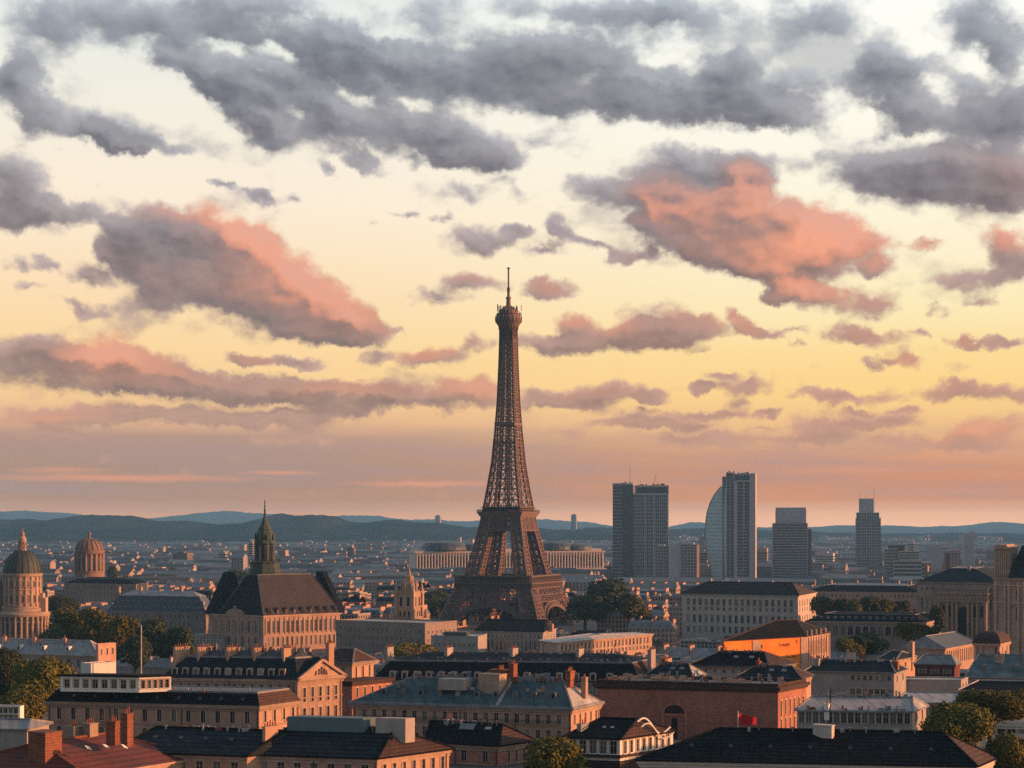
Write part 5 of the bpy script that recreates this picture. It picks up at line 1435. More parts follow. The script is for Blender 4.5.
# 6 the blue-green zinc roof
b = house('zinc_roof_building', 'long building under a blue green zinc roof with small dormers and a pale end slope', (353, 703.2), (571, 709.5), (599.5, 703.5), 445, 727)
b.walls(PEACH, front=dict(cols=20, rows=[(1.5, 2.5, 1.2, False), (5.6, 2.5, 1.2, False)]), right=dict(cols=5, rows=[(1.5, 2.6, .8, True), (5.6, 2.6, .9, False)]), cornice=STONE, over=.55)
zr = b.zpy(679, .5)
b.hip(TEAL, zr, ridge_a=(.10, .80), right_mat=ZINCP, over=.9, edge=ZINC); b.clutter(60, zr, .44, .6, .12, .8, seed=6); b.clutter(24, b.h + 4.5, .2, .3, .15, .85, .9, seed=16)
b.dormers([.1 + .78 * k / 9 for k in range(10)], b.h + 2.2, wd=1.4, hd=1.7, b=.15, wall=ZINC, roof=TEAL, depth=3)
e = MB(); b.band(e, b.h + .06, .55, .95); e.build('gutter', [ZINC], b.root); dress(b, (.0, .25, .5, .75, 1.0), (.98,), [(.05, .45, 4.1), (.55, .95, 4.1)])
b.chimney(.40, .36, b.h + 3, zr + 1.6, 5, 6.5, 0, STONE2)
b.chimney(.40, .60, zr - 1.5, zr + 2.4, 3, 5.5, 9, BRICK)
q = MB(); q.obox(b.P(.5, .12, b.h + 4), b.P(.62, 0, 0) - b.P(.5, 0, 0), b.P(0, .4, 0) - b.P(0, .12, 0), (0, 0, zr - b.h - 3.6)); q.build('lift_housing', [GREYW], b.rf)
b.chimney(.33, .5, zr - 1, zr + 4.2, 2.2, 1.6, 3, BRICK); b.chimney(.07, .5, zr - 1.5, zr + 2.6, 2.6, 1.6, 5, BRICK); b.chimney(.02, .62, b.h + 2, zr + .8, 1.4, 1.4, 2, STONE2)
q = MB()
for a in (.33,): q.bar(b.P(a, -.02, b.h + .4), b.P(a, .5, zr + .2), .7)
q.build('party_wall', [ZINCP], b.rf)
q = MB(); random.seed(31)
for k in range(26):
    a = random.uniform(.14, .78); p = b.P(a, random.uniform(.45, .6), zr + .0); hh = random.uniform(.5, 1.9); q.obox(p, (random.uniform(.3, 1.2), 0, 0), (0, .5, 0), (0, 0, hh))
q.build('roof_clutter', [ZINC], b.rf)
# 7 dark hipped roof, lower middle
b = house('hipped_house', 'small brown brick house with dark hipped roof and orange end, beside the bottom olive tree', (430, 741.5), (498, 745.3), (531, 740.5), 400, 768)
b.walls(BROWN, front=dict(cols=3, rows=[(1.6, 2.4, 1.4, False), (5.6, 2.4, 1.4, False)]), right=dict(cols=3, rows=[(1.6, 5.2, .9, False)], m0=.2, m1=.1), cornice=STONE, over=.5)
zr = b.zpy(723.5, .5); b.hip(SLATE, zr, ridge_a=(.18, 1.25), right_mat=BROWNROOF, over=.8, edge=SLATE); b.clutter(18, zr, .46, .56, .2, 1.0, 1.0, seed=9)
b.skylights((.55, .62, .69), .3, b.zpy(730, .3), 1.4, 2.2, ZINC, .55); b.skylights((.3,), .3, b.zpy(729, .3), 1.6, 1.0, ZINCP, .5)
b.chimney(.98, .5, zr - 3, zr + .5, 2.0, 1.2, 3, GREYW)
dress(b, (.0, .62), (.97,))
# 8 the long black mansard across the middle
b = house('mansard_terrace', 'very long black mansard terrace with grey dormers, across the middle before the iron tower', (373, 680), (640, 683), (668, 676), 620, 684)
b.walls(STONE3, front=dict(cols=24, rows=[(1.6, 2.6, 1.3, False)]), right=dict(cols=4, rows=[(1.6, 2.6, 1.3, False)]), cornice=STONE3, over=.4)
z1, z2 = b.zpy(661, .25), b.zpy(652.5, .5)
b.mansard(SLATE, SLATE2, z1, z2, inset=.14, over=.4, side_mat=BROWNROOF)
b.dormers([.05 + .062 * k for k in range(5)] + [.42 + .046 * k for k in range(12)], b.h + .4, wd=2.4, hd=3.0, b=.0, wall=FRAMEW, roof=SLATE, depth=3)
for a in (.0, .27, .52, .77, 1.0): b.chimney(a, .4, b.h + 2, z2 + 1.6, 5.0, 1.4, 6, GREYW)
for a in (.15, .42, .63, .88): b.mast(a, .5, z2, 3.5)
b.clutter(60, z2, .4, .6, seed=7); b.clutter(40, z1 + .4, .14, .24, seed=8, hi=1.0)
q = MB(); random.seed(12)
for k in range(40):
    a = random.uniform(.35, .97); q.obox(b.P(a, random.uniform(.02, .1), b.h + random.uniform(.3, 2.5)), (random.uniform(.4, 2.2), 0, 0), (0, 1, 0), (0, 0, random.uniform(.4, 1.6)))
q.build('roof_clutter', [ZINC], b.rf)
# 9 the brown brick hall
b = house('brick_hall', 'large blank brown brick hall with heavy dark cornice and one arched niche', (597, 683), (778, 687.3), (806, 682), 480, 728)
b.walls(BROWN, right=dict(cols=6, rows=[(4.0, 4.2, .8, False), (9.2, 4.6, .8, False)]), cornice=BROWNROOF, over=.9)
b.flat(ZINCD, .9, wallm=BROWNROOF); b.clutter(50, b.h + 1.2, .1, .9, seed=10)
c = b.P(.565, 0, b.h - 18.5); Nn = Vector((-b.U.y, b.U.x, 0)); Nn = Nn if Nn.y < 0 else -Nn; D = Vector((-b.U.x, -b.U.y, 0))
ar = MB(); n = 14
for k in range(n):
    t0, t1 = PI * k / n, PI * (k + 1) / n
    p = lambda r, t: c + D * r * math.cos(t) + Vector((0, 0, 10.6 + r * math.sin(t) * .75)) + Nn * .45
    ar.poly([p(2.9, t0), p(3.7, t0), p(3.7, t1), p(2.9, t1)]); ar.poly([p(3.7, t0), p(3.7, t1), p(3.7, t1) - Nn * .4, p(3.7, t0) - Nn * .4])
for s in (-1, 1): ar.obox(c + D * (s * 3.3 - .4) + Nn * .02, D * .8, Nn * .43, (0, 0, 10.6))
ar.obox(c - D * 3.0 + Nn * .02 + Vector((0, 0, 9.6)), D * 6.0, Nn * .3, (0, 0, .7))
ni = ar.build('arched_niche', [BROWN], b.root)
q = MB(); rect_panel(q, c + Vector((0, 0, 2.4)), D, Nn, 1.7, 6.6, 0, .05); arch_panel(q, c + Vector((0, 0, 10.6)), D, Nn, 5.6, 2.6, 1, .04); q.build('niche_recess', [DARK, BROWNROOF], ni)
q = MB(); random.seed(3)
for k in range(34):
    a = random.uniform(0, 1); q.obox(b.P(a, random.uniform(.02, .3), b.h + .95), (random.uniform(.5, 2.4), 0, 0), (0, .8, 0), (0, 0, random.uniform(.3, 1.3)))
q.build('roof_clutter', [STONE2], b.rf)
for (nm, lb, L, C, Rt, Y, vis, ridge, mt, rm, wl) in (
    ('roof_lantern', 'low dark hipped roof with tiny windows above the left half of brick hall', (647, 676), (692, 677.3), (704, 674.5), 540, 681, 663.5, SLATE2, ZINCP, PEACH),
    ('slate_house', 'slate roofed house with sunlit brown end slope below the orange building', (690, 665), (768, 666.5), (795, 663.2), 610, 668, 651.5, SLATE, BROWNROOF, GREYW),
    ('low_house', 'low blue slate roof tucked against the right end of the brick hall', (737, 677), (800, 678.5), (811, 675.5), 535, 681, 666, SLATE2, BROWNROOF, PEACH)):
    b = house(nm, lb, L, C, Rt, Y, vis); b.walls(wl, front=dict(cols=8, rows=[(.8, 1.6, 1.1, False)]), right=dict(cols=3, rows=[(.8, 1.6, 1.0, False)]), cornice=STONE2, over=.3)
    zr = b.zpy(ridge, .5); b.hip(mt, zr, ia=.22, right_mat=rm, over=.7, edge=ZINCD); b.clutter(16, zr, .44, .56, .25, .75, 1.0, seed=int(Y)); b.chimney(.75, .5, b.h + 1, zr + 1.2, 2.2, 1.2, 4, BRICK); b.skylights((.3, .5), .25, b.h + (zr - b.h) * .55, 1.6, 1.4, ZINC)
# 10 the small white-fronted house by the olive tree
b = house('white_attic_house', 'small house with white framed attic windows and dark roof, right of bottom olive tree', (566, 737), (620, 738.8), (673, 731), 390, 758)
b.walls(WHITE, front=dict(cols=5, rows=[(.6, 2.9, 1.6, False)]), right=dict(cols=8, rows=[(.7, 2.8, 1.1, False)]))
q = MB(); b.band(q, b.h - 4.4, .7, .6); b.band(q, b.h - 5.6, .5, .3); b.band(q, b.h - 40, 34.3, .12); q.build('cornice', [BROWNROOF], b.root)
zr = b.zpy(718.5, .5); b.hip(SLATE, zr, ridge_a=(.2, .85), right_mat=BROWNROOF, over=.5, edge=SLATE)
q = MB(); prev = None
for k in range(15):
    t = k / 14; p = b.P(-.02, .30 + .62 * t, b.h + 3.4 - 3.2 * t + 1.3 * math.sin(t * 7)); 
    if prev: q.bar(prev, p, .35); q.bar(prev + Vector((.9, 0, -1.2)), p + Vector((.9, 0, -1.2)), .25)
    prev = p
q.build('roof_rail', [WHITE], b.rf)
b.chimney(.9, .2, b.h, b.h + 2.6, 2.6, 1.3, 3, GREYW); b.skylights((.4, .55), .25, b.h + 1.8, .8, .6, ZINCP)
# 11 the big dark roof at the bottom right
b = house('great_slate_house', 'building under the biggest plain dark slate roof, bottom right, with pale cornice', (640, 759.5), (975, 766), (993.5, 758), 355, 768)
b.walls(PALE, front=dict(cols=22, rows=[(2.2, 2.6, 1.2, False)]), right=dict(cols=3, rows=[(2.2, 2.6, 1.1, False)]), cornice=PALE, over=.5)
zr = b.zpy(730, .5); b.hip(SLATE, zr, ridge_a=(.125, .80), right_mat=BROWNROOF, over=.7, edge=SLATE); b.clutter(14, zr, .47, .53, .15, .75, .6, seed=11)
b.skylights([.14 + .12 * k for k in range(7)], .2, b.h + 2.6, .8, .8, ZINCD, .9)
b.chimney(.475, .42, zr - 1.5, zr + 1.1, 1.6, 4.2, 0, PALE); b.mast(.47, .62, zr - 1, 8.5)
fl = empty('flagpole', at(738, 729, 372), 'white pole flying a plain red flag behind the big dark roof', 'flag')
q = MB(); q.lathe([(.09, -3), (.07, 3.9), (.01, 3.95)], 8); q.build('pole', [WHITE], fl)
q = MB(); nx = 12
def fp(i, j):
    t = i / nx; return Vector((.1 + 3.9 * t, .35 * math.sin(t * 6 + j * .4), 3.4 - .9 * t - j * (2.5 - .9 * t) + .12 * math.sin(t * 9)))
for i in range(nx):
    for j in (0, .25, .5, .75): q.poly([fp(i, j), fp(i + 1, j), fp(i + 1, j + .25), fp(i, j + .25)])
q.build('flag', [REDFLAG], fl, smooth=True)
# 12 pale roofs at the right
b = house('pale_gable_building', 'pale grey blank walled building with low slate roof, below the lit orange building', (806, 671), (894, 672.8), (906, 669), 560, 696)
b.walls(GREYW, front=dict(cols=7, rows=[(1.0, 1.6, 1.2, False), (5.5, 1.8, 2.2, False)], m0=.5, m1=.02), right=dict(cols=2, rows=[(1.2, 2, 1, False)])); b.hip(SLATE2, b.zpy(660, .5), ia=.12, over=.6, edge=ZINC); b.clutter(40, b.zpy(661, .5), .4, .6, seed=12); b.chimney(.92, .3, b.h - 2, b.h + 3.6, 3.4, 2, 4, GREYW); b.chimney(.03, .4, b.h - 2, b.h + 3, 2.4, 1.6, 4, BRICK)
b = house('glazed_attic_building', 'long low building, pale zinc roof above a strip of dark windows, right of the flag', (797, 710), (912, 711.5), (926, 706), 440, 725)
b.walls(GREYW, front=dict(cols=16, rows=[(.5, 2.7, 1.55, False)], m0=.01, m1=.01), right=dict(cols=2, rows=[(.6, 2.4, 1.2, False)])); b.hip(ZINCP, b.zpy(697, .5), ia=.06, over=.5, edge=ZINC); b.clutter(30, b.zpy(697, .5), .45, .56, seed=13); b.clutter(20, b.h + .4, -.02, .04, hi=1.0, seed=23); b.mast(.72, .1, b.h, 5.5); b.chimney(.74, .02, b.h - 2.5, b.h + 1.5, 1.4, 1.2, 2, WHITE)
b = house('red_house', 'dark red fronted house with pale windows under a grey hipped roof, right side', (915, 663.6), (954.5, 664.4), (960, 662.5), 640, 680)
b.walls(REDWALL, front=dict(cols=3, rows=[(1.2, 2.6, 2.6, False)]), right=dict(cols=1, rows=[(1.2, 2.6, 1.2, False)]), cornice=REDWALL, over=.4); b.hip(ZINC, b.zpy(655, .5), ia=.16, over=.5, edge=ZINC)
b = house('arched_gable_house', 'narrow house with orange lit arched end, immediately left of the dark red house', (878, 659.3), (895, 660.3), (915.5, 656.5), 665, 680)
b.walls(PEACH, right=dict(cols=3, rows=[(1.2, 4.2, 1.3, True)]), cornice=STONE, over=.4); b.hip(SLATE2, b.zpy(651, .5), ia=.2, over=.5); b.chimney(.0, .8, b.h - 1, b.h + 6, 2.2, 1.8, 2, STONE)
b = house('long_lit_wing', 'long side wing with a row of glowing pilasters under a ribbed grey roof, far right', (903, 646.5), (945, 648.3), (977, 642.8), 760, 664)
b.walls(STONE, right=dict(cols=14, rows=[(1.4, 5.6, 1.1, False)]), cornice=STONE, over=.4); axis_v_roof(b, ZINC, b.zpy(634, .5), .05, right_mat=ZINCD)
b = house('domed_pavilion', 'square lit pavilion with low dark domed roof at the end of the glowing wing', (974, 643), (999.5, 643.8), (1009.5, 641.5), 735, 664)
b.walls(STONE, front=dict(cols=4, rows=[(1.4, 5.0, 1.2, False)]), right=dict(cols=2, rows=[(1.4, 5.0, 1.1, False)]), cornice=STONE, over=.6)
rm = MB(); cc = b.P(.5, .5, 0); pr = [(s, b.h + .1 + 5.2 * math.sin(t)) for s, t in [(max(.03, math.cos(t)), t) for t in [PI / 2 * i / 8 for i in range(9)]]]
for (s0, z0), (s1, z1) in zip(pr, pr[1:]):
    qs = [(-1, -1), (1, -1), (1, 1), (-1, 1)]
    for k in range(4):
        (ax, ay), (bx, by) = qs[k], qs[(k + 1) % 4]; f = lambda x, y, s, z: b.P(.5 + x * s * .55, .5 + y * s * .55, z)
        rm.poly([f(ax, ay, s0, z0), f(bx, by, s0, z0), f(bx, by, s1, z1), f(ax, ay, s1, z1)])
b.rf = rm.build('roof', [BROWNROOF], b.root); b.mast(.5, .5, b.h + 5, 3, False)
b = house('teal_roof_house', 'house with broad weathered teal zinc roof at the right edge', (967, 677), (1062, 679), (1076, 672), 600, 679)
b.walls(STONE2, front=dict(cols=10, rows=[(1, 1.8, 1.2, False)])); zr = b.zpy(655, .5); b.hip(TEAL, zr, ridge_a=(.05, .97), edge=ZINC); b.clutter(30, zr, .42, .58, seed=14); b.chimney(.72, .35, zr - 3, zr - .2, 3, 3, 3, STONE); b.chimney(.45, .4, zr - 3, zr + 1.5, 3, 1.6, 4, STONE2); b.dormers((.3, .5, .85), b.h + 2, b=.15, wall=ZINC, roof=TEAL)
b = house('concrete_block', 'low block with a stained blank grey concrete wall below the dark red house', (897, 680.6), (961, 681.3), (968, 678.5), 575, 692)
b.walls(GREYW, right=dict(cols=2, rows=[(1, 2, 1, False)])); b.flat(ZINCP, .5, wallm=GREYW)
b = house('eaves_house', 'house with long dark eaves and pale wall behind the right hand trees', (961, 690), (1046, 691.5), (1062, 686), 525, 701)
b.walls(PALE, front=dict(cols=8, rows=[(1, 1.6, 1.0, False)])); b.hip(SLATE, b.zpy(681, .5), ia=.1, edge=ZINCP); b.chimney(.3, .4, b.h, b.zpy(678, .5), 2, 1.2, 3, PEACH)
b = house('pale_roof_shed', 'low shed with a long pale zinc roof left of the rounded trees', (895, 702), (958, 703), (973, 698.5), 500, 710)
b.walls(GREYW); b.hip(ZINCP, b.zpy(692.5, .5), ia=.05, edge=ZINC)
b = house('white_terrace_house', 'white flat roofed house with square windows half hidden by the right hand trees', (984, 722.5), (1050, 724), (1063, 719), 430, 740)
b.walls(WHITE, front=dict(cols=6, rows=[(.8, 1.9, 2.0, False)]), cornice=WHITE, over=.3); b.flat(ZINCP, .6, wallm=WHITE)
# 13 left edge
b = house('grey_roof_house', 'long house with pale grey roof and arched windows behind the dark trees at left', (-25, 652), (97, 655.5), (108, 651.5), 720, 672)
b.walls(GREYW, front=dict(cols=12, rows=[(1.8, 3.0, 1.6, True)]), right=dict(cols=2, rows=[(1.8, 3, 1.2, True)]), cornice=STONE2, over=.5); zr = b.zpy(639.5, .5); b.hip(ZINC, zr, ia=.1, edge=ZINCP); b.clutter(50, zr - 1.5, .3, .55, seed=15)
for a in (.3, .55, .8): b.chimney(a, .4, b.h + 1, zr + .8, 2.4, 1.4, 3, PEACH)
b.dormers((.25, .45, .65, .82), b.h + 1.2, b=.12, wall=WHITE, roof=ZINCP)
b = house('water_tank_block', 'small pinkish brick rooftop block between the grey roofs and the white penthouse', (95.5, 645), (98, 645.5), (116, 643.8), 655, 663)
b.walls(PINK, right=dict(cols=3, rows=[(1.4, 2.4, 1.0, False)])); b.flat(ZINC, .4, wallm=PINK); b.mast(.5, .8, b.h, 3.4)
b = house('white_lit_block', 'low white block with bright sunlit side directly under the pinkish brick block', (81, 663.4), (91, 664), (116, 662.2), 640, 673)
b.walls(WHITE); b.flat(ZINCP, .2, wallm=WHITE)
b = house('panel_building', 'white gridded panel building at the left edge below the olive tree', (-35, 705.5), (20, 706.3), (24, 705), 480, 720)
b.walls(WHITE, front=dict(cols=10, rows=[(.5, 1.5, 1.5, False), (2.5, 1.5, 1.5, False)])); b.flat(ZINC, 0)
b = house('pale_wall_house', 'house with blank pale wall under a low blue zinc roof at the left edge', (-45, 727.5), (27, 729), (49, 723), 410, 745)
b.walls(GREYW); b.hip(ZINC, b.zpy(719, .5), ia=.1, edge=ZINC)
pl = empty('lamp_mast', at(141.2, 672, 640), 'single tall thin pale pole standing in front of the dark trees at left', 'pole'); q = MB(); q.lathe([(.30, -12), (.2, 17.6), (.01, 17.7)], 8); q.build('pole', [ZINCP], pl)

# ------------------------------------------------------------------ buildings between the roofs and the iron tower
b = house('columned_hall', 'pale hall with central columns and black roof directly under the iron tower', (476, 630.3), (543, 631.5), (556, 627.5), 1000, 650, base=0)
b.walls(GREYW, front=dict(cols=15, rows=[(2.2, 1.8, 1.0, False), (5.8, 5.6, 1.1, False)]), right=dict(cols=4, rows=[(3, 4, 1.2, False)]), pane=False, cornice=GREYW, over=.5); b.hip(SLATE, b.zpy(619.5, .5), ia=.06, edge=SLATE, over=.6); b.chimney(-.03, .4, b.h - 1, b.h + 3.4, 4, 3.4, 0, PEACH)
b = house('flat_roof_hall', 'plain grey flat roofed hall adjoining the left of the columned hall', (431, 636.6), (478, 637.4), (487, 634.5), 975, 652, base=0)
b.walls(GREYW, front=dict(cols=9, rows=[(3.5, 1.6, 1.0, False)])); b.flat(ZINCP, .6, wallm=GREYW); q = MB(); q.obox(b.P(.3, .3, b.h + .1), b.P(.8, 0, 0) - b.P(.3, 0, 0), b.P(0, .6, 0) - b.P(0, .3, 0), (0, 0, 2.2)); q.build('roof_plant', [ZINCD], b.rf)
b = house('sunlit_gallery', 'long low gallery with pale lilac roof and glowing window row, right of tower foot', (540, 640.5), (557, 642.6), (652, 634.2), 950, 652, base=0)
b.walls(STONE, right=dict(cols=24, rows=[(1.4, 3.6, 1.6, False), (6.2, 2.0, 1.6, False)]), pane=False, cornice=STONE, over=.6); b.hip(ZINCP, b.zpy(634, .5), ia=.2, ib=.5, over=1.0, edge=ZINCP)
b = house('brick_warehouse', 'lilac grey warehouse with orange lit end, left of the iron tower', (336, 621.3), (425, 624.5), (457, 622), 1060, 650, base=0)
b.walls(STONE3, front=dict(cols=18, rows=[(3, 1.8, 1.3, False), (8, 1.8, 1.3, False), (13, 1.8, 1.3, False)]), right=dict(cols=7, rows=[(4, 1.8, 1.2, False), (9, 1.8, 1.2, False)]), pane=False); b.flat(ZINCP, .9, wallm=STONE3)
b = house('white_palace', 'white four storey building with black hipped roof and rows of small windows, right of centre', (682, 593.2), (798, 595.2), (816, 591.8), 1250, 634, base=0)
b.walls(PALE, front=dict(cols=18, rows=[(4.0, 4.6, 2.1, False), (10.2, 2.2, 1.8, False), (16.0, 5.4, 2.1, False), (24.5, 4.4, 2.1, False)]), right=dict(cols=7, rows=[(4.0, 4.6, 1.8, False), (10.2, 2.2, 1.6, False), (16.0, 5.4, 1.8, False), (24.5, 4.4, 1.8, False)]), pane=False, cornice=PALE, over=1.0)
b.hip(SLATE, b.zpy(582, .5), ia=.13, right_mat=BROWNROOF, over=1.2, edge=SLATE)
for a in (.3, .6): b.chimney(a, .5, b.h + 5, b.zpy(580.5, .5), 2, 1.2, 0, PALE)
b = house('orange_painted_building', 'building with saturated orange painted wall carrying dark lettering, and a pale lit end', (724, 641), (806, 636.5), (829.5, 632.5), 800, 664, base=0)
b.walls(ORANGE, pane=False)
b.hip(SLATE, b.zpy(620.5, .5), ridge_a=(.28, .55), right_mat=SLATE2, over=.5, edge=BROWNROOF)
Dn = Vector((-b.U.x, -b.U.y, 0)); Nn = Vector((Dn.y, -Dn.x, 0)); rzf = math.atan2(Dn.y, Dn.x)
q = MB(); V3 = Vector((b.V.x, b.V.y, 0)); N3 = Vector((b.V.y, -b.V.x, 0))
for k in range(9): q.obox(b.P(0, .06 + .11 * k, 2) + N3 * .05, V3 * .8, N3 * .7, (0, 0, b.h - 2.6))
q.obox(b.P(0, 0, 2) + N3 * .02, b.P(0, 1, 0) - b.P(0, 0, 0), N3 * .3, (0, 0, b.h - 2)); q.obox(b.P(.07, 0, 2) + Nn * .02, Dn * b.w * .07, Nn * .3, (0, 0, b.h - 2)); q.build('pale_end', [STONE], b.root)
q = MB(); q.obox(b.P(.665, 0, 2) + Nn * .02, Dn * b.w * .1, Nn * .3, (0, 0, b.h - 2.6)); q.build('pale_pier', [STONE], b.root)
q = MB(); 
for k in range(7): rect_panel(q, b.P(0, .13 + .11 * k, b.h - 9), V3, N3, .9, 6.5, 0, .34)
q.build('slot_window', [DARK], b.root)
lettering(b.root, 'Loupty', b.P(.335, 0, b.h - 3.9) + Nn * .08, 2.5, rzf); lettering(b.root, '9', b.P(.13, 0, b.h - 3.1) + Nn * .08, 2.6, rzf)
lettering(b.root, 'nous Clat bou', b.P(.35, 0, b.h - 9.4) + Nn * .08, 2.1, rzf)
q = MB()
for a in (.55, .585, .62): 
    for zz in (3, 6.2): rect_panel(q, b.P(a, 0, b.h - zz - 1.4), Dn, Nn, .9, 1.8, 0, .07)
for k in range(6): rect_panel(q, b.P(.70 + .035 * k, 0, b.h - 9.5), Dn, Nn, .9, 1.8, 0, .07)
q.build('window', [DARK], b.root)
q = MB(); random.seed(8)
for k in range(9):
    p = b.P(.02 - .02 * (k % 2), .1 + .1 * k, b.h + .3); q.lathe([(.55, p.z), (.3, p.z + .9), (.5, p.z + 1.5), (.25, p.z + 2.3), (.01, p.z + 2.5)], 6, 0, (p.x, p.y))
q.build('roof_ornament', [STONE], b.root)
b = house('arcaded_building', 'long building with arched arcade front and dark dormered roof between two tree rows', (806, 620.8), (926, 622.4), (942, 618.5), 1010, 637, base=0)
b.walls(STONE3, front=dict(cols=15, rows=[(2.6, 5.4, 3.0, True)]), right=dict(cols=4, rows=[(2.6, 5.4, 2, True)]), pane=False, cornice=STONE2, over=.5); b.mansard(SLATE, SLATE, b.h + 4, b.zpy(611.5, .5), inset=.18); b.dormers([.06 + .88 * k / 15 for k in range(16)], b.h + .8, wd=1.7, hd=2, b=.05, wall=GREYW, roof=SLATE)
b = house('long_dark_roof_building', 'long dark roofed building behind the trees right of the white four storey one', (806, 591), (922, 592.5), (934, 589.5), 1480, 597, base=0)
b.walls(STONE2, front=dict(cols=26, rows=[(2, 2.8, 1.6, False)]), pane=False); b.mansard(SLATE, ZINCD, b.h + 5, b.zpy(583, .5), inset=.2)
for a in (.15, .4, .62, .85): b.chimney(a, .5, b.h + 4, b.zpy(581, .5), 4, 1.5, 4, STONE)
b = house('triumphal_hall', 'dark neoclassical hall with tall arched portal and blue slate roof near the right edge', (917, 581.5), (1002, 583), (1016, 578.5), 1100, 632, base=0)
b.walls(STONE3, front=dict(cols=15, rows=[(3.2, 1.9, 1.5, True), (10.5, 7.0, 1.6, False)]), pane=False, cornice=STONE3, over=.7)
zr = b.zpy(566.5, .5); b.mansard(SLATE2, ZINCD, b.h + 8.5, zr, inset=.2)
for a in (.42, .93): b.chimney(a, .2, b.h + .1, zr + .6, 7, 1.8, 6, STONE2)
Nn = Vector((-b.U.y, b.U.x, 0)); Nn = Nn if Nn.y < 0 else -Nn; D = Vector((-b.U.x, -b.U.y, 0))
q = MB(); o = b.P(.72, 0, 0) + Nn * .03; Wp = D * b.w * .58; hp = b.h - 7.5
q.obox(o, Wp, Nn * 5, (0, 0, hp)); q.obox(o + Vector((0, 0, hp)) - D * .8, Wp + D * 1.6, Nn * 6, (0, 0, 1.0), 1); q.obox(o + Vector((0, 0, hp - 5)) - D * .4, Wp + D * .8, Nn * 5.6, (0, 0, .9), 1); q.obox(o + Vector((0, 0, hp + 1.0)), Wp, Nn * 4.6, (0, 0, 2.2)); q.obox(o + Vector((0, 0, hp + 3.2)) - D * .4, Wp + D * .8, Nn * 5.2, (0, 0, .6), 1)
for k in range(13):
    q.obox(o + Wp * ((k + .5) / 13) - D * .6 + Nn * 5.02 + Vector((0, 0, hp - 3.6)), D * 1.2, Nn * .35, (0, 0, 2.4), 1)
for k in range(8):
    cpos = o + Wp * (.03, .20, .30, .385, .615, .70, .80, .97)[k] + Nn * 5.9
    q.lathe([(1.0, 0), (.85, hp - 5.6), (1.2, hp - 5.2), (1.2, hp - 4.9)], 8, 1, (cpos.x, cpos.y))
po = q.build('portico', [STONE3, STONE2], b.root)
q = MB(); arch_panel(q, o + Wp * .5 + Nn * 5.0 + Vector((0, 0, 0)), D, Nn, 6.6, hp - 8, 0, .08)
for f in (.115, .25, .75, .885): arch_panel(q, o + Wp * f + Nn * 5.0 + Vector((0, 0, hp - 15)), D, Nn, 1.8, 7.5, 0, .08)
q.build('portal', [DARK], po)
b = house('mansard_mansion', 'tall pale mansion with steep slate mansard and massive chimney at the right edge', (994, 577.5), (1062, 579.5), (1078, 575), 858, 624, base=0)
b.walls(STONE2, front=dict(cols=5, rows=[(4, 7, 1.6, False), (15, 7, 1.6, False)], m0=.28, m1=.05), pane=False, cornice=STONE2, over=.8)
q = MB(); Nn = Vector((-b.U.y, b.U.x, 0)); Nn = Nn if Nn.y < 0 else -Nn; U3 = Vector((b.U.x, b.U.y, 0))
for a in (.98, .84, .78, .64): q.obox(b.P(a, 0, 1) + Nn * .03, -U3 * 1.3, Nn * .8, (0, 0, b.h - 2.8))

for a in (.55, .48, .36, .28, .16): q.obox(b.P(a, 0, 1) + Nn * .03, -U3 * 1.1, Nn * .7, (0, 0, b.h - 2.8))
for dz, hh, out_ in ((4.2, .7, .9), (5.6, .4, .6), (13.2, .6, 1.0), (14.4, .35, .7)): q.obox(b.P(1, 0, b.h - dz) + Nn * .05, -U3 * b.w * .97, Nn * out_, (0, 0, hh))
for k in range(26): q.obox(b.P(.985 - .037 * k, 0, b.h - 3.3) + Nn * .04, -U3 * .7, Nn * .5, (0, 0, 1.5))
q.build('pilaster', [STONE], b.root)
zt = b.zpy(546, .2, .9); b.mansard(SLATE2, ZINCD, b.zpy(545, .3), b.zpy(542.5, .5), inset=.10, umax=.79); b.dormers((.5, .25), b.h + 2, wd=2.4, hd=4, b=.0, wall=PALE, roof=SLATE2)
q = MB(); q.obox(b.P(1.0, .02, b.h + .03), b.P(.80, 0, 0) - b.P(1, 0, 0), b.P(0, .5, 0) - b.P(0, .02, 0), (0, 0, zt - b.h)); q.obox(b.P(1.01, .0, zt - 1.2), b.P(.79, 0, 0) - b.P(1.01, 0, 0), b.P(0, .52, 0) - b.P(0, 0, 0), (0, 0, .9)); q.obox(b.P(.99, .03, zt + .04), b.P(.82, 0, 0) - b.P(.99, 0, 0), b.P(0, .4, 0) - b.P(0, .03, 0), (0, 0, .9))
for k in range(6): q.obox(b.P(.985 - .03 * k, .02, b.h + .6) + Nn * .02, -U3 * .8, Nn * .35, (0, 0, zt - b.h - 2.4))
q.build('chimney', [STONE2], b.root)
q = MB(); random.seed(6)
for k in range(12): p = b.P(.80, .02, b.h + .2 + k * 1.1); q.obox(p, (random.uniform(.8, 2.4), 0, 0), (0, -1.2, 0), (0, 0, 1.0))
q.build('carved_scroll', [STONE2], b.root)
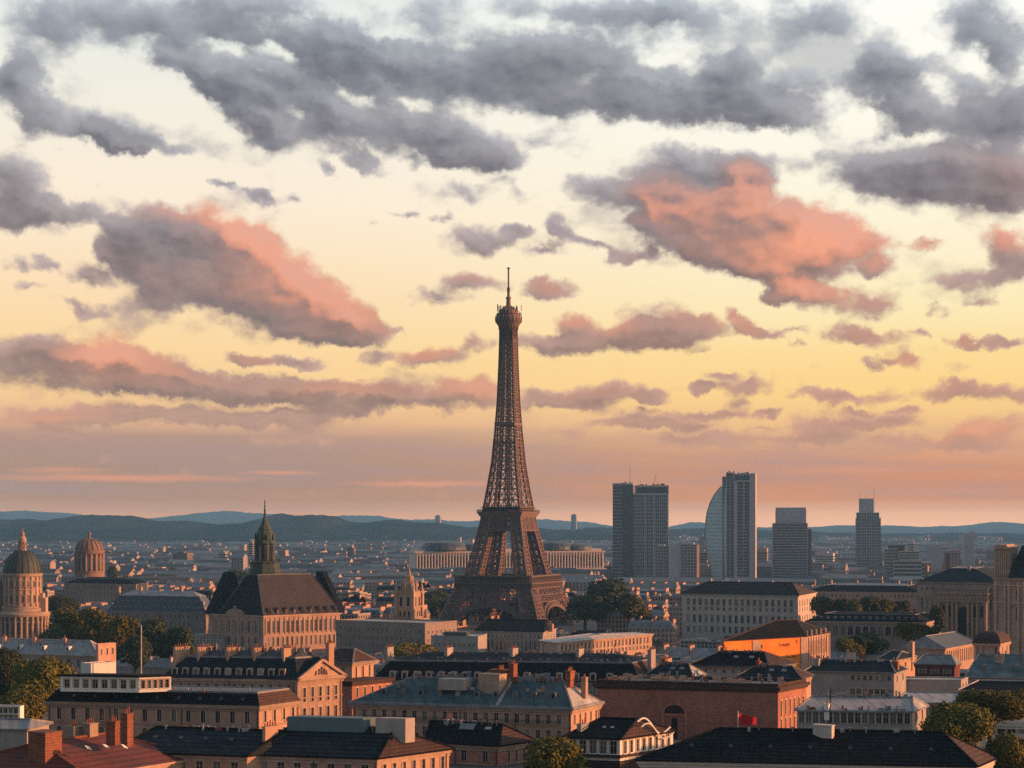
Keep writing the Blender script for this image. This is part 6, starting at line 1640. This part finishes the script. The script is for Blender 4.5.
# ------------------------------------------------------------------ the city between and beyond
note(park, 634, (108, 0), (216, 0)); note(lowb, 596, (64, 0), (148, 0))
PROTECT += [(112, 205, 672, 925), (0, 140, 640, 905), (560, 650, 612, 1405), (640, 705, 634, 1240), (806, 905, 605, 1215), (-5, 60, 640, 1150), (70, 108, 579, 1700), (205, 345, 646, 1250), (392, 428, 624, 1130), (433, 578, 628, 1560), (414, 608, 566, 3000),
            (608, 672, 577, 2750), (652, 700, 577, 2640), (700, 760, 576, 2700), (770, 814, 575, 2850), (852, 884, 566, 3150), (883, 932, 576, 2550), (924, 980, 562, 2900)]
FOOT += [(EX + i * 18, EY + j * 18, 14) for i in range(-4, 5) for j in range(-4, 5)]
for px, Y, r in ((22, 1150, 26), (89.5, 1700, 26), (409, 1130, 24), (640, 2770, 60), (676, 2650, 45), (732, 2715, 50), (791, 2865, 45), (867, 3165, 40), (907, 2565, 45), (934, 2910, 30), (951, 2810, 30), (969, 3310, 30)):
    FOOT.append(((px - 512) / FPX * Y, Y, r))
FOOT += [((511 - 512) / FPX * 3000 + i * 20, 3030 + i * 5, 40) for i in range(-9, 10)]
for px, py, Y in ((620, 640, 985), (652, 634, 1023), (600, 640, 970), (455, 622, 1090), (300, 614, 1270), (340, 612, 1284), (40, 610, 1150), (829, 632, 815), (816, 592, 1300), (976, 643, 790)):
    for d in (25, 60, 95, 130): FOOT.append(((px - 512) / FPX * Y + d, Y - d * .03, 20))
def free(x, y, r):
    for fx, fy, fr in FOOT:
        if (fx - x) ** 2 + (fy - y) ** 2 < (fr + r) ** 2: return False
    return True
def allowed_top(x0, x1, Y):
    """the highest row (smallest number) something at this distance may reach"""
    lim = 0
    for a, b_, vis, yb in PROTECT:
        if Y < yb - 5 and x1 > a and x0 < b_: lim = max(lim, vis)
    return lim
# a few kinds of apartment block; each is one thing with wall, roof and chimneys, copied about
KINDS = []
def make_kind(label, w, d, h, rk, wall, roof, roof2, cols, floors, stacks):
    wb = MB(); x0, x1 = -w / 2, w / 2; y0, y1 = -d / 2, d / 2
    for q in (((x0, y0), (x1, y0)), ((x1, y0), (x1, y1)), ((x1, y1), (x0, y1)), ((x0, y1), (x0, y0))):
        (a, b_), (c, e) = q; wb.poly([(a, b_, -4), (c, e, -4), (c, e, h), (a, b_, h)])
    ff = h / floors
    for side in (0, 1):
        n = cols if side == 0 else max(2, int(cols * d / w)); L = w if side == 0 else d
        D = Vector((1, 0, 0)) if side == 0 else Vector((0, 1, 0)); Nn = Vector((0, -1, 0)) if side == 0 else Vector((1, 0, 0))
        o = Vector((x0, y0, 0)) if side == 0 else Vector((x1, y0, 0))
        for f in range(floors):
            for k in range(n):
                rect_panel(wb, o + D * L * (k + .5) / n + Vector((0, 0, f * ff + ff * .2)), D, Nn, min(1.5, L / n * .55), ff * .58, 1, .06)
    wb.box(x0 - .4, x1 + .4, y0 - .4, y0 - .02, h - .7, h, 0); wb.box(x1 + .02, x1 + .4, y0 - .02, y1, h - .7, h, 0)
    rb = MB(); hr = h + .02
    E = [Vector(p) for p in ((x0 - .5, y0 - .5, hr), (x1 + .5, y0 - .5, hr), (x1 + .5, y1 + .5, hr), (x0 - .5, y1 + .5, hr))]
    if rk == 'mansard':
        t = 1.6; M = [Vector(p) for p in ((x0 + t, y0 + t, hr + 4.2), (x1 - t, y0 + t, hr + 4.2), (x1 - t, y1 - t, hr + 4.2), (x0 + t, y1 - t, hr + 4.2))]
        top = hr + 6.0; r0, r1 = Vector((x0 + d * .4, 0, top)), Vector((x1 - d * .4, 0, top))
        for k in range(4): rb.poly([E[k], E[(k + 1) % 4], M[(k + 1) % 4], M[k]])
        rb.poly([M[0], M[1], r1, r0], 1); rb.poly([M[2], M[3], r0, r1], 1); rb.poly([M[1], M[2], r1], 1); rb.poly([M[3], M[0], r0], 1)
        n = max(3, cols // 2)
        for k in range(n):
            x = x0 + w * (k + .5) / n; rb.box(x - .7, x + .7, y0 + .3, y0 + 2.2, hr + .5, hr + 2.7, 2); rb.poly([(x - .5, y0 + .27, hr + .8), (x + .5, y0 + .27, hr + .8), (x + .5, y0 + .27, hr + 2.4), (x - .5, y0 + .27, hr + 2.4)], 3)
    elif rk == 'hip':
        top = hr + d * .34; r0, r1 = Vector((x0 + d * .45, 0, top)), Vector((x1 - d * .45, 0, top))
        rb.poly([E[0], E[1], r1, r0]); rb.poly([E[2], E[3], r0, r1]); rb.poly([E[1], E[2], r1], 1); rb.poly([E[3], E[0], r0], 1)
    elif rk == 'gable':
        top = hr + d * .36; r0, r1 = Vector((x0 - .5, 0, top)), Vector((x1 + .5, 0, top))
        rb.poly([E[0], E[1], r1, r0]); rb.poly([E[2], E[3], r0, r1], 1); rb.poly([E[1], E[2], r1], 2); rb.poly([E[3], E[0], r0], 2)
    else:
        top = hr + .9; rb.poly(E); 
        for bx in ((x0 - .3, x1 + .3, y0 - .3, y0 + .1), (x0 - .3, x1 + .3, y1 - .1, y1 + .3), (x0 - .3, x0 + .1, y0 + .1, y1 - .1), (x1 - .1, x1 + .3, y0 + .1, y1 - .1)): rb.box(*bx, hr + .02, top, 2)
        rb.box(x0 + w * .3, x0 + w * .5, -d * .2, d * .2, hr + .02, hr + 2.6, 2); rb.box(x0 + w * .62, x0 + w * .7, -d * .1, d * .15, hr + .02, hr + 1.6, 1)
    ch = MB(); ch.box(-.6, .6, -d * .28, d * .28, 0, 3.2 if rk != 'flat' else 2.2); 
    for k in range(5): ch.box(-.22, .22, -d * .24 + d * .48 * k / 4 - .2, -d * .24 + d * .48 * k / 4 + .2, 3.2 if rk != 'flat' else 2.2, 4.2 if rk != 'flat' else 3.0, 1)
    KINDS.append(dict(label=label, w=w, d=d, top=top + 1.5, wall=wb.mesh('wall', [wall, GLASS]), roof=rb.mesh('roof', [roof, roof2, wall, GLASS]), ch=ch.mesh('chimney', [wall, BRICK]), st=[(x0 + w * s, top - 2.2 if rk != 'flat' else hr) for s in stacks]))
make_kind('cream apartment block with grey zinc mansard roof', 34, 15, 19, 'mansard', STONE, ZINC, ZINCD, 11, 5, (.03, .5, .97))
make_kind('tan apartment block with dark slate mansard roof', 46, 15, 20, 'mansard', STONE2, SLATE2, ZINCD, 15, 5, (.02, .33, .66, .98))
make_kind('pale apartment block with dark hipped roof', 30, 16, 18, 'hip', STONE, SLATE, BROWNROOF, 9, 4, (.3, .7))
make_kind('peach apartment block with brown hipped roof', 26, 15, 17, 'hip', PEACH, BROWNROOF, BROWNROOF, 8, 4, (.35, .7))
make_kind('grey block with light zinc gabled roof', 38, 14, 16, 'gable', GREYW, ZINC, ZINCD, 12, 4, (.1, .55, .9))
make_kind('pale flat roofed apartment block', 32, 15, 22, 'flat', GREYW, ZINC, ZINCD, 11, 6, (.15, .9))
make_kind('cream block with blue slate gabled roof', 28, 14, 18, 'gable', STONE, SLATE2, SLATE2, 9, 4, (.05, .95))
make_kind('brown brick block with red tile gabled roof', 30, 14, 15, 'gable', BROWN, TILE, TILE, 9, 4, (.2, .8))
make_kind('grey stone block with flat zinc roof', 40, 18, 20, 'flat', GREYW, ZINC, ZINCD, 13, 5, (.2, .5, .8))
make_kind('peach block with teal zinc mansard roof', 36, 15, 18, 'mansard', PEACH, TEAL, ZINC, 12, 4, (.04, .5, .96))
make_kind('long tan block with grey zinc gabled roof', 58, 15, 19, 'gable', STONE2, ZINC, ZINCD, 18, 5, (.02, .25, .5, .75, .98))
ZONES = [(65, 'behind the domed church'), (205, 'left of the spired palace'), (345, 'behind the spired palace'), (440, 'left of the iron tower'), (575, 'around the iron tower foot'), (682, 'between iron tower and white palace'), (800, 'behind the white palace'), (915, 'right of the white palace'), (1100, 'behind the arched portal hall')]
def zone(px):
    for lim, n in ZONES:
        if px < lim: return n
    return ZONES[-1][1]
random.seed(21)
count = 0
cand = []
Y = 640.0
while Y < 2350:
    halfw = Y * .31
    x = -halfw - random.uniform(0, 30)
    while x < halfw:
        k = random.choice(KINDS); w = k['w']
        x += w / 2
        cand.append((x, Y + random.uniform(-12, 12), k, R(random.choice((-18, -20, -24, -14, -22)) + random.uniform(-5, 5))))
        x += w / 2 + random.choice((1.5, 1.5, 5, 14))
    Y += random.uniform(30, 44) * (1.0 if Y < 1600 else 1.35)
for x, y, k, rz in cand:
    if count >= 290: break
    r = k['d'] * .75
    ux, uy = math.cos(rz), math.sin(rz)
    spots = [(x + ux * t * k['w'], y + uy * t * k['w']) for t in (-.42, -.2, 0, .2, .42)]
    if not all(free(a, b_, r) for a, b_ in spots): continue
    hw = k['w'] * .55
    p0, p1 = 512 + (x - hw) / y * FPX, 512 + (x + hw) / y * FPX
    gz = ground_z(y)
    lim = allowed_top(p0, p1, y)
    sc = random.uniform(.85, 1.12)
    row = lambda s: HZ + (CAMZ - gz - k['top'] * s) / y * FPX
    if row(sc) < lim:                                         # lower it, or leave the plot empty
        for s2 in (.8, .65, .5):
            if row(s2) >= lim: sc = s2; break
        else: continue
    if random.random() < .07: continue
    px = 512 + x / y * FPX
    o = empty('apartment_block', (x, y, gz), k['label'] + ' ' + zone(px), 'apartment block', k['label'] + 's ' + zone(px), rz)
    o.scale = (1, 1, sc)
    part('wall', k['wall'], o); part('roof', k['roof'], o)
    for sx, sz in k['st'][:]: part('chimney', k['ch'], o, (sx, 0, sz))
    for a, b_ in spots: FOOT.append((a, b_, k['d'] * .5))
    count += 1
print('blocks', count)

# everything farther off reads as one mass
FW = [mat('far_wall_cream', (0.36, 0.27, 0.23), var=.2, scale=.05), mat('far_wall_pale', (0.44, 0.37, 0.33), var=.2, scale=.05), mat('far_wall_brown', (0.26, 0.19, 0.165), var=.2, scale=.05), mat('far_wall_grey', (0.30, 0.27, 0.26), var=.2, scale=.05)]
FR = [mat('far_roof_slate', (0.11, 0.105, 0.115), var=.3, scale=.05), mat('far_roof_zinc', (0.25, 0.235, 0.245), var=.3, scale=.05), mat('far_roof_brown', (0.17, 0.115, 0.10), var=.3, scale=.05), mat('far_roof_pale', (0.36, 0.33, 0.32), var=.2, scale=.05)]
fm = MB(); random.seed(33)
def far_house(x, y, w, d, h, rz, gz=0.0):
    c, s = math.cos(rz), math.sin(rz); a = Vector((c, s, 0)) * w; b_ = Vector((-s, c, 0)) * d
    o = Vector((x, y, gz - 2)) - a / 2 - b_ / 2; m = random.choice((0, 0, 0, 1, 2, 3)); rm = 4 + random.choice((0, 0, 1, 1, 1, 2, 3))
    H = Vector((0, 0, h + 2))
    for p, q in ((o, o + a), (o + a, o + a + b_), (o + b_, o)): fm.poly([p, q, q + H, p + H], m)
    if random.random() < .72:
        r = Vector((0, 0, min(5, d * .3))); r0, r1 = o + b_ / 2 + H + r, o + a + b_ / 2 + H + r
        fm.poly([o + H, o + a + H, r1, r0], rm); fm.poly([o + b_ + H, o + a + b_ + H, r1, r0], rm); fm.poly([o + a + H, o + a + b_ + H, r1], m); fm.poly([o + H, o + b_ + H, r0], m)
    else: fm.poly([o + H, o + a + H, o + a + b_ + H, o + b_ + H], rm)
    if y < 4200:                                                # rows of windows on the two seen sides
        n = max(2, int(w / 4.5))
        D, Nn = a.normalized(), b_.normalized() * -1
        for f in range(int(h / 4)):
            zz = 3.5 + f * 4
            if zz + 2 < h + 2 and y < 3300:
                for k in range(n): rect_panel(fm, o + D * (w * (k + .5) / n) + Vector((0, 0, zz)), D, Nn, 1.7, 2.2, 8, .1)
            elif zz + 2 < h + 2: rect_panel(fm, o + D * (w * .5) + Vector((0, 0, zz)), D, Nn, w * .9, 1.3, 8, .1)
Y = 2150.0
while Y < 7600:
    hw = Y * .33; x = -hw
    while x < hw:
        w = random.choice((random.uniform(14, 40), random.uniform(40, 110))) * (1 + (Y - 2200) / 9000); d = random.uniform(11, 18); h = random.choice((10, 13, 16, 18, 20, 22))
        if random.random() < .012: h = random.uniform(28, 44); w = random.uniform(14, 24)
        xx, yy = x + w / 2, Y + random.uniform(-14, 14)
        px = 512 + xx / yy * FPX
        rw = HZ + (CAMZ - h - 5) / yy * FPX
        if random.random() < .93 and free(xx, yy, w * .5) and rw >= allowed_top(px - w / yy * 900, px + w / yy * 900, yy):
            far_house(xx, yy, w, d, h, R(random.uniform(-22, -10)))
        x += w + random.choice((.5, 1, 2, 9))
    Y += 27 + (Y - 2150) * .012
for i in range(900):                                            # suburbs climbing the foot of the hills
    px = random.uniform(-30, 1060); yy = random.uniform(7300, 8600)
    if math.sin(px * .031) + math.sin(px * .083 + 1.3) < -.1 : continue
    far_house((px - 512) / FPX * yy, yy, random.uniform(20, 60), 18, random.uniform(10, 24), R(random.uniform(-30, 0)), (yy - 7300) / 1300 * 16)
tag(fm.build('distant_city', FW + FR + [DARK]), kind='stuff')
print('far faces', len(fm.f))
# lone tall blocks on the skyline
random.seed(2)
for i, (px, top, wpx, Y, lb) in enumerate(((250.5, 541, 4.5, 3800, 'thin bluish tower block just left of the copper spire'), (222, 552, 7, 3600, 'small tan tower block with sunlit side left of the copper spire'), (350.5, 548, 7, 4000, 'lone brown slab block right of the spired palace'), (573.5, 514.5, 5, 9800, 'hazy rounded tower on the far ridge right of the iron tower'), (437.5, 515.5, 5, 9000, 'hazy small tower on the ridge left of the iron tower'), (574 + 128, 536, 6, 4200, 'dim grey slab left behind the glass sail'), (911, 540.5, 6, 3300, 'pale block with mast behind the banded office'), (824, 553, 18, 3400, 'wide low pale block right of the stepped glass tower'), (762, 548, 10, 3200, 'sunlit cream block right of the slab tower with sail'), (703, 551, 8, 3100, 'sunlit cream block left of the glass sail'), (180, 553, 16, 3500, 'dark low slab block left of the copper spire'), (905, 553, 10, 3900, 'grey block in the haze left of the wide banded office'))):
    k = Y / FPX; z = CAMZ - (top - HZ) * k; w = wpx * k; zb = 0
    g = empty('tower_block', ((px - 512) * k, Y, zb), lb, 'tower block', rz=R(-18))
    b_ = MB(); b_.box(-w / 2, w / 2, 0, w * .7, 0, z); b_.box(-w * .2, w * .2, w * .1, w * .4, z, z + 3)
    bd = b_.build('body', [random.choice((GREYW, STONE, PALE)) if i not in (2, 10) else BROWNT], g)
    f = MB()
    for j in range(1, int(z / 5)): f.box(-w / 2, w / 2, -.3, -.02, j * 5 - 1.2, j * 5 + 1.2); f.box(w / 2 + .02, w / 2 + .3, .01, w * .7, j * 5 - 1.2, j * 5 + 1.2)
    f.build('window_band', [GLASS], bd)
# ------------------------------------------------------------------ trees
def crown_mesh(name, leaves, size, material, seed, squash=.8, clumps=16):
    random.seed(seed)
    cl = []
    for i in range(clumps):
        a = random.uniform(0, 2 * PI); r = random.uniform(.1, .62); z = random.uniform(-.35, .62)
        cl.append((Vector((r * math.cos(a), r * math.sin(a), z * squash)), random.uniform(.28, .48) * (1 - .25 * max(0, z))))
    cl.append((Vector((0, 0, 0)), .62)); cl.append((Vector((0, 0, .3)), .5))
    mb = MB(); n = 0
    while n < leaves:
        c, rad = random.choice(cl)
        d = Vector((random.gauss(0, 1), random.gauss(0, 1), random.gauss(0, 1)))
        if d.length < .01: continue
        d.normalize()
        if d.z < -.2 and random.random() < .6: continue
        p = c + d * rad * random.choice((random.uniform(.72, 1.08), random.uniform(.85, 1.24)))
        p.z *= squash
        inside = sum(1 for q, r2 in cl if (p - Vector((q.x, q.y, q.z))).length < r2 * .62)
        if inside: continue
        nrm = (d + Vector((random.gauss(0, .5), random.gauss(0, .5), random.gauss(0, .5) + .25))).normalized()
        t = nrm.orthogonal().normalized(); u = nrm.cross(t); an = random.uniform(0, PI)
        t, u = t * math.cos(an) + u * math.sin(an), u * math.cos(an) - t * math.sin(an)
        s = size * random.uniform(.6, 1.3)
        mb.poly([p + t * s, p + u * s * .55, p - t * s, p - u * s * .55]); n += 1
    return mb.mesh(name, [material])
def trunk_mesh():
    mb = MB(); mb.lathe([(.10, -1.6), (.075, -.6), (.05, .1), (.01, .5)], 8)
    for k in range(5):
        a = k * 1.3; mb.bar((0, 0, -.5 + .12 * k), (.5 * math.cos(a), .5 * math.sin(a), .05 + .1 * k), .045)
    return mb.mesh('trunk', [BARK])
TR = trunk_mesh()
NEAR = [crown_mesh('crown', 9000, .05, LEAF, 3 + i, .85) for i in range(3)]
MID = {'o': [crown_mesh('crown', 3000, .085, LEAF, 30 + i, .9) for i in range(3)], 'd': [crown_mesh('crown', 3000, .085, LEAFD, 40 + i, .9) for i in range(3)], 'y': [crown_mesh('crown', 3000, .085, LEAFY, 50, .7)]}
NEARD = [crown_mesh('crown', 9000, .05, LEAFD, 70 + i, .9) for i in range(2)]
tn = 0
def tree(px, py, wpx, hpx, Y, mesh, label, group=None):
    """px, py: middle and top of the crown"""
    global tn; tn += 1
    k = Y / FPX; rx = wpx * k * .5 / .95; rz = hpx * k * .5 / .8
    c = at(px, py, Y); zc = c.z - rz * .78
    g = empty('tree', (c.x, Y, zc - 1.6 * rz), label, 'tree', group, tn * 1.7)
    cr = part('crown', mesh, g, (0, 0, 1.6 * rz)); cr.scale = (rx, rx, rz)
    t = part('trunk', TR, g, (0, 0, 1.6 * rz)); t.scale = (rx, rx, rz * 1.4)
tree(953, 701, 76, 60, 395, NEAR[0], 'big rounded olive green tree rising behind the right end of the great dark roof')
tree(990, 689, 74, 40, 425, NEAR[1], 'spreading olive tree just behind the rounded one at the right')
tree(1018, 689, 44, 36, 440, NEAR[2], 'olive tree cut by the right edge, in front of the dark eaves')
tree(1010, 733, 56, 60, 372, NEAR[2], 'olive tree in the bottom right corner, nearest of the right hand trees')
tree(558, 737, 88, 70, 372, NEAR[1], 'olive tree at the bottom beside the orange ended brick house')
tree(8, 650, 50, 60, 610, NEARD[0], 'dark green tree at the left edge above the white panel building')
tree(42, 657, 62, 56, 590, NEAR[2], 'olive green tree between the dark left tree and the white penthouse')
tree(22, 688, 58, 50, 540, NEAR[0], 'lower olive tree above the white panel building at left')
tree(72, 609, 50, 40, 1000, MID['o'][0], 'olive tree right of the domed church'); tree(98, 610, 46, 44, 980, MID['o'][1], 'golden green tree in the middle of the left park row'); tree(120, 617, 40, 50, 960, MID['o'][2], 'olive tree next to the thin pole at left')
tree(52, 628, 34, 26, 960, MID['d'][1], 'small dark tree at the foot of the domed church')
tree(152, 620, 44, 56, 940, MID['d'][0], 'dense dark tree right of the thin pole'); tree(180, 626, 38, 40, 930, MID['d'][1], 'dark tree in front of the shaded palace end'); tree(135, 634, 36, 40, 900, MID['d'][2], 'dark tree low behind the white penthouse')
tree(410, 640, 54, 26, 880, MID['y'][0], 'bright yellow tree at the foot of the slender church tower')
tree(608, 580, 64, 44, 1440, MID['d'][0], 'big dark tree right of the iron tower'); tree(585, 594, 40, 30, 1420, MID['d'][1], 'dark tree touching the right foot of the iron tower'); tree(632, 597, 34, 26, 1410, MID['o'][1], 'small olive tree right of the big dark one by the iron tower')
tree(438, 590, 40, 28, 1720, MID['d'][2], 'dark tree behind the left foot of the iron tower'); tree(420, 598, 44, 24, 1640, MID['o'][0], 'olive tree between the church tower and the iron tower')
tree(500, 601, 66, 40, 1660, MID['d'][1], 'dark tree seen through the arch of the iron tower, left one'); tree(540, 603, 56, 36, 1655, MID['d'][0], 'dark tree seen through the arch of the iron tower, right one'); tree(466, 604, 44, 34, 1665, MID['d'][0], 'dark tree seen through the left edge of the iron arch')
for i, px in enumerate((822, 838, 853, 868, 884, 900)): tree(px, 597 + (i % 3) * 1.5, 24, 20, 1220 + i * 6, MID['d' if i % 2 else 'o'][i % 3], 'tree in the park row above the arcaded building roof', 'trees in the row above the arcaded building')
tree(866, 632, 44, 26, 870, MID['d'][2], 'dark tree right of the pale lit end of the orange building'); tree(848, 638, 30, 22, 860, MID['o'][2], 'small tree immediately right of the orange building')
tree(912, 623, 36, 22, 930, MID['o'][1], 'olive tree left of the arched portal hall'); tree(936, 606, 20, 30, 1035, MID['d'][1], 'dark upright tree against the wall left of the arched portal'); tree(930, 626, 24, 20, 935, MID['o'][0], 'small olive tree under the dark upright one by the portal hall')
tree(236, 570, 24, 14, 2000, MID['d'][2], 'dark tree behind the left shoulder of the palace roof'); tree(60, 596, 40, 18, 1350, MID['d'][0], 'dark tree row behind the domed church'); tree(112, 566, 12, 14, 2300, MID['d'][1], 'small dark tree just right of the round reddish tower')
# woods on the plain, too far off to count
random.seed(77); wd = MB()
for (p0, p1, Y, n, hh) in ((30, 170, 4600, 500, 26), (240, 480, 5200, 700, 26), (20, 110, 3300, 260, 18), (640, 1020, 6000, 700, 22), (560, 620, 3200, 200, 18), (330, 480, 2500, 220, 16)):
    for i in range(n):
        px = random.uniform(p0, p1); y = Y + random.uniform(-160, 160); x = (px - 512) / FPX * y; r = random.uniform(5, 11); z = random.uniform(2, hh * .6)
        for j in range(5):
            d = Vector((random.gauss(0, 1), random.gauss(0, 1), abs(random.gauss(0, 1)))).normalized(); t = d.orthogonal().normalized() * r * .7; u = d.cross(t)
            q = Vector((x, y, z)) + d * r * .7; wd.poly([q + t, q + u, q - t, q - u])
tag(wd.build('woodland', [LEAFD]), kind='stuff')
